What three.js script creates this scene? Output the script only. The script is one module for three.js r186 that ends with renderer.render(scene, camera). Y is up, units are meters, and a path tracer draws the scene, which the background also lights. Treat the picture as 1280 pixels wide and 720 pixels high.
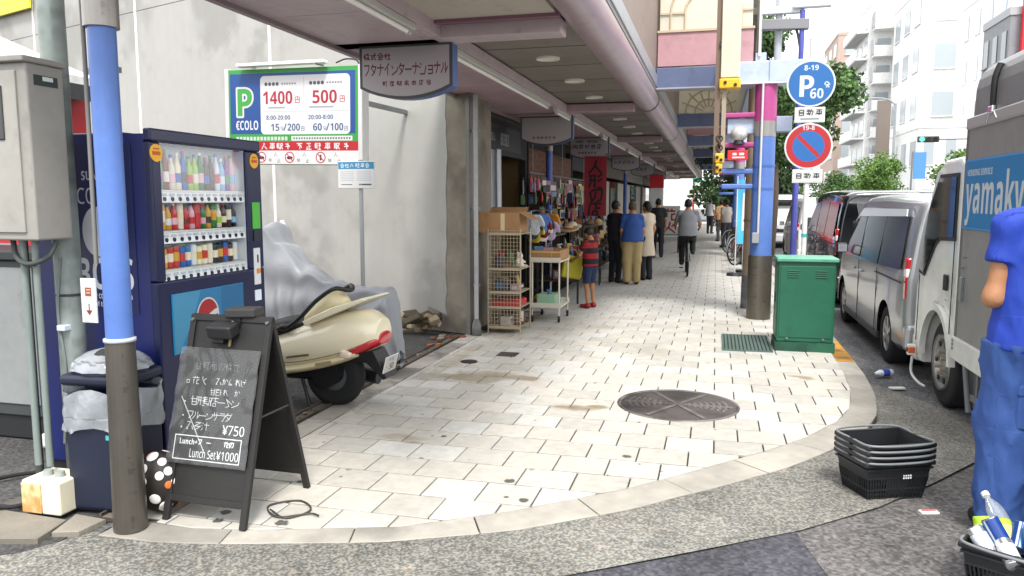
import * as THREE from 'three';
import { mergeGeometries } from 'three/addons/utils/BufferGeometryUtils.js';
import { RoundedBoxGeometry } from 'three/addons/geometries/RoundedBoxGeometry.js';
import { Brush, Evaluator, SUBTRACTION } from 'three-bvh-csg';

const scene = new THREE.Scene();
const D = Math.PI / 180, V = (x, y, z) => new THREE.Vector3(x, y, z);
// ---- camera: standing at the street corner, eye height 1.6 m, the arcade runs along -Z
const camera = new THREE.PerspectiveCamera(41.112, 1024 / 576, 0.1, 900);
camera.position.set(0, 1.6, 0);
camera.rotation.order = 'YXZ';
camera.rotation.set(-6.537 * D, 14.783 * D, 0);
// ---- sky: bright even overcast
const SKY = .82;
{
  const w = 256, h = 128, a = new Float32Array(w * h * 4);
  for (let j = 0; j < h; j++) for (let i = 0; i < w; i++) {
    const el = (j + .5) / h * 180 - 90, t = i / w * Math.PI * 2;
    const c = 1 + .05 * Math.sin(3 * t + el * .05) + .03 * Math.sin(7 * t + 1 + el * .11);
    const L = el < 0 ? .35 : SKY * c;
    a.set([L * .985, L, L * 1.02, 1], (j * w + i) * 4);
  }
  const t = new THREE.DataTexture(a, w, h, THREE.RGBAFormat, THREE.FloatType);
  t.mapping = THREE.EquirectangularReflectionMapping; t.magFilter = THREE.LinearFilter; t.needsUpdate = true;
  scene.background = t; scene.environment = t;
}
// ---- sun behind thin cloud, high over the open crossing
const sun = new THREE.DirectionalLight(new THREE.Color(1, .97, .92), 1.5);
sun.position.set(9, 40, 16); sun.target.position.set(0, 0, -8); scene.add(sun, sun.target);
sun.castShadow = true; sun.shadow.radius = 26; sun.shadow.mapSize.set(2048, 2048);
Object.assign(sun.shadow.camera, { left: -35, right: 35, top: 35, bottom: -35, near: 1, far: 140 });
const renderer = new THREE.WebGLRenderer({ antialias: true });
renderer.toneMapping = THREE.LinearToneMapping; renderer.toneMappingExposure = 3.2;
renderer.shadowMap.enabled = true;

// ---- random, names, things
function mulberry(a) { return () => { a = (a + 0x6d2b79f5) | 0; let t = Math.imul(a ^ (a >>> 15), 1 | a); t = (t + Math.imul(t ^ (t >>> 7), 61 | t)) ^ t; return ((t ^ (t >>> 14)) >>> 0) / 4294967296; }; }
const R = mulberry(11), rr = (a, b) => a + (b - a) * R();
const used = new Map();
function numbered(n) { const k = used.get(n) || 0; used.set(n, k + 1); return k ? n + '_' + String(k).padStart(3, '0') : n; }
function tag(o, label, category, group) { o.userData = { label, category }; if (group) o.userData.group = group; return o; }
function thing(name, label, category, p = [0, 0, 0], turn = 0, group) {
  const o = new THREE.Group(); o.name = numbered(name); o.position.set(...p); o.rotation.y = turn; scene.add(o);
  return tag(o, label, category, group);
}
function copy(src, p, turn = 0, label) {
  const r = src.clone(); r.name = numbered(src.name.replace(/_\d\d\d$/, '')); r.position.set(...p); r.rotation.y = turn;
  r.userData = { ...src.userData }; if (label) r.userData.label = label; scene.add(r); return r;
}
// ---- geometry helpers
function tf(g, p = [0, 0, 0], r) { if (r) { g.rotateX(r[0] || 0); g.rotateY(r[1] || 0); g.rotateZ(r[2] || 0); } g.translate(...p); return g; }
const B = (w, h, d, x = 0, y = 0, z = 0, r) => tf(new THREE.BoxGeometry(w, h, d), [x, y, z], r);
const RB = (w, h, d, q, x = 0, y = 0, z = 0, r, s = 2) => tf(new RoundedBoxGeometry(w, h, d, s, q), [x, y, z], r);
const CY = (r1, r2, h, x = 0, y = 0, z = 0, r, s = 18) => tf(new THREE.CylinderGeometry(r1, r2, h, s), [x, y, z], r);
const SP = (q, x = 0, y = 0, z = 0, sx = 1, sy = 1, sz = 1, s = 14) => { const g = new THREE.SphereGeometry(q, s, Math.max(6, s * .7 | 0)); g.scale(sx, sy, sz); g.translate(x, y, z); return g; };
const TO = (q, t, x = 0, y = 0, z = 0, r, a = 10, b = 28) => tf(new THREE.TorusGeometry(q, t, a, b), [x, y, z], r);
const TU = (pts, q, n = 24, m = 8, closed = false) => new THREE.TubeGeometry(new THREE.CatmullRomCurve3(pts.map((p) => V(...p)), closed, 'centripetal'), n, q, m, closed);
const ST = (a, b, q, m = 8) => { const A = V(...a), Bv = V(...b), d = Bv.clone().sub(A), g = new THREE.CylinderGeometry(q, q, d.length(), m); g.applyQuaternion(new THREE.Quaternion().setFromUnitVectors(V(0, 1, 0), d.clone().normalize())); const c = A.add(Bv).multiplyScalar(.5); g.translate(c.x, c.y, c.z); return g; };
function shp(pts) { const s = new THREE.Shape(); pts.forEach(([x, y], i) => (i ? s.lineTo(x, y) : s.moveTo(x, y))); s.closePath(); return s; }
// 2D outline (x, y) pulled along z by depth, centred; bevel rounds the rim
function PR(pts, depth, bev = 0, p = [0, 0, 0], r) {
  const g = new THREE.ExtrudeGeometry(Array.isArray(pts) ? shp(pts) : pts, { depth: depth - 2 * bev, bevelEnabled: bev > 0, bevelThickness: bev, bevelSize: bev, bevelOffset: -bev, bevelSegments: 2, curveSegments: 16 });
  g.translate(0, 0, -depth / 2 + bev); return tf(g, p, r);
}
const LA = (pts, s = 24, p = [0, 0, 0], r) => tf(new THREE.LatheGeometry(pts.map((q) => new THREE.Vector2(q[0], q[1])), s), p, r);
function metreUV(g) {
  const p = g.attributes.position, n = g.attributes.normal, u = new Float32Array(p.count * 2);
  for (let i = 0; i < p.count; i++) {
    const ax = Math.abs(n.getX(i)), ay = Math.abs(n.getY(i)), az = Math.abs(n.getZ(i)), x = p.getX(i), y = p.getY(i), z = p.getZ(i);
    if (ay >= ax && ay >= az) { u[2 * i] = x; u[2 * i + 1] = -z; } else if (ax >= az) { u[2 * i] = -z; u[2 * i + 1] = y; } else { u[2 * i] = x; u[2 * i + 1] = y; }
  }
  g.setAttribute('uv', new THREE.BufferAttribute(u, 2)); return g;
}
function join(gs) {
  if (!Array.isArray(gs)) gs = [gs];
  const l = gs.map((g) => { const q = g.index ? g.toNonIndexed() : g; for (const k of Object.keys(q.attributes)) if (!['position', 'normal', 'uv'].includes(k)) q.deleteAttribute(k); if (!q.attributes.uv) metreUV(q); q.morphAttributes = {}; return q; });
  return l.length > 1 ? mergeGeometries(l) : l[0];
}
function mesh(name, gs, m, parent, keepUV) {
  let g = gs; if (!keepUV) { g = join(gs); metreUV(g); }
  const o = new THREE.Mesh(g, m); o.name = parent ? name : numbered(name); o.castShadow = o.receiveShadow = true; (parent || scene).add(o); return o;
}
function struct(name, gs, m, keepUV) { const o = mesh(name, gs, m, null, keepUV); o.userData.kind = 'structure'; return o; }
// ---- noise and textures
function vnoise(seed, per) { const q = mulberry(seed), t = Array.from({ length: per * per }, q); const s = (x) => x * x * (3 - 2 * x); return (x, y) => { const X = Math.floor(x), Y = Math.floor(y), fx = s(x - X), fy = s(y - Y), m = (i, j) => t[((j % per + per) % per) * per + ((i % per + per) % per)]; return (m(X, Y) * (1 - fx) + m(X + 1, Y) * fx) * (1 - fy) + (m(X, Y + 1) * (1 - fx) + m(X + 1, Y + 1) * fx) * fy; }; }
function fbm(seed, base, oct) { const l = []; for (let i = 0; i < oct; i++) l.push(vnoise(seed + i, base << i)); return (u, v) => { let s = 0, a = .5, w = 0; l.forEach((f, i) => { s += a * f(u * (base << i), v * (base << i)); w += a; a *= .55; }); return s / w; }; }
function dtex(n, fn, size, srgb = true) {
  const a = new Uint8Array(n * n * 4);
  for (let j = 0; j < n; j++) for (let i = 0; i < n; i++) { const c = fn(i / n, j / n, i, j); const k = (j * n + i) * 4; for (let q = 0; q < 3; q++) a[k + q] = Math.max(0, Math.min(255, (c.length ? c[q] : c) * 255)); a[k + 3] = 255; }
  const t = new THREE.DataTexture(a, n, n); t.wrapS = t.wrapT = THREE.RepeatWrapping; t.magFilter = THREE.LinearFilter; t.minFilter = THREE.LinearMipmapLinearFilter; t.generateMipmaps = true; if (srgb) t.colorSpace = THREE.SRGBColorSpace; t.repeat.set(1 / size, 1 / size); t.needsUpdate = true; return t;
}
const f1 = fbm(1, 4, 5), f2 = fbm(21, 8, 4), f3 = fbm(41, 3, 4), f4 = fbm(61, 32, 3);
const mix = (a, b, t) => a + (b - a) * t, clamp = (x, a = 0, b = 1) => Math.min(b, Math.max(a, x)), sst = (a, b, x) => { const t = clamp((x - a) / (b - a)); return t * t * (3 - 2 * t); };
const grime = dtex(512, (u, v) => { const n = .9 + .1 * f1(u, v) - .1 * sst(.56, .72, f2(u, v)) * f3(u, v) - .05 * f4(u, v); return n; }, 1.3);
const dirty = dtex(512, (u, v) => { const d = sst(.45, .75, f1(u, v)) * .5 + sst(.5, .7, f2(v, u)) * .25; const n = 1 - d * .6 - .1 * f4(u, v); return [n, n * .99, n * .97]; }, 1.7);
const bumpFine = dtex(256, (u, v) => f4(u, v) * .6 + f2(u, v) * .4, .35, false);
const foldTex = dtex(256, (u, v) => f1(u, v * .5) * .7 + f2(u, v) * .3, .5, false);
const pebC = vnoise(303, 150); const asphaltTex = dtex(1024, (u, v, i, j) => { const n = f4(u * 4 % 1, v * 4 % 1), s = R(); let c = .35 + .2 * (pebC(u * 150, v * 150) - .5) + .1 * (n - .5) + .2 * (f1(u, v) - .5) + (s > .95 ? .25 * R() : 0) - (s < .1 ? .07 : 0); return [c, c, c * 1.02]; }, 2.2);
const pebA = vnoise(301, 190), pebB = vnoise(302, 120); const aggTex = dtex(1024, (u, v) => { const n = pebA(u * 190, v * 190), m = pebB(u * 120, v * 120), d = f1(u, v), s = R(); let c = .42 + .15 * (sst(.25, .8, n) - .5) + .1 * (m - .5) + .22 * (d - .5) + (s > .9 ? .1 * R() : 0) - (s < .12 ? .1 * R() : 0); const br = sst(.55, .85, m); return [c * (1.01 + .02 * br), c * (1 - .02 * br), c * (.95 - .05 * br)]; }, 1.7);
const concreteTex = dtex(512, (u, v) => { const c = .8 + .16 * (f1(u, v) - .5) + .14 * (f2(u, v) - .5) + .08 * (f4(u, v) - .5) - .12 * sst(.58, .75, f3(u, v)); return [c, c * .985, c * .955]; }, 1.8);
const woodTex = dtex(512, (u, v) => { const g = f1(u * .25, v), c = .72 + .28 * Math.sin((g * 9 + v * 20) * 3) * .4 + .1 * f4(u, v); return c; }, .9);
const brushTex = dtex(256, (u, v) => .9 + .018 * vstripe(u) + .1 * (f1(u, v) - .5) - .1 * sst(.58, .7, f2(u, v)), .4);
function vstripe(u) { return Math.sin(u * 310) * .5 + Math.sin(u * 127 + 1) * .5; }
function M(col, rough = .7, o = {}) {
  const { g, bump, phys, ...rest } = o, m = phys ? new THREE.MeshPhysicalMaterial() : new THREE.MeshStandardMaterial();
  m.color.set(col); m.roughness = rough; m.side = THREE.DoubleSide;
  if (g) m.map = g === 1 ? grime : g;
  if (bump) { m.bumpMap = bumpFine; m.bumpScale = bump; }
  Object.assign(m, rest); return m;
}
// ---- canvas print
function canvas(w, h, fn, o = {}) {
  const c = document.createElement('canvas'); c.width = w; c.height = h; const x = c.getContext('2d'); fn(x, w, h);
  const t = new THREE.CanvasTexture(c); t.colorSpace = THREE.SRGBColorSpace; t.anisotropy = 4;
  const m = new THREE.MeshStandardMaterial({ map: t, roughness: o.rough ?? .5 }); m.color.setRGB(.55, .55, .55); m.side = THREE.DoubleSide; return m;
}
// printed sheet w x h facing +z, uv 0..1
const sheet = (w, h, p, r) => tf(new THREE.PlaneGeometry(w, h), p, r);
const GL = { 'フ': '11817539', 'タ': '4014|22826629|3467', 'ナ': '0393|505539', 'イ': '7015|5359', 'ン': '1234|198693', 'ー': '0595', 'シ': '1132|0424|197993', 'ョ': '238389|2686|2989', 'ル': '313509|616894', '株': '0343|2029|2306|2447|5292|4696|7079|6749|7699|6042', '式': '0393|1555|3538|0858|60657899|7081', '会': '5004|5095|2474|1696|462989|6889', '社': '2131|034305|2429|3546|5494|7179|4999', '円': '111989|1181|8189|5155|1585', '人': '504409|4499', '形': '0151|0454|112409|4149|9062|9365|9969', 'の': '5247292813416191958869', '自': '5041|2129|218189|2989|2484|2686', '動': '0151|3038|0343|0646|0353|0353|0757|5293|9379|7049', '車': '1191|5059|2383|2686|2326|8386|0797', '花': '0292|3033|6063|3415|2529|646999|9465', '火': '504409|4599|1325|8264', '分': '4014|5095|256549|6589', '町': '011737|0141|4147|0444|2127|5191|717969', '商': '4050|0292|1419|148489|3346|6353|3748|6838|3767', '店': '5060|1191|1109|5155|5484|3838|363969|3666|6669', '街': '2004|2329|4171|5155|3474|4676|5559|3979|7292|8489', '駅': '0107|0141|2107|0343|0545|075749|6191|6169|6494|9194|7499', '前': '3041|6051|0292|1419|144449|1646|6458|748979', '島': '4031|1181|1116|8183|1383|1686|8689|2747|1949', '村': '0343|2029|2306|2446|5393|807969|5566', '和': '4010|0353|3039|3306|3456|6269|629299|6999', '有': '0292|4006|2549|3489|3437|8489|3686|3838', '丁': '0191|515939', '目': '1119|118189|1989|1484|1686', '空': '5051|1393|1314|9394|3416|6487|1797|4769', '車2': '1191|5059', 'か': '13535648|3029|7194', 'ら': '3142|232858786846', 'あ': '2282|404749|27437499', 'げ': '1129|3383|6366|5949|7081', 'レ': '216829|2196', 'サ': '0393|3035|606549', 'ラ': '2181|139369|5969', 'ダ': '4014|22826629|3467|8091', 'み': '115119|1739|7599', 'そ': '2181158529', '汁': '1122|0414|0926|3393|6069', '甘': '0393|2029|7079|2979|2676', '酢': '0151|1209|0252|0959|0555|6182|7279|7595', '和2': '4010', '唐': '5061|1191|1109|3374|3888|4059', '揚': '1014|0242|2029|5191|6464', 'も': '404979|1353|1656', 'と': '3034|82457989', '不': '0191|5124|5159|6387', '正': '1181|5159|2529|5585|0999', '駐': '0107|0141|0343|0545|0747|5192|5494|7079|4999', '取': '0151|1117|4149|1343|1545|0757|5191|9149|5399', '中': '2262|1185|1585|5059' , '入': '3151|5109|5599', '禁': '2025|0242|6065|5292|2484|0696|5659', '止': '5059|5484|2329|0999' };
function glyph(x, ch, px, py, s, lw) {
  const g = GL[ch]; if (!g) { return; }
  x.lineWidth = lw || s * .1; x.lineCap = 'butt'; x.lineJoin = 'miter';
  for (const st of g.split('|')) { x.beginPath(); for (let i = 0; i + 1 < st.length; i += 2) { const X = px + (+st[i] + .5) / 10 * s, Y = py + (+st[i + 1] + .5) / 10 * s; i ? x.lineTo(X, Y) : x.moveTo(X, Y); } x.stroke(); }
}
function jtext(x, str, px, py, s, pitch = s * 1.05, lw, vert) { [...str].forEach((c, i) => (GL[c] ? glyph(x, c, vert ? px : px + i * pitch, vert ? py + i * pitch : py, s, lw) : (c !== ' ' && (x.font = 'bold ' + s + 'px sans-serif', x.fillText(c, px + i * pitch, py + s * .9))))); }

function jt(x, str, px, py, w, h, pitch, lw) { [...str].forEach((c, i) => { x.save(); x.translate(px + i * pitch, py); x.scale(w / h, 1); glyph(x, c, 0, 0, h, lw); x.restore(); }); }
// ---- shared materials
const MT = {
  steel: M('#8d9093', .42, { metalness: .75, g: brushTex }), galv: M('#8b9092', .5, { metalness: .55, g: 1 }), chrome: M('#d5d7da', .15, { metalness: 1 }),
  black: M('#141416', .55), rubber: M('#17181a', .85, { bump: .001 }), white: M('#e2e2df', .55, { g: 1 }), cream: M('#d8cfb4', .55, { g: 1 }),
  blue: M('#587bc2', .45, { g: 1 }), concrete: M('#ffffff', .9, { g: concreteTex, bump: .002 }), darkmetal: M('#34363a', .5, { metalness: .4 }),
  glass: M('#26302f', .06, { metalness: 0 }), pink: M('#c9a9b4', .55, { g: 1 }), mauve: M('#7d5566', .6), wood: M('#7d5531', .6, { g: woodTex }),
  card: M('#a98057', .85, { g: 1 }), skin: M('#a0714f', .6), hair: M('#15110f', .6),
};
// ---- surfaces from distance fields (bodies, cloth, upholstery)
function sdfGeo(f, mn, mx, cell) {
  const n = [0, 1, 2].map((i) => Math.ceil((mx[i] - mn[i]) / cell) + 1), [nx, ny, nz] = n, F = new Float32Array(nx * ny * nz);
  for (let k = 0; k < nz; k++) for (let j = 0; j < ny; j++) for (let i = 0; i < nx; i++) F[(k * ny + j) * nx + i] = f(mn[0] + i * cell, mn[1] + j * cell, mn[2] + k * cell);
  const id = new Int32Array(nx * ny * nz).fill(-1), pos = [], idx = [], at = (i, j, k) => (k * ny + j) * nx + i;
  const CO = [[0, 0, 0], [1, 0, 0], [0, 1, 0], [1, 1, 0], [0, 0, 1], [1, 0, 1], [0, 1, 1], [1, 1, 1]], ED = [[0, 1], [2, 3], [4, 5], [6, 7], [0, 2], [1, 3], [4, 6], [5, 7], [0, 4], [1, 5], [2, 6], [3, 7]];
  for (let k = 0; k < nz - 1; k++) for (let j = 0; j < ny - 1; j++) for (let i = 0; i < nx - 1; i++) {
    const v = CO.map((c) => F[at(i + c[0], j + c[1], k + c[2])]); let m = 0; for (const q of v) if (q < 0) m++; if (!m || m === 8) continue;
    let s = [0, 0, 0], c = 0;
    for (const [a, b] of ED) if ((v[a] < 0) !== (v[b] < 0)) { const t = v[a] / (v[a] - v[b]); for (let q = 0; q < 3; q++) s[q] += CO[a][q] + (CO[b][q] - CO[a][q]) * t; c++; }
    id[at(i, j, k)] = pos.length / 3; pos.push(mn[0] + (i + s[0] / c) * cell, mn[1] + (j + s[1] / c) * cell, mn[2] + (k + s[2] / c) * cell);
  }
  const quad = (a, b, c, d, flip) => { if (a < 0 || b < 0 || c < 0 || d < 0) return; flip ? idx.push(a, c, b, a, d, c) : idx.push(a, b, c, a, c, d); };
  for (let k = 1; k < nz - 1; k++) for (let j = 1; j < ny - 1; j++) for (let i = 1; i < nx - 1; i++) {
    const s = F[at(i, j, k)] < 0;
    if (s !== F[at(i + 1, j, k)] < 0) quad(id[at(i, j - 1, k - 1)], id[at(i, j, k - 1)], id[at(i, j, k)], id[at(i, j - 1, k)], !s);
    if (s !== F[at(i, j + 1, k)] < 0) quad(id[at(i - 1, j, k - 1)], id[at(i - 1, j, k)], id[at(i, j, k)], id[at(i, j, k - 1)], !s);
    if (s !== F[at(i, j, k + 1)] < 0) quad(id[at(i - 1, j - 1, k)], id[at(i, j - 1, k)], id[at(i, j, k)], id[at(i - 1, j, k)], !s);
  }
  const g = new THREE.BufferGeometry(); g.setAttribute('position', new THREE.Float32BufferAttribute(pos, 3)); g.setIndex(idx); g.computeVertexNormals(); g.setAttribute('uv', new THREE.Float32BufferAttribute(new Float32Array(pos.length / 3 * 2), 2)); return g;
}
const smin = (a, b, k) => { const h = Math.max(k - Math.abs(a - b), 0) / k; return Math.min(a, b) - h * h * k * .25; };
function cap(a, b, r1, r2, sx = 1, sz = 1) { // tapered capsule, optionally flattened
  const ax = a[0], ay = a[1], az = a[2], bx = b[0] - ax, by = b[1] - ay, bz = b[2] - az, L = bx * bx + by * by + bz * bz || 1e-9;
  return (x, y, z) => { const px = x - ax, py = y - ay, pz = z - az, t = clamp((px * bx + py * by + pz * bz) / L), dx = (px - bx * t) / sx, dy = py - by * t, dz = (pz - bz * t) / sz; return Math.sqrt(dx * dx + dy * dy + dz * dz) - (r1 + (r2 - r1) * t); };
}
const ell = (c, r) => (x, y, z) => { const a = (x - c[0]) / r[0], b = (y - c[1]) / r[1], d = (z - c[2]) / r[2], q = Math.sqrt(a * a + b * b + d * d); return (q - 1) * Math.min(r[0], r[1], r[2]); };
const uni = (fs, k) => (x, y, z) => { let d = 1e9; for (const f of fs) d = smin(d, f(x, y, z), k); return d; };
const ripple = (x, y, z, a) => a * (Math.sin(x * 31 + Math.sin(y * 13 + 1) * 2.2 + z * 17) * .5 + Math.sin(y * 41 + Math.sin(x * 19 + z * 9) * 2.5) * .5);
const h3 = (i, j, k) => { let h = Math.imul(i, 374761393) ^ Math.imul(j, 668265263) ^ Math.imul(k, 1274126177); h = Math.imul(h ^ (h >>> 13), 1274126177); return ((h ^ (h >>> 16)) >>> 0) / 4294967296; };
const n3 = (x, y, z) => { const i = Math.floor(x), j = Math.floor(y), k = Math.floor(z), s = (t) => t * t * (3 - 2 * t), fx = s(x - i), fy = s(y - j), fz = s(z - k), l = (a, b) => a + (b - a) * fx; return mix(mix(l(h3(i, j, k), h3(i + 1, j, k)), l(h3(i, j + 1, k), h3(i + 1, j + 1, k)), fy), mix(l(h3(i, j, k + 1), h3(i + 1, j, k + 1)), l(h3(i, j + 1, k + 1), h3(i + 1, j + 1, k + 1)), fy), fz); };
const crease = (x, y, z, a) => { const w = n3(x * 6, y * 4, z * 6), r = (v) => { const q = 1 - Math.abs(2 * v - 1); return q * q; }; return -a * (1.0 * (r(n3(x * 13 + y * 2.5 + w, y * 3.2, z * 13)) - .4) + .5 * (r(n3(x * 24 - y * 6 + 30, y * 7, z * 24 + w)) - .4) + .45 * (r(n3(x * 5 + 3, y * 16 + x * 8 + w * 2, z * 5)) - .4) * sst(.75, .1, y)); };
// hand: palm at the origin, fingers along -y, thumb to +x, palm faces +z; about 18 cm long
const handField = (() => {
  const l = [cap([0, -.02, 0], [0, -.075, 0], .026, .03, 1.25, .55)], L = [.062, .075, .07, .055], X = [.027, .009, -.009, -.026];
  X.forEach((x, i) => { const c = .35 + i * .06, y0 = -.088, a = [x, y0, 0], b = [x * 1.06, y0 - L[i] * .45, .012], e = [x * 1.08, y0 - L[i] * .8, .012 + L[i] * c]; l.push(cap(a, b, .0095, .0088), cap(b, e, .0088, .0075)); });
  l.push(cap([.022, -.03, .004], [.048, -.062, .018], .013, .011), cap([.048, -.062, .018], [.05, -.092, .03], .011, .0085));
  return uni(l, .009);
})();
const handGeo = sdfGeo(handField, [-.06, -.19, -.04], [.075, .02, .09], .006);
// head: origin at the base of the skull, faces +z, 0.235 m tall
const headGeo = (() => {
  const f = uni([ell([0, .125, -.012], [.076, .1, .095]), ell([0, .055, .03], [.054, .07, .06]), cap([0, .105, .085], [0, .07, .105], .01, .014), ell([.078, .085, -.005], [.014, .032, .02]), ell([-.078, .085, -.005], [.014, .032, .02]), cap([-.022, .036, .083], [.022, .036, .083], .009, .009), cap([-.04, .128, .072], [.04, .128, .072], .012, .012)], .022);
  const cut = (x, y, z) => Math.max(f(x, y, z), -ell([.032, .108, .092], [.018, .012, .014])(x, y, z), -ell([-.032, .108, .092], [.018, .012, .014])(x, y, z));
  return sdfGeo(cut, [-.11, -.03, -.13], [.11, .24, .14], .0085);
})();
const eyeGeo = join([SP(.0115, .032, .107, .074), SP(.0115, -.032, .107, .074)]);
const hairGeo = (len) => sdfGeo((x, y, z) => { const o = smin(ell([0, .13, -.018], [.087, .108, .102])(x, y, z), len > 0 ? cap([0, .1, -.06], [0, .1 - len, -.055], .08, .05, 1, .7)(x, y, z) : 1, .03) + ripple(x * 3, y * 3, z * 3, .003); return Math.max(o, .0 + (z * .9 - (y - .145) * .85 - .05), .05 - len * 3 - y); }, [-.12, -.35, -.16], [.12, .26, .14], .012);
const hairShort = hairGeo(.0), hairLong = hairGeo(.14);
// person standing at the origin, facing +z, joints in metres for a 1.70 m figure; pose overrides joints
const POSE = { pelvis: [0, .95, 0], chest: [0, 1.27, 0], neck: [0, 1.46, -.01], head: [0, 1.49, .005], shL: [.172, 1.375, 0], elL: [.22, 1.12, -.02], wrL: [.22, .87, .05], shR: [-.172, 1.375, 0], elR: [-.22, 1.12, -.02], wrR: [-.22, .87, .05], hipL: [.09, .92, 0], knL: [.1, .5, .02], anL: [.1, .085, -.02], hipR: [-.09, .92, 0], knR: [-.1, .5, .02], anR: [-.1, .085, -.02] };
function person(label, p, turn, o = {}) {
  const J = { ...POSE, ...(o.pose || {}) }, t = thing('person', label, 'person', p, turn, o.group), s = (o.height || 1.7) / 1.7, w = o.wide || 1, c = o.cell || .02; t.scale.setScalar(s);
  const arm = (S, e = 0, frac = 1) => { const sh = J['sh' + S], el = J['el' + S], wr = J['wr' + S], out = []; if (frac >= .99) out.push(cap(sh, el, .046 + e, .037 + e), cap(el, wr, .037 + e, .027 + e)); else { const m = [0, 1, 2].map((i) => mix(sh[i], el[i], Math.min(1, frac * 2))); { const d = V(m[0] - sh[0], m[1] - sh[1], m[2] - sh[2]).normalize(), c = cap(sh, [m[0] + d.x * .05, m[1] + d.y * .05, m[2] + d.z * .05], .052 + e, .06 + e); out.push((x, y, z) => Math.max(c(x, y, z), (x - m[0]) * d.x + (y - m[1]) * d.y + (z - m[2]) * d.z)); }; if (frac > .5) { const m2 = [0, 1, 2].map((i) => mix(el[i], wr[i], (frac - .5) * 2)); out.push(cap(el, m2, .052 + e, .046 + e)); } } return out; };
  const leg = (S, e = 0) => [cap(J['hip' + S], J['kn' + S], .082 * w + e, .055 + e), cap(J['kn' + S], J['an' + S], .055 + e, .04 + e)];
  const torso = (e) => [cap(J.pelvis, [J.pelvis[0], J.pelvis[1] + .1, J.pelvis[2]], .115 * w + e, .11 * w + e, 1.3, .95), cap([J.pelvis[0], J.pelvis[1] + .08, J.pelvis[2]], J.chest, .108 * w + e, .118 * w + e, 1.3, .95), cap(J.shL, [J.neck[0], J.neck[1] - .04, J.neck[2]], .052 + e, .062 + e), cap(J.shR, [J.neck[0], J.neck[1] - .04, J.neck[2]], .052 + e, .062 + e), cap(J.chest, J.neck, .115 * w + e, .06 + e, 1.15, .9)];
  const all = uni([...torso(-.006), ...arm('L'), ...arm('R'), ...leg('L', -.006), ...leg('R', -.006), cap(J.neck, [J.head[0], J.head[1] + .06, J.head[2]], .055, .05)], .045);
  const ks = Object.values(J), mn = [0, 1, 2].map((i) => Math.min(...ks.map((q) => q[i])) - .2), mx = [0, 1, 2].map((i) => Math.max(...ks.map((q) => q[i])) + .2);
  const parts = [sdfGeo(all, mn, mx, c)];
  const hq = new THREE.Matrix4().makeRotationFromEuler(new THREE.Euler(o.nod || 0, o.look || 0, 0)).setPosition(...J.head);
  const hg = headGeo.clone().applyMatrix4(hq); parts.push(hg);
  for (const S of ['L', 'R']) { const e = V(...J['el' + S]), wv = V(...J['wr' + S]), d = wv.clone().sub(e).normalize(), q = new THREE.Quaternion().setFromUnitVectors(V(0, -1, 0), d), h = handGeo.clone(); if (S === 'R') h.scale(-1, 1, 1); h.rotateY(S === 'L' ? -1.3 : 1.3); h.applyQuaternion(q); h.translate(wv.x, wv.y, wv.z); if (S === 'R') { const ix = h.index.array; for (let i = 0; i < ix.length; i += 3) { const a = ix[i]; ix[i] = ix[i + 1]; ix[i + 1] = a; } h.computeVertexNormals(); } parts.push(h); }
  const body = mesh('body', parts, o.skin || MT.skin, t);
  const eg = eyeGeo.clone().applyMatrix4(hq); mesh('eyes', eg, MT.black, body);
  if (o.hair !== null) mesh('hair', (o.hair === 'long' ? hairLong : hairShort).clone().applyMatrix4(hq), o.hairMat || MT.hair, t);
  const fold = o.fold ?? .004, sl = o.sleeve ?? .38, hem = J.pelvis[1] + (o.hem ?? -.06);
  const sf = uni([...torso(.016), cap(J.pelvis, [J.pelvis[0], J.pelvis[1] - .09, J.pelvis[2] + .01], .128 * w, .128 * w, 1.22, .98), ...arm('L', .006, sl), ...arm('R', .006, sl)].concat(!o.dress ? [cap([J.chest[0], J.chest[1] - .05, J.chest[2]], [J.pelvis[0], J.pelvis[1] - .12, J.pelvis[2]], .13 * w, .162 * w + (o.loose || 0) * .5, 1.28, .98)] : []).concat(o.dress ? [cap([J.pelvis[0], J.pelvis[1], J.pelvis[2]], [J.pelvis[0], J.pelvis[1] - o.dress, J.pelvis[2]], .13, .19, 1.2, 1)] : []), .04);
  person.shirtAt = (x, y, z) => sf(x, y, z) + ripple(x, y, z, fold * .25) + crease(x, y, z, o.shirtFold ?? fold);
  mesh(o.dress ? 'dress' : 'shirt', sdfGeo((x, y, z) => Math.max(sf(x, y, z) + ripple(x, y, z, fold * .25) + crease(x, y, z, o.shirtFold ?? fold), (o.dress ? J.pelvis[1] - o.dress : hem) - y + .006 * Math.sin(x * 30), y - J.neck[1] - .005), mn, mx, c), o.shirt, t);
  if (o.trousers) { const tfn = uni([...leg('L', .02 + (o.loose || 0)), ...leg('R', .02 + (o.loose || 0)), cap(J.pelvis, [J.pelvis[0], J.pelvis[1] + .06, J.pelvis[2]], .115 * w + .008, .112 * w + .008, 1.3, .95)], .05), tl = o.short ? Math.min(J.knL[1], J.knR[1]) + .04 : -9; mesh(o.short ? 'shorts' : 'trousers', sdfGeo((x, y, z) => Math.max(tfn(x, y, z) + ripple(x + 3, y * .8, z, fold * .4) + crease(x + 3, y * .9, z, fold * 1.7), y - (o.dress ? J.pelvis[1] + .1 : hem + .03), tl - y, (o.short ? -9 : Math.min(J.anL[1], J.anR[1]) - .045) - y), mn, mx, c), o.trousers, t); }
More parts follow.
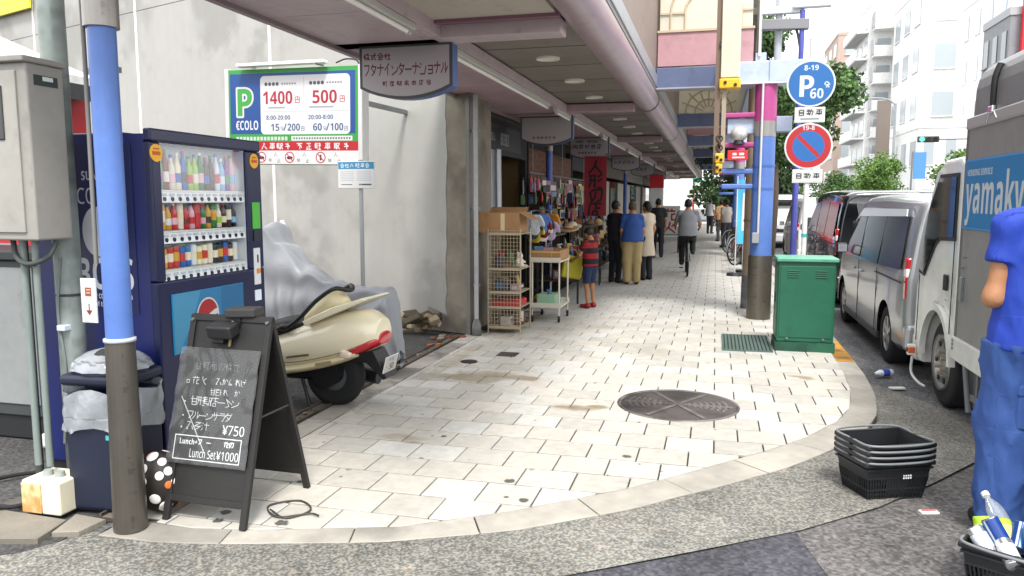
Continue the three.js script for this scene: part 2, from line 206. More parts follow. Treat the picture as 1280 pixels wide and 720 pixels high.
  for (const S of ['L', 'R']) { const a = J['an' + S], f = J['toe' + S] || [a[0] + (S === 'L' ? .02 : -.02), a[1] - .045, a[2] + .15]; const sf2 = uni([cap([a[0], a[1] - .035, a[2] - .025], f, .048, .04, 1, 1), cap(a, [a[0], a[1] - .03, a[2]], .045, .05)], .03); mesh('shoe', sdfGeo((x, y, z) => Math.max(sf2(x, y, z), a[1] - .085 - y), [a[0] - .15, a[1] - .2, a[2] - .25], [a[0] + .15, a[1] + .12, a[2] + .35], Math.max(.01, c * .6)), o.shoes || MT.black, t); }
  return t;
}
// ================= ground, road, sidewalk =================
const roadH = (x, z) => mix(-.022, -.12, sst(-5.0, -7.0, z) * sst(-1, 1.2, x));
function gridSheet(xs, zs, hf, uvScale) {
  const p = [], n = [], idx = []; zs.forEach((z) => xs.forEach((x) => { p.push(x, hf(x, z), z); }));
  const w = xs.length; for (let j = 0; j < zs.length - 1; j++) for (let i = 0; i < w - 1; i++) { const a = j * w + i; idx.push(a, a + 1, a + w, a + 1, a + w + 1, a + w); }
  const g = new THREE.BufferGeometry(); g.setAttribute('position', new THREE.Float32BufferAttribute(p, 3)); g.setIndex(idx); g.computeVertexNormals();
  const nn = g.attributes.normal; if (nn.getY(0) < 0) { idx.reverse(); g.setIndex(idx); g.computeVertexNormals(); } return g;
}
const lin = (a, b, n) => Array.from({ length: n + 1 }, (_, i) => a + (b - a) * i / n);
struct('ground', gridSheet([-500, 500], [60, -500], () => -.3), M('#77766f', .95, { g: concreteTex }));
struct('road', gridSheet([-30, -8, ...lin(-6, 4, 40), 6, 9, 14], [...lin(12, 1, 4), ...lin(.5, -14, 58), -20, -40, -80, -200], roadH), M('#ffffff', .92, { g: asphaltTex, bump: .004 }));
// darker relaid patch and lighter worn asphalt
const patchGeo = (pts, lift, hf = roadH) => { const g = new THREE.ShapeGeometry(shp(pts.map(([x, z]) => [x, -z]))); g.rotateX(-Math.PI / 2); const gg = subdiv(g, .35), a = gg.attributes.position; for (let i = 0; i < a.count; i++) a.setY(i, hf(a.getX(i), a.getZ(i)) + lift); gg.computeVertexNormals(); return gg; };
function subdiv(g, max) { let ng = g.toNonIndexed(), P = Array.from(ng.attributes.position.array); for (let it = 0; it < 7; it++) { const out = []; let again = false; for (let i = 0; i < P.length; i += 9) { const v = [0, 1, 2].map((k) => [P[i + 3 * k], P[i + 3 * k + 1], P[i + 3 * k + 2]]), L = [0, 1, 2].map((k) => Math.hypot(...[0, 1, 2].map((q) => v[k][q] - v[(k + 1) % 3][q]))), m = L.indexOf(Math.max(...L)); if (L[m] > max) { again = true; const a = v[m], b = v[(m + 1) % 3], c = v[(m + 2) % 3], h = [0, 1, 2].map((q) => (a[q] + b[q]) / 2); out.push(...a, ...h, ...c, ...h, ...b, ...c); } else out.push(...v[0], ...v[1], ...v[2]); } P = out; if (!again) break; } const r = new THREE.BufferGeometry(); r.setAttribute('position', new THREE.Float32BufferAttribute(P, 3)); r.computeVertexNormals(); return r; }
struct('worn_asphalt', patchGeo([[.42, -3.86], [.88, -4.25], [1.27, -4.73], [1.56, -5.1], [2.2, -5.5], [4, -5.5], [4, -1], [.9, -1], [.62, -2.9]], .004), M('#fff8f0', .92, { g: asphaltTex, bump: .005 }));
struct('asphalt_patch', patchGeo([[-.62, -3.08], [-.11, -3.43], [.42, -3.84], [.5, -3.45], [.6, -2.9], [.75, -1.4], [-2.2, -1.4], [-2.1, -2.6]], .008), M('#b9b8c4', .9, { g: asphaltTex, bump: .006 }));
const kin = [[-2.86, -3.12], [-2.45, -3.1], [-2.1, -3.17], [-1.46, -3.38], [-.98, -3.70], [-.45, -4.15], [-.02, -4.62], [.37, -5.06], [.65, -5.43], [.9, -5.88], [1.05, -6.3], [1.15, -6.9], [1.2, -7.6], [1.22, -8.5], [1.24, -60]];
const koutW = [[-2.9, -2.84], [-2.5, -2.86], [-2.12, -2.95], [-1.51, -3.12], [-.89, -3.39], [-.40, -3.75], [.07, -4.2], [.53, -4.68], [.86, -5.15], [1.12, -5.6], [1.3, -6.15], [1.4, -6.8], [1.45, -7.6], [1.46, -8.5], [1.48, -60]];
const kout = koutW.map((p, i) => [mix(p[0], kin[i][0], .28), mix(p[1], kin[i][1], .28)]);
struct('gutter_band', patchGeo([...kout.slice(0, 12).map(([x, z]) => [x, z - .03]), [1.44, -7.6], [1.5, -7.6], [1.9, -6.8], [1.9, -5.6], [1.53, -5.09], [1.27, -4.74], [.88, -4.26], [.45, -3.85], [-.11, -3.44], [-.6, -3.09], [-1.2, -2.75], [-1.9, -2.5], [-3.4, -2.2], [-3.4, -2.5], [-3.05, -2.66]], .013), M('#ffffff', .95, { g: aggTex, bump: .006 }));
// bed under the paving stones
const sw = struct('sidewalk', PR([...kin.map(([x, z]) => [x, -z]), [-3.02, 60], [-3.02, 3.0]], .25, 0, [0, -.137, 0], [-Math.PI / 2, 0, 0]), M('#4a463f', .95, { g: concreteTex }));
// paving colour: one big sheet in metres with the stains seen on it, and a plain one farther on
const stains = [[-2.05, -6.55, .42, .22, .42], [-1.72, -6.6, .3, .12, .5], [-1.0, -5.75, .24, .1, .5], [-.86, -5.8, .14, .06, .55], [-2.0, -4.7, .2, .07, .28], [-1.9, -4.62, .1, .04, .4], [.78, -7.3, .14, .05, .45], [.82, -7.25, .09, .06, .5], [-2.3, -8.6, .5, .2, .2], [-1.2, -9.6, .3, .2, .14], [.2, -10.2, .16, .05, .3], [-.6, -8.2, .2, .3, .1], [-2.5, -7.2, .12, 1.2, .18], [.35, -11, .3, .1, .35]];
const gums = []; { const q = mulberry(5); for (let i = 0; i < 150; i++) gums.push([-2.8 + q() * 3.9, -3.3 - q() * 8.5, .006 + q() * q() * .024, .3 + .5 * q(), q() * 3]); [[-1.1, -4.1, .035], [-.95, -3.85, .03], [-.5, -4.7, .03], [-1.75, -4.8, .025], [-2.05, -3.25, .04], [-2.4, -3.3, .03], [-2.38, -3.2, .03]].forEach(([a, b, c]) => gums.push([a, b, c, .75, 0])); }
const PX0 = -3, PZ0 = -3, PW = 4.6, PH = 9.2, TN = 1536;
const paveTex = (() => {
  const n = TN, a = new Uint8Array(n * n * 4), s1 = fbm(81, 6, 5), s2 = fbm(91, 48, 3);
  const S = new Float32Array(n * n * 2);
  for (const [x, z, rx, rz, k] of stains) { const i0 = Math.max(0, ((x - rx * 1.6 - PX0) / PW * n) | 0), i1 = Math.min(n - 1, ((x + rx * 1.6 - PX0) / PW * n) | 0), j0 = Math.max(0, ((PZ0 - z - rz * 1.6) / PH * n) | 0), j1 = Math.min(n - 1, ((PZ0 - z + rz * 1.6) / PH * n) | 0); for (let j = j0; j <= j1; j++) for (let i = i0; i <= i1; i++) { const X = PX0 + i / n * PW, Z = PZ0 - j / n * PH, d = Math.hypot((X - x) / rx, (Z - z) / rz) + (s1(X * .7 % 1 + 1, Z * .7 % 1 + 9) - .5) * 1.7; const q = k * sst(1.05, .35, d) * (.55 + .6 * s1(X * 1.3 % 1 + 2, Z * .9 % 1 + 14)); S[(j * n + i) * 2] = Math.max(S[(j * n + i) * 2], q); } }
  for (const [x, z, r, k] of gums) { const ci = (x - PX0) / PW * n, cj = (PZ0 - z) / PH * n, ri = r / PW * n * 1.4, rj = r / PH * n * 1.4; for (let j = Math.max(0, (cj - rj) | 0); j <= Math.min(n - 1, cj + rj); j++) for (let i = Math.max(0, (ci - ri) | 0); i <= Math.min(n - 1, ci + ri); i++) { const d = Math.hypot((i - ci) / ri, (j - cj) / rj) * 1.4 + (s2(i / 300 % 1, j / 300 % 1) - .5) * .9; S[(j * n + i) * 2 + 1] = Math.max(S[(j * n + i) * 2 + 1], k * sst(1, .75, d)); } }
  for (let j = 0; j < n; j++) for (let i = 0; i < n; i++) { const u = i / n, v = j / n; let c = .69 + .09 * (s1(u, v * 2 % 1) - .5) + .09 * (s2(u * 2 % 1, v * 4 % 1) - .5); const st = S[(j * n + i) * 2], gm = S[(j * n + i) * 2 + 1]; let r = c, g = c * .988, b = c * .955; r *= 1 - st * .52; g *= 1 - st * .62; b *= 1 - st * .8; const q = 1 - gm * .72; const k = (j * n + i) * 4; a[k] = 255 * r * q; a[k + 1] = 255 * g * q; a[k + 2] = 255 * b * q; a[k + 3] = 255; }
  const t = new THREE.DataTexture(a, n, n); t.magFilter = THREE.LinearFilter; t.minFilter = THREE.LinearMipmapLinearFilter; t.generateMipmaps = true; t.wrapS = t.wrapT = THREE.MirroredRepeatWrapping; t.colorSpace = THREE.SRGBColorSpace; t.needsUpdate = true; return t;
})();
const paveMats = ['#ffffff', '#f6f3ee', '#fffbf6', '#eeece8'].map((c) => { const m = M(c, .78, {}); m.map = paveTex; m.bumpMap = bumpFine; m.bumpScale = .001; return m; });
function clipHalf(poly, a, b) { const out = [], sd = (p) => (b[0] - a[0]) * (p[1] - a[1]) - (b[1] - a[1]) * (p[0] - a[0]); for (let i = 0; i < poly.length; i++) { const p = poly[i], q = poly[(i + 1) % poly.length], sp = sd(p), sq = sd(q); if (sp >= 0) out.push(p); if ((sp >= 0) !== (sq >= 0)) { const t = sp / (sp - sq); out.push([p[0] + (q[0] - p[0]) * t, p[1] + (q[1] - p[1]) * t]); } } return out; }
const areaOf = (p) => { let s = 0; for (let i = 0; i < p.length; i++) { const a = p[i], b = p[(i + 1) % p.length]; s += a[0] * b[1] - a[1] * b[0]; } return s / 2; };
// flat stone: polygon in (x, z), top at y with slightly sunk rim
function stone(poly, y, th, uvWorld, tilt = [0, 0]) {
  if (areaOf(poly) < 0) poly = [...poly].reverse();
  const c = [0, 1].map((k) => poly.reduce((s, p) => s + p[k], 0) / poly.length), pos = [], uv = [];
  const hy = (p) => y + tilt[0] * (p[0] - c[0]) + tilt[1] * (p[1] - c[1]), ins = poly.map((p) => { const d = Math.hypot(p[0] - c[0], p[1] - c[1]); return [p[0] + (c[0] - p[0]) * .006 / d, p[1] + (c[1] - p[1]) * .006 / d]; });
  const put = (p, h) => { pos.push(p[0], h, p[1]); uv.push((p[0] - PX0) / PW, (PZ0 - p[1]) / PH); };
  for (let i = 1; i < poly.length - 1; i++) { put(ins[0], hy(ins[0])); put(ins[i + 1], hy(ins[i + 1])); put(ins[i], hy(ins[i])); }
  for (let i = 0; i < poly.length; i++) { const j = (i + 1) % poly.length; for (const [A, a, Bq, b, C, cc] of [[ins[i], 0, ins[j], 0, poly[j], .0025], [ins[i], 0, poly[j], .0025, poly[i], .0025]]) { put(A, hy(A) - a); put(Bq, hy(Bq) - b); put(C, hy(C) - cc); } const lo = y - th; put(poly[i], hy(poly[i]) - .0025); put(poly[j], hy(poly[j]) - .0025); put(poly[j], lo); put(poly[i], hy(poly[i]) - .0025); put(poly[j], lo); put(poly[i], lo); }
  const g = new THREE.BufferGeometry(); g.setAttribute('position', new THREE.Float32BufferAttribute(pos, 3)); g.computeVertexNormals(); g.setAttribute('uv', new THREE.Float32BufferAttribute(uv, 2)); if (!uvWorld) metreUV(g); return g;
}
const TW = .3105, TD = .2825, JX = .033, JZ = -4.908, tiles = [];
const holes = [[-.245, -6.03, .475]]; // round manhole; others sit on top of the stones
const RZ = mulberry(77);
for (let k = -8; k < 190; k++) {
  const z0 = JZ - k * TD, z1 = z0 - TD, off = (k % 2 + 2) % 2 ? TW / 2 : 0; if (z0 > -2.9) continue;
  for (let i = -12; i < 6; i++) {
    const x0 = JX + off + i * TW, x1 = x0 + TW; let p = [[x0 + .005, z0 - .0068], [x1 - .005, z0 - .0068], [x1 - .005, z1 + .0068], [x0 + .005, z1 + .0068]];
    if (x1 < -2.68 || x0 > 1.24) continue;
    p = clipHalf(p, [-2.66, 0], [-2.66, -10]);
    // keep the side of the kerb that holds the paving
    for (let q = 0; q < kin.length - 1 && p.length > 2; q++) p = clipHalf(p, kin[q + 1], kin[q]);
    if (p.length < 3 || Math.abs(areaOf(p)) < .002) continue;
    const cx = (x0 + x1) / 2, cz = (z0 + z1) / 2; let inHole = false;
    for (const [hx, hz, hr] of holes) if (p.every((v) => Math.hypot(v[0] - hx, v[1] - hz) < hr)) inHole = true; if (inHole) continue;
    tiles.push({ p, a: Math.abs(areaOf(p)) / (cx * cx + cz * cz) / Math.hypot(cx, cz), cz });
  }
}
tiles.sort((a, b) => b.a - a.a);
{ const near = [], far = [];
  tiles.forEach((t, i) => { const y = (RZ() - .5) * .003, tl = [(RZ() - .5) * .008, (RZ() - .5) * .008]; if (i < 296) mesh('paving_stone', stone(t.p, y, .014, true, tl), paveMats[(RZ() * 4) | 0], sw, true); else (t.cz > -12 ? near : far).push(stone(t.p, y, .014, true, tl)); });
  const o = mesh('paving_stones', mergeGeometries(near), paveMats[0], sw, true); o.userData.kind = 'stuff'; const o2 = mesh('distant_paving_stones', mergeGeometries(far), paveMats[0], sw, true); o2.userData.kind = 'stuff';
}
// narrow edging strip of long stones along the parking side
for (let i = 0; i < 13; i++) { const z = -3.15 - i * .45; mesh('edge_stone', stone([[-2.67, z - .004], [-2.67, z - .446], [-2.86, z - .446], [-2.86, z - .004]], -.002 + (RZ() - .5) * .004, .02, false), M(['#a5a19b', '#8f8b85', '#b3afa9'][i % 3], .92, { g: dirty, bump: .002 }), sw); }
// kerb stones
const kerb = struct('kerb', PR([...kout.map(([x, z]) => [x, -z]).reverse(), ...kin.map(([x, z]) => [x, -z])], .3, 0, [0, -.172, 0], [-Math.PI / 2, 0, 0]), M('#6b6863', .95, { g: concreteTex }));
{ const kerbMats = [M('#bdbab4', .9, { g: concreteTex, bump: .002 }), M('#aeaba6', .9, { g: concreteTex, bump: .002 }), M('#c6c3bd', .9, { g: concreteTex, bump: .002 })], orange = M('#d59a3a', .8, { g: dirty });
  const walk = (pl) => { const L = [0]; for (let i = 1; i < pl.length; i++) L.push(L[i - 1] + Math.hypot(pl[i][0] - pl[i - 1][0], pl[i][1] - pl[i - 1][1])); return (s) => { let i = 1; while (i < pl.length - 1 && L[i] < s) i++; const t = (s - L[i - 1]) / (L[i] - L[i - 1]); return [mix(pl[i - 1][0], pl[i][0], t), mix(pl[i - 1][1], pl[i][1], t)]; }; };
  const near = (pt, pl, L) => { let best = 1e9, r = pl[0]; for (let i = 0; i < pl.length - 1; i++) { const a = pl[i], b = pl[i + 1], dx = b[0] - a[0], dz = b[1] - a[1], t = clamp(((pt[0] - a[0]) * dx + (pt[1] - a[1]) * dz) / (dx * dx + dz * dz)), q = [a[0] + dx * t, a[1] + dz * t], d = Math.hypot(pt[0] - q[0], pt[1] - q[1]); if (d < best) { best = d; r = q; } } return r; };
  const wk = walk(kin); for (let i = 0; i < 40; i++) { const s0 = .02 + i * .6, s1 = s0 + .592, P = [], Q = []; for (let j = 0; j <= 4; j++) { const a = wk(mix(s0, s1, j / 4)); P.push(a); Q.push(near(a, kout)); } const z = P[2][1]; const g = stone([...P, ...Q.reverse()], -.004 + (RZ() - .5) * .003, .12, false); mesh('kerb_stone', g, z < -8.35 && z > -9.3 ? orange : kerbMats[(RZ() * 3) | 0], kerb); }
}
// parking lot beside the white wall
struct('parking_lot', gridSheet([-30, ...lin(-12, -2.98, 12)], [-.5, -2, ...lin(-2.6, -16, 12)], () => -.016), M('#b9b6b1', .92, { g: asphaltTex, bump: .004 }));
{ const t = thing('drain_channel', 'narrow steel edged drain channel full of litter between parking lot and paving', 'drain', [0, 0, 0]);
  mesh('channel_bed', B(.1, .006, 5.5, -2.93, -.006, -5.85), M('#6a635b', .95, { g: dirty }), t);
  for (const x of [-2.885, -2.99]) mesh('steel_rail', B(.014, .028, 5.5, x, -.002, -5.85), M('#6f665d', .55, { metalness: .5, g: dirty }), t);
  for (let i = 0; i < 46; i++) { const g = SP(rr(.008, .02), -2.93 + rr(-.035, .035), .002, -3.2 - rr(0, 5.3), 1, .5, 1.3, 5); mesh('debris', g, [M('#6b4a35', .9), M('#8b8376', .9), M('#3b2f28', .9)][i % 3], t); }
}
// broken slabs at the corner of the lot
{ const slabs = [[[-3.75, -2.6], [-3.05, -2.78], [-3.1, -3.0], [-3.5, -3.02], [-3.85, -2.85]], [[-3.05, -2.86], [-2.93, -2.9], [-2.92, -3.06], [-3.12, -3.08]], [[-3.62, -3.1], [-3.3, -3.06], [-3.28, -3.22], [-3.6, -3.26]]];
  slabs.forEach((p, i) => { const o = mesh('broken_slab', stone(p, .012 - i * .004, .03, false, [.01 * i, .015]), M(['#8f8a82', '#a29d94', '#77736c'][i], .95, { g: concreteTex, bump: .003 })); tag(o, ['large cracked grey concrete slab beside the rough gutter band', 'pale small slab wedged beside the blue column foot', 'dark broken slab in front of the cream junction box'][i], 'slab'); }); }
// manhole
{ const t = thing('manhole_cover', 'large round iron manhole cover with ribbed wedges set in pale paving', 'manhole', [-.245, .001, -6.03]);
  const iron = M('#5a5554', .62, { metalness: .35, g: dirty, bump: .001 }), iron2 = M('#7d7877', .55, { metalness: .35, g: dirty });
  mesh('rim', LA([[.445, -.02], [.47, -.02], [.47, .006], [.445, .006], [.445, -.02]], 48), iron2, t);
  mesh('plate', CY(.443, .443, .02, 0, -.008, 0, null, 48), iron, t);
  for (let i = 0; i < 6; i++) { const a = i * 60 * D; mesh('spoke', B(.40, .006, .035, .215 * Math.cos(a), .005, .215 * Math.sin(a), [0, -a, 0]), iron2, t); }
  mesh('hub', CY(.03, .03, .008, 0, .005, 0), iron2, t);
  for (const s of [0, Math.PI]) for (let q = 0; q < 7; q++) { const r0 = .1 + q * .047, arc = new THREE.Shape(); const n = 22, o = []; for (let i = 0; i <= n; i++) { const a = s - .42 + .84 * i / n, w = r0 + .009 * Math.sin(i * 1.45); o.push([w * Math.cos(a), w * Math.sin(a)]); } const inr = o.map(([x, y]) => { const d = Math.hypot(x, y); return [x * (d - .02) / d, y * (d - .02) / d]; }).reverse(); mesh('rib', PR([...o, ...inr], .008, 0, [0, .006, 0], [-Math.PI / 2, 0, 0]), iron2, t); }
}
{ const t = thing('drain_grate', 'green grey steel drain grate beside the green cabinet', 'grate', [.37, .002, -8.9]); const gm = M('#5d7169', .6, { metalness: .3, g: 1 });
  mesh('tray', B(.5, .004, 1.0, 0, -.001, 0), M('#27302d', .9), t); for (const s of [-1, 1]) { mesh('frame_bar', B(.5, .016, .025, 0, .004, s * .49), gm, t); mesh('frame_bar', B(.02, .016, 1.0, s * .25, .004, 0), gm, t); }
  for (let i = 0; i < 12; i++) mesh('slat', B(.026, .014, .94, -.215 + i * .039, .005, 0), gm, t); }
{ const d1 = M('#4a443e', .7, { metalness: .3, g: dirty }); let o = mesh('valve_cover', RB(.2, .012, .2, .004, -2.05, .002, -7.6), d1); tag(o, 'small square iron valve cover in the paving near the wall', 'cover');
  o = mesh('round_valve_cover', CY(.085, .085, .012, -2.33, .002, -7.15), d1); tag(o, 'small round dark valve lid in the paving near the drain channel', 'cover'); }
// ================= white building and parking lot =================
{ // wall runs from the shop corner back into the lot, 19 degrees off square
  const t = thing('white_building', 'tall white panelled building wall with grey water stains behind the parking lot', 'building', [-2.83, 0, -8.64], 0); t.rotation.y = -18.5 * D;
  const wallTex = dtex(1024, (u, v) => { const st = sst(.5, .66, f3(u, v)) * sst(.35, .6, f1(u * 2 % 1, v * 2 % 1)), dr = sst(.55, .8, vnoiseS(u)) * .5; let c = .92 - .1 * st - .02 * dr * f1(u, v) + .03 * (f4(u, v) - .5); return [c, c * .995, c * .985]; }, 4.2);
  function vnoiseS(u) { return .5 + .5 * Math.sin(u * 40 + Math.sin(u * 93) * 2); }
  const wm = M('#b0afac', .75, { g: wallTex }), cm = M('#9d978c', .92, { g: concreteTex, bump: .003 });
  const xs = [-.62, -3.4, -6.6, -9.85, -13, -16];
  mesh('core', PR([[-.62, .09], [-16, .09], [-16, .4], [-.74, .4]], 9, 0, [0, 4.5, 0], [-Math.PI / 2, 0, 0]), M('#bdbab5', .9), t);
  for (let i = 0; i < xs.length - 1; i++) for (const [y0, y1] of [[0.0, 4.6], [4.6, 9]]) mesh('wall_panel', B(xs[i] - xs[i + 1] - .012, y1 - y0 - .01, .05, (xs[i] + xs[i + 1]) / 2, (y0 + y1) / 2, -.055), wm, t);
  for (const x of xs.slice(1, -1)) mesh('joint_strip', B(.035, 9, .03, x, 4.5, -.03), M('#f2f2ee', .5), t);
  // paint ends in a ragged line, bare concrete beyond
  mesh('concrete_pillar', PR([[0, .02], [-.62, .02], [-.92, .95], [-.31, .95]], 4.2, 0, [0, 2.1, 0], [-Math.PI / 2, 0, 0]), cm, t);
  { const q = mulberry(3), l = []; for (let i = 0; i <= 40; i++) l.push([-.3 - .018 * q() - .05 * sst(24, 38, i) * q() + .01 * Math.sin(i * .7), 4.2 - i * 4.0 / 40]); mesh('paint_edge', PR([[-.64, 4.2], ...l.filter((p) => p[1] > .2), [-.45, .25], [-.64, .3]], .006, 0, [0, 0, -.017]), wm, t); }
  mesh('metal_jamb', B(.05, 3.0, .1, .03, 1.5, -.03), M('#7e7b76', .5, { metalness: .4, g: 1 }), t);
}
{ const t = thing('downpipe', 'grey drain downpipe with swollen socket at the corner of the first shop', 'pipe', [-2.71, 0, -8.62]);
  mesh('pipe', CY(.026, .026, 2.7, 0, 1.45, 0), M('#a9aaab', .5, { g: 1 }), t); mesh('socket', LA([[0, .0], [.055, 0], [.055, .13], [.028, .2], [.0, .2]], 16), M('#8d8f90', .6, { g: dirty }), t); for (const y of [.6, 1.5, 2.4]) mesh('bracket', B(.08, .03, .05, 0, y, -.02), MT.galv, t); }
{ const o = mesh('yellow_sign', RB(1.6, .5, .04, .01, -12.85, 5.3, -11.93, [0, -18.5 * D, 0]), M('#e8dc33', .5)); tag(o, 'yellow sign board high on the white building wall', 'sign'); }
// parking tariff sign
{ const W = 1.62, H = 1.02, t = thing('parking_sign', 'large blue and green parking tariff sign mounted before the white wall', 'sign', [-4.43, 1.98, -7.5]); t.rotation.set(0, -4 * D, -1.2 * D, 'YXZ');
  mesh('cabinet', RB(W, H, .12, .015, 0, H / 2, -.07), M('#8fc98f', .5, { g: 1 }), t);
  mesh('edge_frame', RB(.05, H + .02, .15, .01, W / 2 + .02, H / 2, -.07), M('#c9cac8', .4, { metalness: .4 }), t); mesh('edge_frame', RB(.05, H + .02, .15, .01, -W / 2 - .02, H / 2, -.07), M('#c9cac8', .4, { metalness: .4 }), t);
  const l = mesh('light_bar', RB(1.08, .035, .1, .01, -.08, H + .03, .06, [0, 0, .01]), M('#e9e9e6', .35), t); for (const x of [-.5, .35]) mesh('bar_arm', B(.02, .02, .14, x, H + .02, 0), MT.galv, l);
  mesh('cable', TU([[.55, H + .03, 0], [.68, H + .06, .02], [.8, H + .04, 0], [.82, H - .05, -.02]], .008), MT.black, t);
  const f = canvas(1296, 816, (x, w, h) => {
    x.fillStyle = '#3fb24f'; x.fillRect(0, 0, w, h); x.fillStyle = '#1d59a8'; x.fillRect(14, 36, w - 40, 520); x.fillStyle = '#fff'; x.beginPath(); x.roundRect(330, 60, 890, 500, 40); x.fill();
    x.font = 'bold 330px sans-serif'; x.lineWidth = 34; x.strokeStyle = '#f4f6f4'; x.lineJoin = 'round'; x.strokeText('P', 60, 400); x.fillStyle = '#49bb4e'; x.fillText('P', 60, 400);
    x.fillStyle = '#fff'; x.font = 'bold 112px sans-serif'; x.fillText('€COLO', 66, 520, 240);
    x.strokeStyle = '#c9ced3'; x.lineWidth = 4; x.beginPath(); x.moveTo(345, 365); x.lineTo(1210, 365); x.moveTo(770, 75); x.lineTo(770, 350); x.stroke();
    x.fillStyle = '#55606a'; for (const X of [390, 840]) for (let i = 0; i < 4; i++) { x.beginPath(); x.arc(X + i * 38, 130, 16, 0, 7); x.fill(); }
    x.fillStyle = '#9aa0a6'; for (const X of [545, 995]) for (let i = 0; i < 6; i++) x.fillRect(X + i * 26, 122, 18, 16);
    x.fillStyle = '#c4223d'; x.font = 'bold 150px sans-serif'; x.fillText('1400', 350, 300, 310); x.fillText('500', 850, 300, 250); x.strokeStyle = '#c4223d'; jtext(x, '円', 675, 235, 60, 60, 6); jtext(x, '円', 1115, 235, 60, 60, 6);
    x.fillStyle = '#b5bcc2'; x.fillRect(410, 325, 170, 14); x.fillRect(820, 325, 240, 14);
    x.fillStyle = '#3c5f90'; x.font = 'bold 52px sans-serif'; x.fillText('8:00-20:00', 385, 435, 280); x.fillText('20:00-8:00', 810, 435, 290);
    x.font = 'bold 84px sans-serif'; x.fillText('15', 430, 530); x.fillText('/', 560, 530); x.fillText('200', 600, 530, 130); x.fillText('60', 855, 530); x.fillText('/', 985, 530); x.fillText('100', 1025, 530, 130); x.strokeStyle = '#3c5f90'; jtext(x, '分', 525, 490, 42, 42, 4); jtext(x, '円', 735, 490, 42, 42, 4); jtext(x, '分', 950, 490, 42, 42, 4); jtext(x, '円', 1160, 490, 42, 42, 4);
    x.fillStyle = '#fff'; x.fillRect(640, 575, 600, 40); x.fillStyle = '#7b8a80'; for (let i = 0; i < 22; i++) x.fillRect(660 + i * 26, 586, 16, 18); x.fillStyle = '#e6f3e6'; for (let i = 0; i < 15; i++) x.fillRect(70 + i * 36, 580, 26, 32);
    x.fillStyle = '#d3222f'; x.fillRect(0, 620, w, 80); x.strokeStyle = '#fff'; jtext(x, '不正駐車取中', 690, 630, 62, 92, 9); jtext(x, '入車駅中', 330, 630, 62, 80, 9); jtext(x, '禁止中', 30, 630, 62, 80, 9);
    x.fillStyle = '#fff'; x.fillRect(0, 700, w, 116);
    [[90, 'a'], [330, 'b'], [620, 'c'], [930, 'd']].forEach(([X, k]) => { x.fillStyle = '#4a2b30'; k === 'd' ? x.fillRect(X - 8, 735, 16, 48) : (x.beginPath(), x.ellipse(X, 762, 30, 14, 0, 0, 7), x.fill()); x.strokeStyle = '#d0404b'; x.lineWidth = 9; x.beginPath(); x.arc(X, 758, 44, 0, 7); x.moveTo(X - 31, 727); x.lineTo(X + 31, 789); x.stroke(); x.strokeStyle = '#777'; jtext(x, '立入', X + 70, 715, 38, 60, 4); jtext(x, '禁止', X + 70, 765, 38, 90, 4); });
  });
  mesh('printed_face', sheet(W - .01, H - .01, [0, H / 2, -.004]), f, t, true);
  for (const x of [-.6, .6]) mesh('wall_bracket', B(.05, .05, 1.75, x, .7, -1.0), MT.galv, t);
}
{ const t = thing('small_notice_sign', 'small blue and white notice board on a thin grey pole in the parking lot', 'sign', [-3.5, 0, -7.15]);
  mesh('pole', CY(.022, .022, 2.0, .03, 1.0, -.02), M('#9c9fa0', .5, { metalness: .3, g: 1 }), t);
  mesh('board', RB(.4, .27, .012, .004, 0, 1.85, .012), MT.white, t);
  mesh('printed_face', sheet(.39, .26, [0, 1.85, .0195]), canvas(390, 260, (x, w, h) => { x.fillStyle = '#fbfbfa'; x.fillRect(0, 0, w, h); x.fillStyle = '#3c9fd0'; x.fillRect(0, 0, w, 72); x.strokeStyle = '#fff'; jtext(x, '会社', 20, 12, 46, 52, 6); jtext(x, '駐車会', 190, 12, 46, 52, 6); x.fillStyle = '#fff'; x.font = 'bold 46px sans-serif'; x.fillText('/\\', 130, 52); x.fillStyle = '#c9d2d8'; for (let i = 0; i < 6; i++) { x.fillRect(24, 92 + i * 18, 150, 7); x.fillRect(200, 92 + i * 18, 160, 7); } x.fillStyle = '#5a656c'; x.fillRect(250, 218, 110, 16); x.fillRect(30, 222, 120, 8); x.beginPath(); x.arc(235, 226, 10, 0, 7); x.fill(); }), t, true);
}
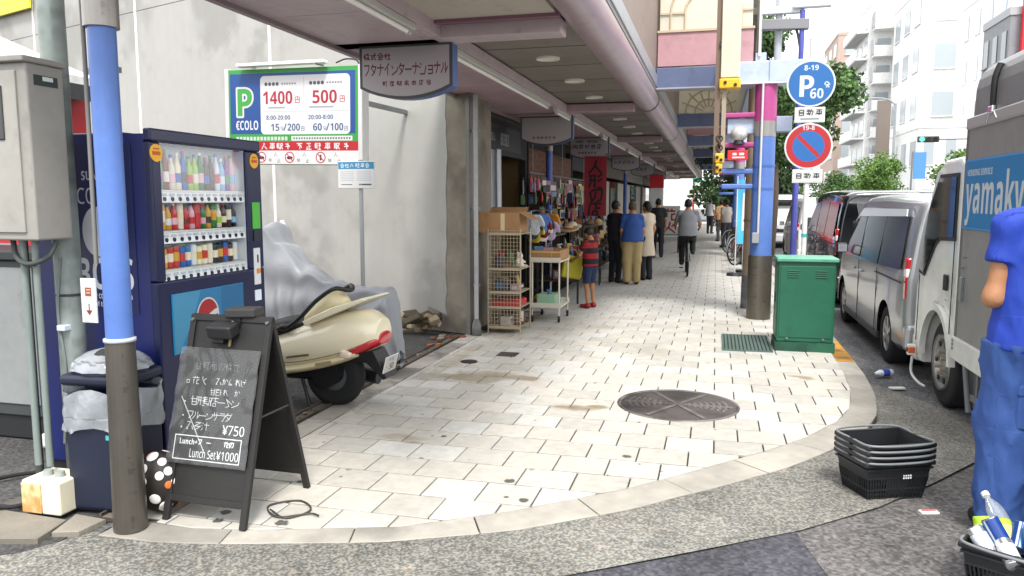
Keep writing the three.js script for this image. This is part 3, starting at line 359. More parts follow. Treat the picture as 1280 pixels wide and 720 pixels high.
// ================= drink machine =================
{ const t = thing('vending_machine', 'navy blue drink vending machine with lit bottle display and white lettering on its side', 'vending machine', [-3.32, 0, -4.0]);
  // local: front faces +x at x = .41, width along z 1.02 (near side z = +.51), height 1.96
  const nv = M('#101d5c', .38, { g: 1 }), nv2 = M('#0d1645', .35, { g: 1 });
  mesh('cabinet', [RB(.64, 1.86, 1.02, .012, -.06, 1.03, 0), B(.13, 1.84, .05, .315, 1.03, .483), B(.13, 1.84, .05, .315, 1.03, -.483), B(.13, .05, .93, .315, 1.93, 0), B(.13, 1.0, .93, .315, .6, 0)], nv, t);
  mesh('plinth', B(.7, .1, .98, -.02, .05, 0), M('#0c0d14', .7), t);
  // front door frame around the display: four members
  const fx = .40; const door = mesh('door', [RB(.05, .07, 1.02, .012, fx, 1.945, 0), RB(.05, .752, .075, .012, fx, 1.533, .4725), RB(.05, .752, .165, .012, fx, 1.533, -.4275), RB(.05, 1.055, 1.02, .012, fx, .629, 0)], nv2, t);
  mesh('display_back', B(.01, .76, .8, .28, 1.53, .045), M('#c3ced8', .4), t);
  for (const z of [.437, -.347]) mesh('display_cheek', B(.12, .76, .012, .345, 1.53, z), M('#dde4ea', .4), t);
  const corner = (sy, sz) => { const s = new THREE.Shape(); s.moveTo(0, 0); s.lineTo(.05, 0); s.quadraticCurveTo(0, 0, 0, .05); s.closePath(); const g = new THREE.ExtrudeGeometry(s, { depth: .012, bevelEnabled: false }); g.rotateY(Math.PI / 2); g.scale(1, -1, 1); return tf(sy ? g : g, [fx + .012, 1.82, .41]); };
  mesh('display_glass', B(.006, .745, .775, .405, 1.535, .045), M('#ffffff', .03, { phys: 1, transmission: 1, thickness: 0, ior: 1.45 }), t);
  const lab = ['#c72f35', '#3a8b3c', '#7a2b20', '#e8e3d2', '#2d63b9', '#9cc93c', '#1e7a3d', '#4a2a1b', '#dfe9f0', '#8fc1e8', '#7b3c93', '#e7b7c4', '#d9a63a', '#efe6c8', '#27272a'];
  const bottle = (h, r) => LA([[0, 0], [r, .002], [r, h * .25], [r * .93, h * .4], [r, h * .55], [r * .95, h * .66], [r * .42, h * .86], [r * .4, h * .98], [0, h * .98]], 12), can = (h, r) => LA([[0, 0], [r * .85, 0], [r, .01], [r, h * .92], [r * .85, h], [0, h]], 12);
  const lm = lab.map((c) => M(c, .3)), capW = M('#eef0f0', .5);
  const rows = [{ y: 1.655, h: .215, b: 1, c: [0, 1, 2, 3, 13, 4, 5, 5, 6, 7, 7, 8, 9, 10, 11] }, { y: 1.43, h: .155, b: 2, c: [5, 12, 12, 0, 3, 0, 11, 0, 6, 12, 6, 3, 7, 14, 14] }, { y: 1.215, h: .125, b: 0, c: [12, 12, 0, 0, 4, 4, 8, 13, 13, 3, 14, 14, 4, 7, 8] }];
  rows.forEach((q, ri) => {
    mesh('shelf', [B(.12, .012, .77, .34, q.y - .006, .045)], MT.white, t);
    const strip = mesh('price_strip', [B(.012, .062, .77, .394, q.y - .04, .045, [0, 0, .18])], M('#e9edf0', .4), t);
    for (let i = 0; i < 12; i++) { mesh('select_button', CY(.0125, .0125, .008, .402, q.y - .05, .045 + .35 - i * .0635, [0, 0, Math.PI / 2], 10), i % 5 === 3 ? M('#2a3b55', .3) : M('#20242b', .3), strip); mesh('price_tag', B(.002, .014, .04, .4035, q.y - .026, .045 + .35 - i * .0635), M('#b9c4cc', .5), strip); }
    q.c.forEach((ci, i) => { const z = .045 + .355 - i * .0507, isB = q.b === 1 || (q.b === 2 && i % 3 !== 1), h = q.h * (.9 + .12 * ((i * 7 + ri) % 3) / 2), o = mesh('sample_' + (isB ? 'bottle' : 'can'), tf(isB ? bottle(h, .0215) : can(h, .0225), [.335, q.y + .001, z]), lm[ci], t); if (isB) mesh('label_wrap', CY(.0222, .0222, h * .26, .335, q.y + h * .34, z, null, 12), lm[(ci * 5 + i * 3 + 2) % lm.length], o); if (isB) mesh('cap', CY(.0105, .0105, .018, .335, q.y + h * .985, z, null, 10), [capW, lm[0], lm[6], lm[4]][(i + ri) % 4], o); else mesh('label_band', CY(.0232, .0232, h * .4, .335, q.y + h * .5, z, null, 12), [lm[3], lm[13], lm[0], lm[12]][(i * 3 + ri) % 4], o); });
  });
  for (const [y, z] of [[1.85, .472], [1.85, -.43]]) { const o = mesh('yellow_sticker', CY(.047, .047, .003, .4265, y, z, [0, 0, Math.PI / 2], 28), M('#eeb21f', .45), t); mesh('sticker_print', [B(.002, .02, .06, .4288, y - .002, z), B(.002, .008, .045, .4288, y + .022, z)], M('#c45a1c', .5), o); }
  // controls on the right of the display
  mesh('green_notice', B(.004, .17, .085, .428, 1.5, -.43), M('#4fb13d', .5), t); mesh('bill_slot', RB(.012, .07, .07, .004, .428, 1.37, -.43), M('#1c2227', .4), t);
  mesh('coin_plate', RB(.012, .24, .07, .006, .428, 1.17, -.42), M('#d6d9dc', .4), t); mesh('coin_slot', B(.004, .05, .01, .436, 1.22, -.42), MT.black, t); mesh('return_lever', RB(.02, .03, .03, .004, .436, 1.14, -.42), M('#e0842a', .4), t); mesh('white_notice', B(.004, .07, .07, .428, .98, -.42), M('#dfe8f2', .5), t); mesh('coin_return', RB(.02, .07, .08, .006, .43, .85, -.42), M('#3f3526', .4), t);
  const pp = mesh('advert_panel', B(.008, .34, .66, .428, .91, .08), M('#2d8fc6', .4), t);
  mesh('advert_print', sheet(.655, .335, [.4335, .91, .08], [0, Math.PI / 2, 0]), canvas(655, 335, (x, w, h) => { x.fillStyle = '#2b93cd'; x.fillRect(0, 0, w, h); x.fillStyle = '#51aede'; x.beginPath(); x.moveTo(0, 0); x.lineTo(240, 0); x.quadraticCurveTo(160, 180, 30, h); x.lineTo(0, h); x.fill(); x.fillStyle = '#1f7fb9'; x.fillRect(430, 0, 225, h); const cx = 300, cy = 150, r = 92; x.fillStyle = '#fff'; x.beginPath(); x.arc(cx, cy, r + 10, 0, 7); x.fill(); x.save(); x.beginPath(); x.arc(cx, cy, r, 0, 7); x.clip(); x.fillStyle = '#c8202f'; x.beginPath(); x.moveTo(cx - r, cy - r); x.lineTo(cx + r, cy - r); x.lineTo(cx + r, cy - 30); x.bezierCurveTo(cx + 20, cy - 20, cx - 20, cy + 30, cx - r, cy + 20); x.fill(); x.fillStyle = '#173d8f'; x.beginPath(); x.moveTo(cx + r, cy + 5); x.bezierCurveTo(cx + 20, cy + 10, cx - 10, cy + 75, cx - r, cy + 55); x.lineTo(cx - r, cy + r); x.lineTo(cx + r, cy + r); x.fill(); x.restore(); x.fillStyle = '#e8f4fb'; x.font = 'bold 60px sans-serif'; x.fillText('pepsi', 225, 320); }), pp, true);
  mesh('dispense_flap', [RB(.02, .22, .62, .01, .428, .38, .08)], M('#15181f', .35), t);
  // side lettering, flat print on the near side
  mesh('side_lettering', sheet(.42, .92, [.09, 1.44, .5115]), canvas(660, 1150, (x, w, h) => { x.fillStyle = '#101d5c'; x.fillRect(0, 0, w, h); x.fillStyle = '#e6e9f0'; x.textAlign = 'center'; x.font = 'bold 84px sans-serif'; x.fillText('SUNTORY', w / 2, 240, 400); x.font = '150px sans-serif'; x.fillText('COFFEE', w / 2, 400, 560); x.beginPath(); x.ellipse(w / 2 - 60, 590, 150, 170, 0, 0, 7); x.fill(); x.font = 'bold 300px sans-serif'; x.fillText('BOSS', w / 2, 985, 600); x.font = 'bold 46px sans-serif'; x.fillText('SUNTORY COFFEE is the boss', w / 2, 1050, 540); x.fillText('of them all', w / 2, 1105, 260); }, { rough: .4 }), t, true);
}
// ================= blue arcade column at the corner =================
{ const t = thing('arcade_column', 'sky blue round arcade column with steel foot sleeve beside the lunch board', 'column', [-2.735, 0, -3.02]);
  mesh('shaft', CY(.061, .061, 1.5, 0, 1.66, 0, null, 32), MT.blue, t); mesh('foot_sleeve', CY(.066, .078, .94, 0, .47, 0, null, 32), M('#6f6a62', .38, { metalness: .7, g: brushTex }), t); mesh('sleeve_rim', LA([[.058, .93], [.072, .93], [.072, .945], [.058, .95]], 32), M('#b4bac4', .5), t); mesh('top_cap', CY(.077, .077, .5, 0, 2.63, 0, null, 32), M('#a6a19b', .4, { metalness: .6, g: brushTex }), t);
  mesh('cable_conduit', TU([[-.086, 2.8, .02], [-.084, 2.2, .02], [-.08, 1.3, .03]], .01, 16, 8), M('#6f6c66', .6), t);
  const pl = mesh('notice_plate', B(.085, .21, .006, -.105, 1.13, .06), MT.white, t); mesh('notice_print', sheet(.08, .2, [-.105, 1.13, .0645]), canvas(105, 260, (x, w, h) => { x.fillStyle = '#f4f2ee'; x.fillRect(0, 0, w, h); x.fillStyle = '#b5553c'; x.fillRect(30, 50, 46, 54); x.fillStyle = '#e8c9b8'; x.fillRect(38, 60, 30, 8); x.fillRect(38, 78, 30, 8); x.strokeStyle = '#8c3f30'; x.lineWidth = 8; x.beginPath(); x.moveTo(54, 150); x.lineTo(54, 195); x.stroke(); x.fillStyle = '#8c3f30'; x.beginPath(); x.moveTo(30, 190); x.lineTo(78, 190); x.lineTo(54, 222); x.fill(); }), pl, true);
}
// ================= meter cabinet, pole, junction box =================
{ const t = thing('meter_cabinet', 'pale grey electric meter cabinet with dark window hung on pipes', 'cabinet', [-3.53, 1.4, -3.16]), gm = M('#99968f', .5, { g: 1 });
  mesh('cabinet_body', RB(.64, .86, .22, .012, 0, .43, 0), gm, t); mesh('roof_lip', RB(.67, .03, .26, .008, 0, .872, .01), gm, t); mesh('front_cover', RB(.56, .78, .014, .004, -.02, .43, .114), M('#9f9c95', .5, { g: 1 }), t);
  mesh('meter_window', RB(.2, .26, .012, .006, .08, .62, .123), M('#2b2d2c', .15), t); mesh('meter_dial', CY(.06, .06, .01, .06, .62, .128, [Math.PI / 2, 0, 0]), M('#494c4a', .3), t);
  const st = mesh('sticker', B(.002, .05, .14, .3212, .78, .0), M('#25302e', .6), t); mesh('sticker_marks', B(.002, .02, .06, .3235, .79, -.01), M('#c8d3cf', .6), st);
  for (const [x, r] of [[.13, .017], [.205, .017]]) mesh('conduit', CY(r, r, 1.18, x, -.59, .02), M('#7f8a86', .5, { g: 1 }), t);
  mesh('looped_cable', TU([[.08, 0, .03], [.12, -.09, .05], [.2, -.12, .06], [.29, -.08, .02], [.3, 0, -.02]], .013), M('#3b3f3d', .7), t); mesh('conduit', CY(.02, .02, 1.3, .06, -.66, -.05), M('#3a3d3c', .6), t);
}
{ const t = thing('steel_pipe_pole', 'thick galvanised pipe pole strapped behind the meter cabinet', 'pole', [-3.33, 0, -3.34]);
  mesh('pipe', CY(.062, .068, 4.2, 0, 2.1, 0, null, 20), M('#8f9a99', .5, { metalness: .3, g: dirty }), t); mesh('pipe_collar', CY(.07, .07, .05, 0, 2.75, 0, null, 20), MT.galv, t);
  for (const y of [.42, 1.1]) mesh('strap', CY(.07, .07, .014, 0, y, 0, null, 20), MT.darkmetal, t); mesh('clamp', RB(.05, .03, .05, .005, .02, .93, .07), M('#c4cdd8', .4), t); mesh('taped_cable', TU([[.02, 1.3, .066], [-.01, 1.0, .072], [.015, .7, .07], [-.02, .3, .075]], .008), M('#6e7877', .6), t); mesh('base_cover', CY(.085, .09, .1, 0, .05, 0), M('#6d736f', .6, { g: dirty }), t); }
{ const t = thing('drain_pipe_pair', 'two slim white pipes on the wall behind the steel pole', 'pipe', [-3.42, 0, -3.55]); for (const x of [0.14, .22]) mesh('pipe', CY(.022, .022, 2.0, x, 3.05, -.02), MT.white, t); mesh('bracket', B(.2, .03, .03, .18, 2.3, -.03), MT.galv, t); }
{ const t = thing('junction_box', 'rust stained cream junction box at the foot of the meter conduits', 'junction box', [-3.275, 0, -3.12]);
  const rust = dtex(256, (u, v) => { const k = sst(.35, .75, f1(u, v)); return [mix(.86, .72, k), mix(.82, .56, k), mix(.7, .36, k)]; }, .3);
  mesh('box', RB(.235, .175, .2, .012, 0, .095, 0), M('#e8e0c6', .6, { g: 1 }), t); mesh('front_lid', RB(.12, .155, .012, .004, -.05, .093, .104), M('#f2e8cf', .7, { g: rust }), t); for (const x of [-.035, .04]) mesh('gland', CY(.022, .026, .03, x, .195, .01), M('#8b918c', .6), t); mesh('foot', B(.2, .02, .16, 0, .006, 0), MT.darkmetal, t); }
{ const o = mesh('black_hose', TU([[-3.4, .03, -3.15], [-3.5, .012, -3.05], [-3.75, .01, -3.1], [-3.95, .012, -3.3], [-3.8, .012, -3.5], [-3.5, .012, -3.45]], .012, 40), MT.rubber); tag(o, 'black hose looped on the ground beside the cream junction box', 'hose'); }
{ const o = mesh('concrete_wheel_stop', RB(.5, .1, .12, .03, -3.95, .05, -3.98, [0, .2, 0]), MT.concrete); tag(o, 'short pale concrete block on the ground before the dark cabinet', 'block'); }
{ const t = thing('refuse_cabinet', 'dark grey metal cabinet on a black plinth left of the conduits', 'cabinet', [-4.55, 0, -4.28]);
  mesh('cabinet_body', RB(1.3, 1.05, .5, .012, 0, .68, 0), M('#3d4143', .55, { g: 1 }), t); mesh('plinth', B(1.26, .15, .46, 0, .075, 0), M('#15161a', .7), t); mesh('pale_door', RB(.9, .92, .014, .004, -.2, .7, .255), M('#8b8e8e', .5, { g: 1 }), t); mesh('lid', RB(1.34, .06, .56, .01, .0, 1.24, .02), M('#26292b', .6), t); mesh('lock', RB(.03, .12, .02, .004, .56, .9, .262), MT.black, t); }
{ const t = thing('red_kiosk', 'red kiosk under a dark sloping awning with white edge behind the navy machine', 'kiosk', [-5.95, 0, -5.1]);
  mesh('wall', PR([[-1.2, 0], [1.05, 0], [1.05, 2.4], [-1.2, 3.3]], .2, .005), M('#b3141e', .5, { g: 1 }), t); mesh('grey_panel', B(.6, 1.1, .02, .2, .7, .112), M('#8f928f', .5, { g: 1 }), t); mesh('service_hatch', B(.8, .5, .02, -.4, 1.6, .112), M('#2a2b2e', .4), t);
  mesh('awning', PR([[-1.2, 3.46], [-1.2, 3.34], [1.22, 2.36], [1.22, 2.48]], .5, 0, [0, 0, .2]), M('#37383c', .75, { g: 1 }), t); mesh('awning_edge', PR([[-1.2, 3.52], [-1.2, 3.46], [1.22, 2.48], [1.22, 2.54]], .54, 0, [0, 0, .2]), MT.white, t); }
// ================= rubbish bin =================
{ const t = thing('rubbish_bin', 'navy rubbish bin lined with a crumpled clear plastic bag', 'bin', [-3.03, 0, -3.28]); t.rotation.y = .1;
  const nb = M('#131c33', .5, { g: 1 }), bag = M('#c4cad0', .25, { phys: 1, transmission: .55, thickness: 0, side: THREE.DoubleSide, bumpMap: foldTex, bumpScale: .02 });
  mesh('bin_body', RB(.36, .62, .3, .03, 0, .31, 0), nb, t); mesh('lid', RB(.38, .06, .32, .025, 0, .69, 0), nb, t); mesh('lid_dome', SP(.19, 0, .71, 0, 1, .55, .8, 20), nb, t); mesh('mouth', CY(.06, .06, .02, .03, .79, .1, [1.1, 0, 0]), MT.black, t);
  { const g = new THREE.CylinderGeometry(.235, .225, .2, 48, 8, true), p = g.attributes.position; for (let i = 0; i < p.count; i++) { const x = p.getX(i), y = p.getY(i), z = p.getZ(i), a = Math.atan2(z, x), q = 1 + .05 * Math.sin(a * 9 + y * 22) + .04 * Math.sin(a * 17 - y * 31); const sx = Math.sign(x) * Math.pow(Math.abs(Math.cos(a)), .6) * .21 * q, sz = Math.sign(z) * Math.pow(Math.abs(Math.sin(a)), .6) * .178 * q; p.setXYZ(i, sx, y + .53 + .02 * Math.sin(a * 5), sz); } g.computeVertexNormals(); mesh('bag_skirt', g, bag, t); }
  { const g = new THREE.SphereGeometry(.2, 40, 14, 0, 7, 0, 1.4), p = g.attributes.position; for (let i = 0; i < p.count; i++) { const a = Math.atan2(p.getZ(i), p.getX(i)); const q = 1 + .04 * Math.sin(a * 11 + p.getY(i) * 40); p.setXYZ(i, p.getX(i) * q * 1.03, p.getY(i) * .6 + .715, p.getZ(i) * q * .88); } g.computeVertexNormals(); mesh('bag_top', g, bag, t); }
  mesh('sticker', B(.09, .025, .002, .1, .4, .1515), M('#4aa5a8', .5), t);
}
{ const t = thing('printed_bag', 'small round bag with white, orange and black spots beside the lunch board', 'bag', [-2.735, 0, -3.24]); t.scale.setScalar(1.25);
  mesh('bag_body', SP(.11, 0, .125, 0, .95, 1.15, .8, 22), M('#1b1512', .6), t); const q = mulberry(8);
  for (let i = 0; i < 44; i++) { const a = q() * 6.3, e = -.9 + q() * 2.1, n = V(Math.cos(a) * Math.cos(e), Math.sin(e), Math.sin(a) * Math.cos(e)), g = SP(.014 + .012 * q(), 0, 0, 0, 1, 1, .2, 10); g.applyQuaternion(new THREE.Quaternion().setFromUnitVectors(V(0, 0, 1), V(n.x / .95, n.y / 1.15, n.z / .8).normalize())); g.translate(n.x * .1045, .125 + n.y * .1265, n.z * .088); mesh('spot', g, i % 3 === 2 ? M('#b9652a', .6) : M('#e9e7e2', .6), t); } }
// ================= lunch board =================
{ const t = thing('lunch_board', 'black A-frame lunch board with plastic wrapped chalk menu and clip lamp', 'sandwich board', [-2.4, 0, -3.43]); t.rotation.y = -.03; t.scale.set(.97, .94, .97);
  const bk = M('#1d1c1b', .6, { g: 1, bump: .001 }), W = .5, Hh = 1.07, lean = Math.atan2(.3, 1.07), L = Math.hypot(.3, 1.07);
  const panel = (sgn, nm) => { const g = new THREE.Group(); g.name = nm; g.position.set(0, 0, sgn * .3); g.rotation.x = -sgn * lean; t.add(g); return g; };
  for (const s of [1, -1]) { const p = panel(s, s > 0 ? 'front_leaf' : 'rear_leaf');
    mesh('board_sheet', B(W - .05, L - .16, .012, 0, .13 + (L - .16) / 2, -s * .004), bk, p); for (const x of [-1, 1]) mesh('stile', RB(.035, L, .028, .004, x * (W / 2 - .018), L / 2, 0), bk, p); for (const y of [.12, .52, L - .018]) if (s < 0 || y !== .52) mesh('rail', RB(W - .06, .035, .024, .004, 0, y, 0), bk, p);
    if (s > 0) {
      const card = mesh('menu_card', RB(.46, .60, .012, .003, -.015, .61, .028), M('#202122', .5), p);
      const ck = canvas(728, 952, (x, w, h) => {
        x.fillStyle = '#141517'; x.fillRect(0, 0, w, h); const q = mulberry(4); for (let i = 0; i < 260; i++) { x.strokeStyle = 'rgba(200,205,210,' + (.01 + .04 * q()) + ')'; x.lineWidth = 1 + q() * 9; x.beginPath(); const X = q() * w, Y = q() * h; x.moveTo(X, Y); x.lineTo(X + (q() - .3) * 90, Y + (q() - .5) * 120); x.stroke(); }
        x.strokeStyle = '#d5d7d8'; x.fillStyle = '#d5d7d8'; x.lineCap = 'round';
        x.globalAlpha = .35; jtext(x, '甘町和の株花', 130, 90, 70, 74, 5); x.globalAlpha = .85;
        x.strokeRect(70, 255, 26, 26); jtext(x, '花と', 120, 215, 74, 78, 6); jtext(x, 'りみからあげ', 290, 220, 64, 60, 6); jtext(x, '甘酢あんかけ', 310, 312, 62, 58, 5);
        x.beginPath(); x.arc(80, 440, 8, 0, 7); x.fill(); jtext(x, '甘形駅店ーレン', 130, 385, 84, 66, 6); x.beginPath(); x.arc(80, 560, 8, 0, 7); x.fill(); jtext(x, 'フルーンサラダ', 110, 510, 78, 62, 6); x.beginPath(); x.arc(80, 660, 8, 0, 7); x.fill(); jtext(x, 'みそ汁', 120, 600, 80, 76, 6);
        x.globalAlpha = 1; x.font = '112px sans-serif'; x.fillText('¥750', 480, 695, 215); x.lineWidth = 8; x.strokeRect(36, 728, 640, 200); x.font = 'bold 62px sans-serif'; x.fillText('Lunch+', 80, 800, 180); jtext(x, 'フィー', 255, 748, 50, 44, 8); jtext(x, '。お花の', 420, 748, 50, 46, 8); x.font = '96px sans-serif'; x.fillText('Lunch Set', 190, 905, 260); x.fillText('¥1000', 455, 905, 215);
        x.globalAlpha = .8; x.lineWidth = 9; x.beginPath(); x.moveTo(40, 400); x.lineTo(330, 850); x.stroke();
      }, { rough: .55 }); ck.color.setRGB(.85, .85, .85); mesh('chalk_writing', sheet(.455, .595, [-.015, .61, .0348]), ck, card, true);
      { const g = new THREE.PlaneGeometry(.485, .62, 40, 50), a = g.attributes.position; for (let i = 0; i < a.count; i++) { const x = a.getX(i), y = a.getY(i); a.setZ(i, .006 + .003 * Math.sin(x * 60 + Math.sin(y * 22) * 2) * Math.sin(y * 17 + 1) + .004 * Math.max(0, Math.sin((x + y) * 34 + Math.sin(x * 15) * 3)) * (Math.abs(x) > .17 || y > .22 ? 1.6 : .35)); } g.computeVertexNormals(); g.translate(-.012, .615, .036); mesh('plastic_wrap', g, M('#ffffff', .2, { phys: 1, transmission: .97, thickness: 0, ior: 1.4 }), card); }
      mesh('clip_strap', B(.012, .14, .006, .02, L - .1, .018), M('#8e7a55', .6), p); mesh('clip', RB(.07, .12, .03, .008, -.04, L - .1, .03), MT.black, p);
    } }
  const lp = mesh('lamp_head', RB(.15, .075, .09, .015, -.01, 1.0, .07, [.25, 0, 0]), M('#232325', .5), t); mesh('lamp_bracket', B(.03, .1, .03, .05, 1.06, .01), MT.black, lp); mesh('top_plate', RB(.17, .05, .12, .01, .06, 1.09, -.02, [0, .15, .03]), M('#2d2c2c', .5), t);
  for (const x of [-1, 1]) mesh('hinge_bolt', CY(.008, .008, .03, x * (W / 2 - .02), 1.045, .02, [Math.PI / 2, 0, 0], 8), MT.galv, t); mesh('stay', ST([.236, .55, .14], [.236, .55, -.14], .006), MT.darkmetal, t);
}
{ const o = mesh('lamp_cord', TU([[-2.17, .02, -3.35], [-2.05, .008, -3.3], [-1.98, .008, -3.42], [-2.1, .008, -3.52], [-2.22, .008, -3.42], [-2.1, .008, -3.3], [-1.95, .01, -3.38], [-1.9, .012, -3.36]], .005, 60, 6), M('#3a3632', .6)); tag(o, 'thin dark cord coiled on the paving behind the lunch board', 'cord'); }
// ================= scooter =================
{ // local: rear points +x, near side +z
  const t = thing('scooter', 'cream coloured motor scooter with black grab rail parked tail out', 'scooter', [-3.0, 0, -5.4]); t.rotation.y = -.04;
  const cr = M('#e0d7ba', .22, { phys: 1, clearcoat: .6, clearcoatRoughness: .1 }), cr2 = M('#d0c49d', .35), bk = M('#151517', .5), tyre = MT.rubber;
  const wheel = (x) => { const w = mesh('wheel', LA([[.12, -.05], [.19, -.062], [.235, -.05], [.25, 0], [.235, .05], [.19, .062], [.12, .05]], 36, [x, .235, 0], [Math.PI / 2, 0, 0]), tyre, t); mesh('rim', [CY(.135, .135, .06, x, .235, 0, [Math.PI / 2, 0, 0], 24)], M('#777a7e', .4, { metalness: .6 }), w); };
  wheel(.14); wheel(-1.05);
  // tail cowl from stations along x: [x, half width, y low, y high]
  const stn = [[-.62, .14, .3, .46], [-.45, .18, .27, .52], [-.2, .21, .27, .6], [.05, .22, .32, .68], [.28, .21, .38, .75], [.46, .175, .44, .76], [.57, .12, .5, .7]];
  const loft = (st, pr, n) => { const p = [], ix = []; st.forEach((q) => { for (let i = 0; i < n; i++) p.push(...pr(q, i / n)); }); for (let j = 0; j < st.length - 1; j++) for (let i = 0; i < n; i++) { const a = j * n + i, b = j * n + (i + 1) % n; ix.push(a, b, a + n, b, b + n, a + n); } for (const j of [0, st.length - 1]) { const c = p.length / 3; let s = [0, 0, 0]; for (let i = 0; i < n; i++) for (let k = 0; k < 3; k++) s[k] += p[(j * n + i) * 3 + k] / n; p.push(...s); for (let i = 0; i < n; i++) j ? ix.push(j * n + i, j * n + (i + 1) % n, c) : ix.push(c, (i + 1) % n, i); } const g = new THREE.BufferGeometry(); g.setAttribute('position', new THREE.Float32BufferAttribute(p, 3)); g.setIndex(ix); g.computeVertexNormals(); return g; };
  const sup = (q, u) => { const a = u * 2 * Math.PI, c = Math.cos(a), s = Math.sin(a), e = .62, cy = (q[2] + q[3]) / 2, hy = (q[3] - q[2]) / 2, sy = Math.sign(s) * Math.pow(Math.abs(s), e), wx = Math.sign(c) * Math.pow(Math.abs(c), e) * q[1] * (sy > 0 ? 1 - .28 * sy : 1 + .12 * sy); return [q[0], cy + hy * sy, wx]; };
  const dense = (st, m) => { const cv = [0, 1, 2, 3].map((k) => st.map((q) => q[k])), out = []; const cr3 = (a, i, f) => { const g = (j) => a[Math.max(0, Math.min(a.length - 1, j))], p0 = g(i - 1), p1 = g(i), p2 = g(i + 1), p3 = g(i + 2); return .5 * (2 * p1 + (p2 - p0) * f + (2 * p0 - 5 * p1 + 4 * p2 - p3) * f * f + (3 * p1 - p0 - 3 * p2 + p3) * f * f * f); }; for (let i = 0; i < st.length - 1; i++) for (let j = 0; j < m; j++) out.push(cv.map((a) => cr3(a, i, j / m))); out.push(st[st.length - 1]); return out; };
  mesh('tail_cowl', loft(dense(stn, 5), sup, 40), cr, t);
  mesh('lower_trim', loft(dense([[-.6, .165, .22, .31], [-.3, .215, .23, .32], [0, .225, .28, .37], [.25, .215, .35, .43], [.4, .18, .41, .48]], 4), sup, 28), cr2, t); for (const s of [1, -1]) { mesh('vent_slot', B(.14, .026, .006, .16, .365, s * .222, [0, -s * .03, .22]), M('#8f8564', .5), t); mesh('trim_line', TU([[-.45, .34, s * .18], [-.1, .36, s * .219], [.2, .425, s * .217], [.42, .49, s * .18]], .004, 20, 6), M('#6d6550', .5), t); }
  const em = mesh('script_emblem', B(.2, .014, .003, -.06, .41, .2225, [0, 0, .16]), M('#857a55', .3, { metalness: .6 }), t);
  mesh('spoiler', PR([[.0, .64], [.25, .745], [.5, .85], [.525, .868], [.49, .875], [.22, .79], [-.02, .68]], .42, .01), cr, t); mesh('rear_rack_box', loft(dense([[-.06, .12, .6, .74], [.06, .12, .66, .86], [.16, .11, .7, .92], [.26, .06, .76, .84]], 4), sup, 24), cr2, t);
  mesh('grab_rail', [TU([[-.34, .6, .14], [-.18, .62, .175], [-.06, .7, .175], [.08, .84, .15], [.22, .93, .12], [.28, .91, .04], [.28, .91, -.04], [.22, .93, -.12], [.08, .84, -.15], [-.06, .7, -.175], [-.18, .62, -.175], [-.34, .6, -.14]], .018, 60, 10), SP(.028, -.2, .62, .175, 1.6, 1, 1)], bk, t);
  mesh('seat', loft(dense([[-.9, .1, .5, .55], [-.7, .15, .48, .6], [-.42, .16, .5, .64], [-.22, .15, .54, .69], [-.08, .1, .6, .67]], 5), sup, 28), M('#18181a', .55, { bump: .002 }), t);
  const tl = mesh('tail_light', loft(dense([[.34, .202, .4, .5], [.44, .182, .44, .55], [.53, .146, .48, .6], [.583, .1, .51, .6]], 4), sup, 24), M('#b01522', .18, { phys: 1, clearcoat: .8 }), t); for (const s of [1, -1]) mesh('indicator', SP(.04, .33, .44, s * .185, 1.5, .9, .6), M('#d9c6b4', .15, { phys: 1, clearcoat: .8 }), t);
  mesh('rear_mudguard', PR([[.3, .44], [.52, .46], [.63, .26], [.6, .24], [.46, .36], [.3, .38]], .2, .006), bk, t);
  const pl = mesh('number_plate', RB(.008, .13, .21, .003, .63, .36, .03, [0, 0, -.25]), MT.white, t); mesh('plate_print', sheet(.2, .12, [.6358, .361, .03], [0, Math.PI / 2, -.25]), canvas(320, 192, (x, w, h) => { x.fillStyle = '#eceae4'; x.fillRect(0, 0, w, h); x.fillStyle = '#2b3a33'; x.font = 'bold 110px sans-serif'; x.fillText('·', 40, 165); x.fillText('50', 120, 170); x.strokeStyle = '#2b3a33'; jtext(x, '町自', 90, 14, 50, 70, 5); }), pl, true);
  mesh('engine', [RB(.55, .22, .2, .05, -.05, .3, 0), CY(.13, .13, .22, .1, .28, 0, [Math.PI / 2, 0, 0])], M('#1c1d1f', .5, { metalness: .3 }), t); mesh('muffler', [CY(.055, .06, .5, .18, .22, -.17, [0, 0, Math.PI / 2 - .1])], M('#34363a', .35, { metalness: .7 }), t); mesh('centre_stand', [ST([-.1, .2, .1], [0, .0, .16], .014), ST([-.1, .2, -.1], [0, .0, -.16], .014)], bk, t);
  mesh('floorboard', RB(.5, .1, .32, .03, -.72, .3, 0), bk, t); mesh('leg_shield', RB(.1, .62, .42, .045, -1.0, .62, 0, [0, 0, .25]), cr, t); mesh('front_fender', PR([[-1.28, .42], [-1.2, .52], [-1.0, .54], [-.86, .46], [-1.0, .5], [-1.18, .48]], .14, .01), cr, t);
  mesh('handlebar', [TU([[-.9, .98, .3], [-.96, 1.0, .12], [-.97, 1.0, -.12], [-.9, .98, -.3]], .016), RB(.16, .12, .24, .04, -1.0, .98, 0)], bk, t); for (const s of [1, -1]) mesh('mirror', [SP(.06, -.96, 1.2, s * .26, .35, .7, 1), ST([-.94, 1.0, s * .2], [-.96, 1.18, s * .25], .006)], bk, t);
}
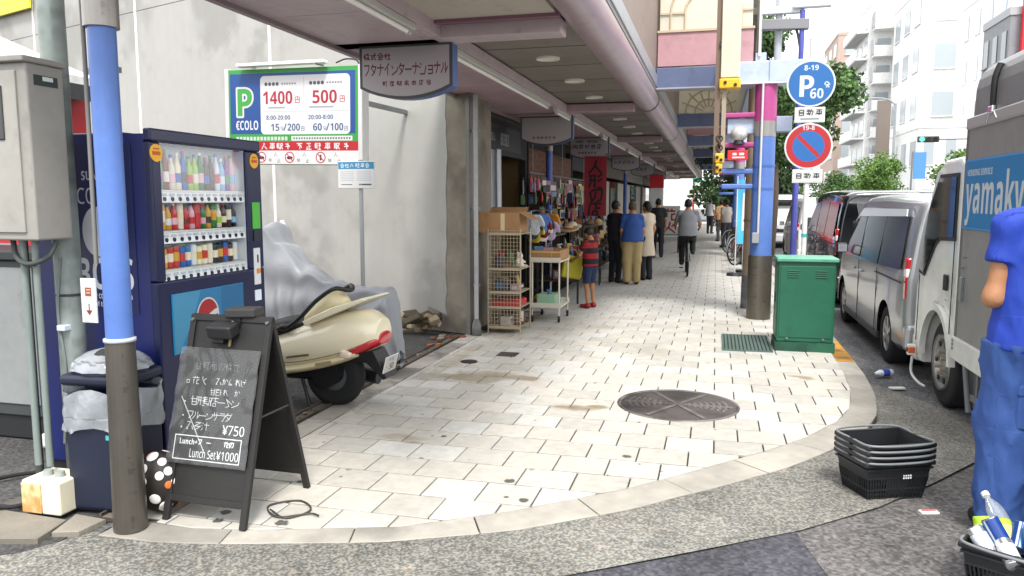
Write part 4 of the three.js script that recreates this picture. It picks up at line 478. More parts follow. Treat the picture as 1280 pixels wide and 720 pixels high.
// ================= covered motorcycle: sheet draped over a bike =================
{ const t = thing('covered_motorcycle', 'motorcycle under a crumpled silver grey cover beside the scooter', 'motorcycle', [-3.76, 0, -6.5]);
  const prof = (x) => { // top height along x, rear at +x
    const k = [[-1.1, .6], [-.9, .85], [-.6, 1.08], [-.44, 1.26], [-.3, 1.38], [-.18, 1.2], [.07, .97], [.3, .85], [.47, .8], [.7, .8], [.87, .79], [.95, .72]]; for (let i = 0; i < k.length - 1; i++) if (x <= k[i + 1][0]) { const f = clamp((x - k[i][0]) / (k[i + 1][0] - k[i][0])); return mix(k[i][1], k[i + 1][1], f * f * (3 - 2 * f)); } return .72; };
  const nx = 110, nz = 90, p = [], ix = [];
  for (let j = 0; j <= nz; j++) for (let i = 0; i <= nx; i++) {
    const x0 = -1.15 + 2.12 * i / nx, s = (j / nz) * 2 - 1, H = prof(x0), wTop = .13 + .1 * Math.exp(-Math.pow((x0 + .35) / .2, 2)) , as = Math.abs(s), len = H - .06;
    // s travels from one hem over the ridge to the other
    let z, y; const flat = .22; if (as < flat) { z = Math.sign(s) * wTop * (as / flat); y = H - .02 * Math.pow(as / flat, 2); } else { const d = (as - flat) / (1 - flat); y = H - .02 - d * len; const fold = Math.sin(x0 * 26 + Math.sin(x0 * 9) * 2 + (s > 0 ? 0 : 2)) * .5 + Math.sin(x0 * 47 + d * 2) * .25; z = Math.sign(s) * (wTop + .1 * Math.pow(d, .7) + .07 * d * fold + .012 * Math.sin(d * 21 + x0 * 12)); }
    const e = sst(.86, .97, x0), e2 = sst(-.98, -1.15, x0); const x = x0 + .04 * Math.sin(y * 13 + s * 3) * (e + e2) + .03 * Math.sin(y * 7 + x0 * 8) * .5; z *= 1 - .75 * Math.pow(e, 2) - .6 * e2; if (e > 0) y = mix(y, Math.min(y, H * (1 - .9 * Math.max(0, (x0 - .9) / .07))), .8 * e); if (e2 > 0) y *= 1 - .5 * e2;
    p.push(x, Math.max(.03, y + .006 * Math.sin(x0 * 33 + s * 11) + .013 * Math.sin(x0 * 15 + Math.abs(s) * 16 + Math.sin(s * 7))), z);
  }
  for (let j = 0; j < nz; j++) for (let i = 0; i < nx; i++) { const a = j * (nx + 1) + i, b = a + nx + 1; ix.push(a, b, a + 1, a + 1, b, b + 1); }
  const g = new THREE.BufferGeometry(); g.setAttribute('position', new THREE.Float32BufferAttribute(p, 3)); g.setIndex(ix); g.computeVertexNormals();
  mesh('cover', g, M('#8b8e93', .45, { metalness: .1, side: THREE.DoubleSide, bumpMap: foldTex, bumpScale: .004 }), t);
  mesh('mirror_bump', sdfGeo(uni([cap([-.34, 1.27, .2], [-.32, 1.42, .24], .06, .03), cap([-.34, 1.27, -.2], [-.36, 1.38, -.26], .06, .03)], .05), [-.6, 1.1, -.45], [-.1, 1.55, .45], .02), M('#c9ccd0', .45, { metalness: .15, bumpMap: foldTex, bumpScale: .01 }), t);
  for (const x of [-.8, .55]) mesh('wheel', TO(.24, .055, x, .29, 0, null, 10, 28), MT.rubber, t); mesh('engine', RB(.5, .3, .2, .05, -.1, .35, 0), MT.darkmetal, t);
}
// scraps against the wall and on the lot
{ const t = thing('firewood_pile', 'small heap of broken wood and stones at the foot of the wall', 'rubble', [-3.55, 0, -8.62]); const q = mulberry(9);
  for (let i = 0; i < 16; i++) mesh(i % 3 ? 'wood_piece' : 'stone', RB(.1 + .2 * q(), .05 + .05 * q(), .06 + .05 * q(), .015, (q() - .5) * .7, .04 + q() * .18, (q() - .5) * .2, [q(), q() * 3, q() * .6]), [M('#6d5a41', .9, { g: woodTex }), M('#b3a78f', .9), M('#4c4437', .9), M('#8a7c66', .9)][i % 4], t); }
{ const q = mulberry(19), items = [['white parking line stub on the dark lot behind the scooter', '#e9e9e6', -3.35, -7.4, .34, .05, 'line'], ['orange scrap of plastic lying on the lot near the wall', '#cf6a2a', -3.0, -7.95, .16, .05, 'litter'], ['orange wrapper beside the drain channel by the covered motorcycle', '#d2703a', -3.1, -6.9, .1, .05, 'litter'], ['white painted stub on the lot under the scooter front', '#e4e4e1', -3.55, -4.75, .2, .05, 'line']];
  for (const [l, c, x, z, w, d, cat] of items) tag(mesh(cat === 'line' ? 'parking_line' : 'litter_scrap', cat === 'line' ? B(w, .004, d, x, -.011, z, [0, -.25, 0]) : RB(w, .02, d, .006, x, -.004, z, [0, q() * 2, .1]), M(c, .8, { g: dirty })), l, cat);
  for (let i = 0; i < 9; i++) tag(mesh('dead_leaves', RB(.05 + .07 * q(), .03, .05, .012, -3.2 + q() * .4, .0, -8.0 - q() * .5, [q() * .3, q() * 3, 0]), M(['#5b3c2c', '#7c4632', '#8b7f6d'][i % 3], .95)), 'small brown scrap in the dirt before the concrete pillar', 'litter', 'scraps by the concrete pillar'); }
// ================= arcade canopy =================
const BAY = 5.75, BZ = (k) => -10.9 - k * BAY; // frames
{ const t = thing('arcade_canopy', 'long covered arcade canopy with pink beams, grey plank soffit and rounded mauve fascia', 'canopy', [0, 0, 0]);
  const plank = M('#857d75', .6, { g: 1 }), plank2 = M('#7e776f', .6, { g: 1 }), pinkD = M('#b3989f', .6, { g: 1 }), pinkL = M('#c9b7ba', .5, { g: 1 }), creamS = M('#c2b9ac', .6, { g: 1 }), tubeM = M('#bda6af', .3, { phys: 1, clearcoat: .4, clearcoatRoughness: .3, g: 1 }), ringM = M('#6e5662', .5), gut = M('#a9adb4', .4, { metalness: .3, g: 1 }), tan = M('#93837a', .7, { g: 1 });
  const Z0 = -2.5, Z1 = -47;
  mesh('roof_deck', B(2.3, .08, Z0 - Z1 - .1, -1.98, 3.12, (Z0 + Z1) / 2), M('#8c8a86', .8), t);
  // near bay: framed cream panel
  mesh('soffit_panel', B(1.0, .03, 2.2, -1.65, 2.95, -4.55), creamS, t); mesh('soffit_panel', B(1.0, .03, .75, -1.65, 2.95, -2.95), creamS, t);
  mesh('soffit_border', B(1.06, .05, .1, -1.65, 2.935, -3.4), pinkL, t); mesh('soffit_border', B(1.06, .03, .05, -1.65, 2.925, -5.6), MT.mauve, t);
  // left strip of pink sheets beside the lamps
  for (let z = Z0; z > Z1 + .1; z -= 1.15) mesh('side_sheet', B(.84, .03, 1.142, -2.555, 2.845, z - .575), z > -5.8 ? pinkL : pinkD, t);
  mesh('outer_trim', B(.05, .12, Z0 - Z1, -3.0, 2.86, (Z0 + Z1) / 2), M('#8d7d80', .5), t); mesh('lamp_rail', B(.09, .1, Z0 - Z1, -2.12, 2.89, (Z0 + Z1) / 2), pinkL, t);
  let n = 0; for (let z = -5.95; z > Z1 + .5; z -= .48) { const k = (z + 10.9) / BAY; mesh('soffit_plank', B(.98, .02, .468, -1.6, 2.965 + .004 * (n % 2), z - .24), n++ % 3 ? plank : plank2, t); }
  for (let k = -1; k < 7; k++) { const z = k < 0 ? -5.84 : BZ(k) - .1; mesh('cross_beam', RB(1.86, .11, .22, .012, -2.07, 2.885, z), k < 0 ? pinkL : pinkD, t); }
  const prof = (r) => { const l = []; for (let i = 0; i <= 28; i++) { const a = (-120 + 250 * i / 28) * D + Math.PI * .0; l.push([Math.sin(a) * r * -1, -Math.cos(a) * r]); } return l; };
  const seg = (z0, z1, r) => { const g = new THREE.CylinderGeometry(r, r, Math.abs(z1 - z0), 40, 1, true); g.rotateX(Math.PI / 2); g.translate(-1.0, 3.045, (z0 + z1) / 2); return g; };
  const cuts = [Z0, ...Array.from({ length: 7 }, (_, k) => BZ(k) - .55), Z1]; for (let i = 0; i < cuts.length - 1; i++) { mesh('fascia_tube', seg(cuts[i] - .02, cuts[i + 1] + .02, .166), tubeM, t); if (i) mesh('tube_ring', seg(cuts[i] + .045, cuts[i] - .045, .173), ringM, t); }
  mesh('tube_cap', CY(.168, .168, .02, -1.0, 3.045, Z0, [Math.PI / 2, 0, 0], 32), tubeM, t);
  mesh('gutter', RB(.06, .16, Z0 - Z1, .01, -.845, 3.2, (Z0 + Z1) / 2), gut, t); for (let i = 0; i < cuts.length - 1; i++) mesh('upper_panel', B(.04, 1.4, cuts[i] - cuts[i + 1] - .02, -.86, 3.99, (cuts[i] + cuts[i + 1]) / 2), tan, t);
  const dl = M('#d8d4c8', .35), zs = []; for (let k = -1; k < 6; k++) for (let i = 0; i < 3; i++) zs.push(BZ(k) - 2.26 - i * 1.45); for (const z of zs) { const o = mesh('downlight', LA([[0, -.012], [.075, -.012], [.1, -.022], [.105, -.03], [.115, -.03], [.115, 0]], 28, [-1.6, 2.968, z]), dl, t); mesh('lamp_lens', CY(.072, .072, .006, -1.6, 2.951, z, null, 24), M('#e9e4d4', .3), o); }
}
{ const t = thing('added_vault_roof', 'translucent barrel vault roof added over the outer strip to darken the arcade paving', 'roof', [-.2, 0, 0]), pv = M('#d9d6cc', .8, { phys: 1, transmission: .22, thickness: 0 });  // vault and side panels added above the arched frames to darken the paving below
  for (let k = 0; k < 6; k++) { const g = new THREE.CylinderGeometry(.72, .72, BAY - .04, 20, 1, true, 0, Math.PI); g.rotateZ(Math.PI / 2); g.rotateY(Math.PI / 2); if (k > -1) { g.computeBoundingBox(); } g.translate(0, 4.3, BZ(k) - BAY / 2); mesh('vault_panel', g, pv, t); mesh('side_panel', B(.03, .82, BAY - .04, .7, 3.9, BZ(k) - BAY / 2), pv, t); mesh('vault_rib', tf(new THREE.TorusGeometry(.72, .03, 6, 24, Math.PI), [0, 4.3, BZ(k) - BAY]), M('#a7a59c', .5), t); } }
// fluorescent battens along the lamp rail
{ const m0 = M('#c9c6bf', .4, { g: 1 }), tubeW = M('#eceae4', .3); let first;
  const bl = ['over the scooter before the katakana sign', 'beside the katakana hanging sign', 'over the clothes rail by the blank sign', 'by the three row lettered sign', 'over the table below the red banner', 'by the one row kanji sign', 'over the fireworks board', 'by the pale fronted shops', 'at the far end of the arcade'].map((q) => 'fluorescent tube batten under the arcade soffit ' + q);
  for (let k = 0; k < 9; k++) { const z = -3.3 - k * 4.35 - (k ? .25 : 0); if (!first) { first = thing('fluorescent_batten', bl[0], 'lamp', [-2.12, 2.83, z], 0, 'fluorescent battens under the arcade'); mesh('housing', RB(.07, .05, 3.9, .01, 0, -.015, 0), m0, first); mesh('tube', CY(.017, .017, 3.7, 0, -.058, 0, [Math.PI / 2, 0, 0]), tubeW, first); for (const s of [-1, 1]) mesh('holder', RB(.04, .05, .04, .006, 0, -.055, s * 1.88), m0, first); } else copy(first, [-2.12, 2.83, z], 0, bl[k]); } }
// hanging shop signs
{ const outline = (w, h) => { const l = [[-w / 2, h / 2], [w / 2, h / 2], [w / 2, -h * .28]]; for (let i = 0; i <= 10; i++) { const u = i / 10; l.push([w / 2 - w * u, -h * .28 - h * .22 * Math.sin(Math.PI * u) ** .8]); } return l.slice(0, 3).concat(l.slice(4, -1)).concat([[-w / 2, -h * .28]]).reverse(); };
  const signs = [[-5.95, 'hanging lamp box sign with large red katakana company name', (x, w, h) => { x.strokeStyle = '#7b1f30'; jtext(x, '株式会社', 30, 60, 62, 66, 9); jt(x, 'フタナインターナショナル', 24, 150, 70, 112, 66, 13); jtext(x, '町屋駅前商店街', 210, 305, 46, 68, 7); }],
    [-11.4, 'blank white hanging lamp box sign with small red letters below', (x, w, h) => { x.strokeStyle = '#8d3a3f'; jtext(x, '町和駅商店街', 200, 318, 44, 66, 7); }],
    [-15.4, 'hanging lamp box sign with black lettering on white in three rows', (x, w, h) => { x.strokeStyle = '#231c22'; jtext(x, '空円島', 120, 60, 56, 60, 8); jtext(x, '有村商店', 380, 60, 56, 60, 8); x.font = 'bold 100px sans-serif'; x.fillStyle = '#231c22'; x.fillText('(', 35, 235); x.fillText(')', 150, 235); jtext(x, '有', 70, 145, 90, 90, 12); jtext(x, '島村商店', 200, 145, 104, 130, 14); jtext(x, '町駅前商店街', 190, 305, 48, 68, 7); }],
    [-21.8, 'hanging lamp box sign reading one row of dark kanji', (x, w, h) => { x.strokeStyle = '#2b2530'; jtext(x, '人形の花火', 70, 150, 110, 130, 14); }], [-27, 'far hanging lamp box sign with grey dashes of lettering', (x, w, h) => { x.strokeStyle = '#3b3540'; jtext(x, '空商店', 160, 140, 120, 150, 14); }], [-33, 'most distant hanging lamp box sign with faint lettering', (x, w, h) => { x.strokeStyle = '#4b4550'; jtext(x, '村店', 220, 140, 130, 170, 14); }]];
  GL['屋'] = '1181|1109|1383|8183|3474|3787|5559|2989';
  for (const [z, label, fn] of signs) { const w = .78, h = .42, t = thing('hanging_sign', label, 'sign', [z > -7 ? -2.43 : -2.46, 2.62, z], 0, 'lamp box signs hung along the arcade'); const body = M('#4a6ca8', .4, { g: 1 });
    mesh('lamp_box', PR(outline(w, h), .15, .008), body, t); mesh('front_rim', PR(outline(w + .012, h + .012), .012, 0, [0, 0, .077]), M('#3d3a3c', .5), t); const g = new THREE.ShapeGeometry(shp(outline(w - .035, h - .035))); { const p = g.attributes.position, u = g.attributes.uv; for (let i = 0; i < p.count; i++) u.setXY(i, p.getX(i) / w + .5, p.getY(i) / h + .5); } g.translate(0, 0, .0845);
    mesh('printed_face', g, canvas(850, 460, (x, W, H) => { x.fillStyle = '#cfc6c8'; x.fillRect(0, 0, W, H); fn(x, W, H); }), t, true); for (const x of [-.2, .22]) mesh('hanger', [B(.035, .08, .035, x, h / 2 + .03, 0), B(.06, .02, .06, x, h / 2 + .07, 0)], MT.black, t); } }
// blue inner posts under the sign line
for (const [i, z] of [[0, -12.75], [1, -24], [2, -35]]) { const t = thing('inner_post', ['slim dark blue post standing behind the blank hanging sign', 'slim blue post beyond the red cloth banner', 'slim blue post far down the arcade shop line'][i], 'post', [-2.72, 0, z]); mesh('shaft', CY(.055, .055, 2.45, 0, 1.22, 0), M('#3d57a4', .45, { g: 1 }), t); mesh('top_sleeve', CY(.06, .06, .42, 0, 2.62, 0), M('#8e8780', .5, { metalness: .4 }), t); }
// ================= outer frames with arched lights =================
{ const beamM = M('#5b6687', .5, { g: 1 }), pk = M('#bb9096', .6, { g: 1 }), fr = M('#b5a68d', .5), lite = M('#f6f2e6', .75, { phys: 1, transmission: .6, thickness: 0 });
  for (let k = 0; k < 6; k++) { const z = BZ(k); const t = thing('arch_frame', k ? ['', 'arched light panel over a blue cross beam, second frame along the arcade', 'arched light panel over a blue cross beam, third frame along the arcade', 'arched light panel over a blue cross beam, fourth frame along the arcade', 'arched light panel over a blue cross beam, fifth frame along the arcade', 'arched light panel over a blue cross beam, last frame along the arcade'][k] : 'arched light panel over a pink board and blue cross beam beside the round fascia', 'frame', [-.2, 3.1, z], 0, 'arched frames of the arcade');
    mesh('blue_beam', RB(1.26, .27, .2, .01, 0, .135, 0), beamM, t); mesh('beam_lip', B(1.26, .02, .26, 0, -.005, 0), M('#9c9aa2', .5), t); const yb = k % 2 ? .29 : .77; if (k % 2 === 0) { mesh('pink_board', B(1.24, .44, .06, 0, .52, 0), pk, t); mesh('board_trim', B(1.26, .03, .1, 0, .755, 0), fr, t); }
    mesh('light_panel', B(1.2, 1.2, .02, 0, yb + .6, 0), lite, t); for (const r of [.27, .46]) mesh('arch_bar', [tf(new THREE.TorusGeometry(r, .014, 6, 32, Math.PI), [0, yb + (k % 2 ? 0 : .22), .02]), ...(k % 2 ? [] : [ST([r, yb, .02], [r, yb + .22, .02], .014), ST([-r, yb, .02], [-r, yb + .22, .02], .014)])], fr, t); if (k % 2 === 0) for (const s of [-1, 1]) mesh('cross_bar', B(.32, .024, .02, s * .44, yb + .22, .02), fr, t);
    for (let i = 1; i < 8; i++) { const a = i * 22.5 * D; if (k % 2) mesh('fan_bar', ST([.12 * Math.cos(a), yb + .12 * Math.sin(a), .02], [.58 * Math.cos(a), yb + .58 * Math.sin(a), .02], .012), fr, t); } }
}
// ================= outer columns =================
{ const pinkC = M('#b24587', .5, { g: 1 }), pale = M('#b9c6de', .45, { g: 1 });
  const col = (z, label, full) => { const t = thing('outer_column', label, 'column', [.6, 0, z], 0, 'outer columns of the arcade');
    mesh('foot_sleeve', CY(.155, .16, .86, 0, .43, 0, null, 32), M('#6f6a60', .4, { metalness: .65, g: brushTex }), t); mesh('shaft', CY(.14, .14, 1.58, 0, 1.65, 0, null, 32), MT.blue, t); for (const y of [1.75, 2.05]) mesh('band', CY(.146, .146, .03, 0, y, 0, null, 32), M('#3f63ad', .5), t); mesh('grey_sleeve', CY(.143, .143, .2, 0, 2.53, 0, null, 32), M('#8d8b88', .4, { metalness: .4 }), t); mesh('pink_band', CY(.14, .14, .5, 0, 2.87, 0, null, 32), pinkC, t);
    mesh('head_beam', [RB(.62, .27, .26, .012, -.2, 3.26, 0), RB(.42, .27, .26, .012, .23, 3.26, .02)], pale, t); mesh('head_beam_lip', B(.98, .02, .32, -.03, 3.115, 0), M('#d4dbe6', .5), t);
    if (full) { mesh('conduit', CY(.016, .016, 2.0, -.05, 2.1, .15), M('#c3c4c4', .4, { metalness: .3 }), t); mesh('conduit_box', RB(.09, .14, .08, .01, -.08, 1.1, .16), M('#8c8f94', .5), t); }
    for (const [y, m] of [[2.72, pinkC], [2.33, pinkC], [1.98, MT.blue], [1.78, MT.blue]]) mesh('side_arm', RB(.42, .07, .08, .02, -.33, y, 0), m, t); mesh('lower_beam', RB(.4, .2, .2, .01, -.28, 2.58, -.12), pale, t); mesh('lower_beam', RB(.2, .2, .2, .01, .24, 2.6, -.12), pale, t);
    return t; };
  const c0 = col(-10.86, 'big sky blue arcade column with pink band behind the green cabinet', 1);
  mesh('globe_lamp', SP(.11, -.33, 2.47, .1, 1, .95, .9, 22), M('#c9c9c6', .12, { metalness: .3 }), c0); mesh('lamp_base', CY(.06, .07, .05, -.33, 2.36, .1), MT.darkmetal, c0); const rs = mesh('red_sign', RB(.26, .13, .06, .006, -.34, 2.19, .1), M('#c8222d', .45), c0); mesh('sign_marks', [B(.05, .03, .004, -.38, 2.205, .132), B(.06, .03, .004, -.29, 2.205, .132), B(.16, .018, .004, -.33, 2.16, .132)], M('#f0dcd8', .5), rs);
  col(-22.4, 'sky blue arcade column far along the kerb beyond the tan pole', 0); col(-33.9, 'smallest sky blue arcade column near the far end of the arcade', 0);
  // long eaves beam joining the columns
  const e = thing('eaves_beam', 'pale blue eaves beam carried along the tops of the outer columns', 'beam', [0, 0, 0]); for (let k = 0; k < 3; k++) mesh('beam_length', RB(.14, .16, 11.3, .01, .52, 3.46, -16.6 - k * 11.5), pale, e);
}
{ const t = thing('hung_sign_panel', 'tall narrow cream sign panel hung beside the arched frame with yellow black clamps', 'sign', [.12, 0, -9.8]);
  mesh('panel', RB(.22, 1.5, .14, .012, 0, 3.8, 0), M('#d9cfb9', .6, { g: 1 }), t); mesh('edge_post', B(.06, 2.7, .08, -.14, 3.25, -.02), M('#6d5b4d', .6), t); mesh('thin_post', B(.05, .9, .05, -.06, 2.5, .0), M('#9a8a78', .6), t); mesh('mount_arm', B(.06, .06, 1.3, -.1, 3.45, -.6), MT.darkmetal, t);
  for (const [x, y, w] of [[-.0, 2.98, .25], [-.1, 2.1, .1], [-.1, 1.98, .08]]) { const o = mesh('yellow_clamp', RB(w, .12, .16, .02, x, y, .02), M('#e2ab1c', .5), t); mesh('black_stripe', [CY(.02, .02, .02, x - w * .22, y + .01, .105, [Math.PI / 2, 0, 0], 10), CY(.02, .02, .02, x + w * .25, y - .02, .105, [Math.PI / 2, 0, 0], 10)], MT.black, o); } mesh('hazard_chain', [0, 1, 2, 3, 4].map((i) => TO(.035, .012, -.1, 2.34 - i * .055, .02, [0, i % 2 * 1.5, 0], 6, 12)), M('#3a2f1c', .6), t); }
{ const t = thing('tan_utility_pole', 'slender tan utility pole with grey foot beside the big blue column', 'pole', [.49, 0, -11.85]); mesh('pole', CY(.075, .085, 3.6, 0, 2.1, 0, null, 20), M('#93806a', .7, { g: 1 }), t); mesh('grey_foot', CY(.09, .095, .5, 0, .25, 0, null, 20), M('#8b8f94', .6, { g: dirty }), t); mesh('upper_pole', CY(.08, .08, 3.4, 0, 5.4, 0, null, 20), M('#a7aeb6', .5, { g: 1 }), t); mesh('band', CY(.092, .092, .03, 0, 1.3, 0, null, 20), M('#6f5f4d', .6), t); }
{ const t = thing('overhead_gantry', 'grey steel cross gantry above the signs with a purple lamp post', 'gantry', [0, 0, 0]); mesh('lamp_post', CY(.035, .045, 4.2, 1.08, 2.1, -11.6), M('#4f55a8', .5, { g: 1 }), t); mesh('gantry_beam', RB(.9, .14, .12, .01, .72, 4.02, -11.6, [0, 0, -.03]), M('#77777c', .5), t); mesh('gantry_beam', RB(.8, .1, .1, .01, .7, 4.22, -11.65, [0, 0, .0]), M('#b8bcc2', .5), t); mesh('post', CY(.05, .05, 1.3, .78, 3.9, -11.7), M('#a3a8ae', .5), t); mesh('bracket_arm', TU([[1.08, 3.6, -11.6], [1.02, 3.9, -11.6], [.98, 4.0, -11.6]], .018), MT.darkmetal, t); mesh('lamp_arm', RB(.5, .06, .12, .02, 1.2, 4.25, -11.6), M('#c9ccd2', .4), t); }
{ // round traffic signs
  const t = thing('traffic_sign_post', 'white post with blue parking sign above a red ringed no parking sign', 'traffic sign', [1.11, 0, -10.5]);
  mesh('post', CY(.032, .032, 3.6, 0, 1.8, -.03), MT.white, t); mesh('post_band', CY(.036, .036, .04, 0, 1.15, -.03), M('#3aa7a6', .5), t); mesh('post_tip', SP(.034, 0, 3.6, -.03), MT.white, t);
  const disc = (y, nm, fn) => { const o = mesh(nm, CY(.288, .288, .012, 0, y, .01, [Math.PI / 2, 0, 0], 40), M('#e4e6e8', .4), t); const g = new THREE.CircleGeometry(.285, 40); g.translate(0, y, .0175); mesh('sign_face', g, canvas(512, 512, fn), o, true); };
  disc(3.05, 'parking_disc', (x, w) => { x.fillStyle = '#f3f6f8'; x.fillRect(0, 0, w, w); x.fillStyle = '#1b78c8'; x.beginPath(); x.arc(256, 256, 240, 0, 7); x.fill(); x.fillStyle = '#f3f6f8'; x.font = 'bold 330px sans-serif'; x.fillText('P', 105, 400); x.font = 'bold 150px sans-serif'; x.fillText('60', 245, 420, 150); x.font = 'bold 80px sans-serif'; x.fillText('8-19', 175, 110, 170); x.strokeStyle = '#f3f6f8'; jtext(x, '分', 385, 235, 74, 70, 12); });
  disc(2.275, 'no_parking_disc', (x, w) => { x.fillStyle = '#f3f3f3'; x.fillRect(0, 0, w, w); x.fillStyle = '#d1202c'; x.beginPath(); x.arc(256, 256, 240, 0, 7); x.fill(); x.fillStyle = '#2277cc'; x.beginPath(); x.arc(256, 256, 172, 0, 7); x.fill(); x.strokeStyle = '#d1202c'; x.lineWidth = 44; x.beginPath(); x.moveTo(140, 140); x.lineTo(372, 372); x.stroke(); x.fillStyle = '#f6efee'; x.font = 'bold 70px sans-serif'; x.fillText('19-8', 180, 75, 160); });
  for (const [y, h, two] of [[2.665, .19, 1], [1.9, .17, 0]]) { const o = mesh('plate', RB(.36, h, .012, .008, 0, y, .008), MT.white, t); mesh('plate_print', sheet(.34, h - .02, [0, y, .0155]), canvas(340, 180, (x, w, hh) => { x.fillStyle = '#f2f3f2'; x.fillRect(0, 0, w, hh); x.strokeStyle = '#23252b'; jtext(x, '自動車', 22, two ? 14 : 40, 88, 105, 12); if (two) { x.fillStyle = '#9da3a8'; x.fillRect(60, 132, 220, 22); } }), o, true); }
}
{ const t = thing('green_cabinet', 'green steel roadside control cabinet on a plinth beside the drain grate', 'cabinet', [.95, 0, -8.78]); const gm = M('#1a6047', .45, { g: 1 });
  mesh('plinth', B(.6, .1, .5, 0, .05, 0), M('#1c5c45', .6, { g: dirty }), t); mesh('cabinet_body', RB(.57, .86, .46, .012, 0, .53, 0), gm, t); mesh('roof', RB(.61, .04, .52, .01, 0, .975, 0), M('#5fa58b', .4, { g: 1 }), t); mesh('front_panel', RB(.53, .76, .012, .004, 0, .53, .233), gm, t);
  for (const x of [-.14, .14]) for (let i = 0; i < 4; i++) mesh('louvre', RB(.11, .012, .014, .003, x, .86 - i * .022, .24), gm, t); for (const x of [-.18, .18]) mesh('bolt', CY(.012, .012, .012, x, .14, .243, [Math.PI / 2, 0, 0], 10), MT.galv, t); mesh('side_handle', RB(.02, .1, .03, .004, -.293, .55, .02), MT.darkmetal, t); mesh('side_door', RB(.01, .76, .4, .003, -.288, .53, 0), gm, t); }
// ================= shops under the arcade =================
const dark = M('#857463', .85, { g: 1 }), darkB = M('#1d1c1d', .8), brownW = M('#5a3b22', .7, { g: woodTex });
{ const t = thing('shop_block', 'long dark building above the arcade shops', 'building', [0, 0, 0]); mesh('upper_wall', PR([[-3.1, 9.2], [-3.1, 47.2], [-9, 47.2], [-9, 11.3]], 7, 0, [0, 6.5, 0], [-Math.PI / 2, 0, 0]), M('#8f8a84', .8, { g: concreteTex }), t); mesh('rear_wall', B(.2, 3.2, 34, -7.3, 1.6, -30.1), dark, t); }
const shopDefs = [ // z near, z far, header colour, header letters, label
  [-9.62, -12.55, '#26262a', 'open shop with dark header and tan back wall behind the wire rack', 1], [-12.65, -16.6, '#7a4a26', 'open shop with brown wooden header behind the boy', 2], [-16.7, -21.6, '#2c2527', 'dim toy shop behind the group of standing people', 3], [-21.7, -27.2, '#6a655d', 'shop with grey header behind the man in dark clothes', 4], [-27.3, -33.5, '#8d8a80', 'shop with pale header far along the arcade', 5], [-33.6, -40, '#5a4a40', 'shop with brown grey header farther along the arcade', 6], [-40.1, -47, '#b8b4aa', 'last pale fronted shop at the arcade end', 7]];
for (const [z0, z1, hc, label, k] of shopDefs) {
  const L = z0 - z1, zc = (z0 + z1) / 2, t = thing('shop', label, 'shop', [-3.08, 0, zc]), deep = k === 1 ? 1.25 : 3.6;
  mesh('floor', B(deep, .03, L, -deep / 2, 0, 0), M('#6b655d', .8, { g: 1 }), t); mesh('back_wall', B(.08, 2.8, L, -deep, 1.4, 0), k === 1 ? M('#8a6a38', .8, { g: woodTex }) : dark, t); mesh('ceiling', B(deep, .06, L, -deep / 2, 2.78, 0), M('#5a554f', .9), t); for (const s of [-1, 1]) mesh('side_wall', B(deep, 2.8, .08, -deep / 2, 1.4, s * (L / 2 - .03)), k === 1 ? M('#6c5630', .8, { g: 1 }) : dark, t);
  const hd = mesh('header', RB(.1, .5, L - .06, .01, -.02, k === 2 ? 2.22 : 2.5, 0), M(hc, .7, { g: k === 2 ? woodTex : 1 }), t); mesh('fascia_gap', B(.06, .5, L, -.1, 2.62, 0), darkB, t);
  for (const s of [-1, 1]) mesh('door_jamb', B(.1, 2.6, .1, -.03, 1.3, s * (L / 2 - .05)), k < 4 ? darkB : M('#7b766e', .7, { g: 1 }), t);
  if (k === 1) mesh('header_letters', sheet(2.2, .34, [.0345, 2.5, .1], [0, Math.PI / 2, 0]), canvas(880, 136, (x, w, h) => { x.fillStyle = '#26262a'; x.fillRect(0, 0, w, h); x.fillStyle = '#aeb0b2'; x.font = 'bold 58px sans-serif'; x.fillText('SSLL', 170, 94, 150); x.font = 'bold 96px sans-serif'; x.fillText('BIBI', 400, 110, 190); }), hd, true);
  if (k >= 4) { for (let i = 0; i < 3; i++) { mesh('display_window', B(.02, 1.6, L / 3 - .3, -.06, 1.35, -L / 3 + i * L / 3), i === 1 ? MT.glass : M('#a9a49a', .5), t); } mesh('stall_riser', B(.3, .5, L - .4, .0, .25, 0), M('#8a857c', .7, { g: 1 }), t); }
  if (k === 1) { for (let i = 0; i < 2; i++) mesh('wall_shelf', B(.3, .03, L - .5, -deep + .2, 1.0 + .6 * i, 0), MT.wood, t); mesh('hanging_bulb_row', [0, 1, 2].map((i) => SP(.03, -.5, 2.2, 1 - i * .4)), M('#d8c9a0', .4), t); }
  if (k === 2 || k === 3) { for (let i = 0; i < 3; i++) mesh('inner_shelf', B(.5, .03, L - .4, -1.9, .5 + .55 * i, 0), M('#3c3028', .8), t); mesh('lintel', B(.08, .1, L - .2, -.05, 1.98, 0), brownW, t); mesh('window_panes', [0, 1, 2, 3].map((i) => B(.02, .35, .6, -.3, 1.95, -1.3 + i * .8)), M('#33383a', .15), t); }
}
{ const o = thing('white_hanging_cloth', 'white pleated cloth hanging in the doorway of the first shop', 'cloth', [-2.95, 1.35, -10.0]); const g = new THREE.PlaneGeometry(.32, .85, 60, 6), p = g.attributes.position; for (let i = 0; i < p.count; i++) p.setZ(i, .025 * Math.sin(p.getX(i) * 70) + .01 * Math.sin(p.getY(i) * 5)); g.computeVertexNormals(); g.translate(0, .5, 0); mesh('cloth', g, M('#b9bec3', .8), o); mesh('rail', CY(.01, .01, .36, 0, .93, 0, [0, 0, Math.PI / 2]), MT.galv, o); }
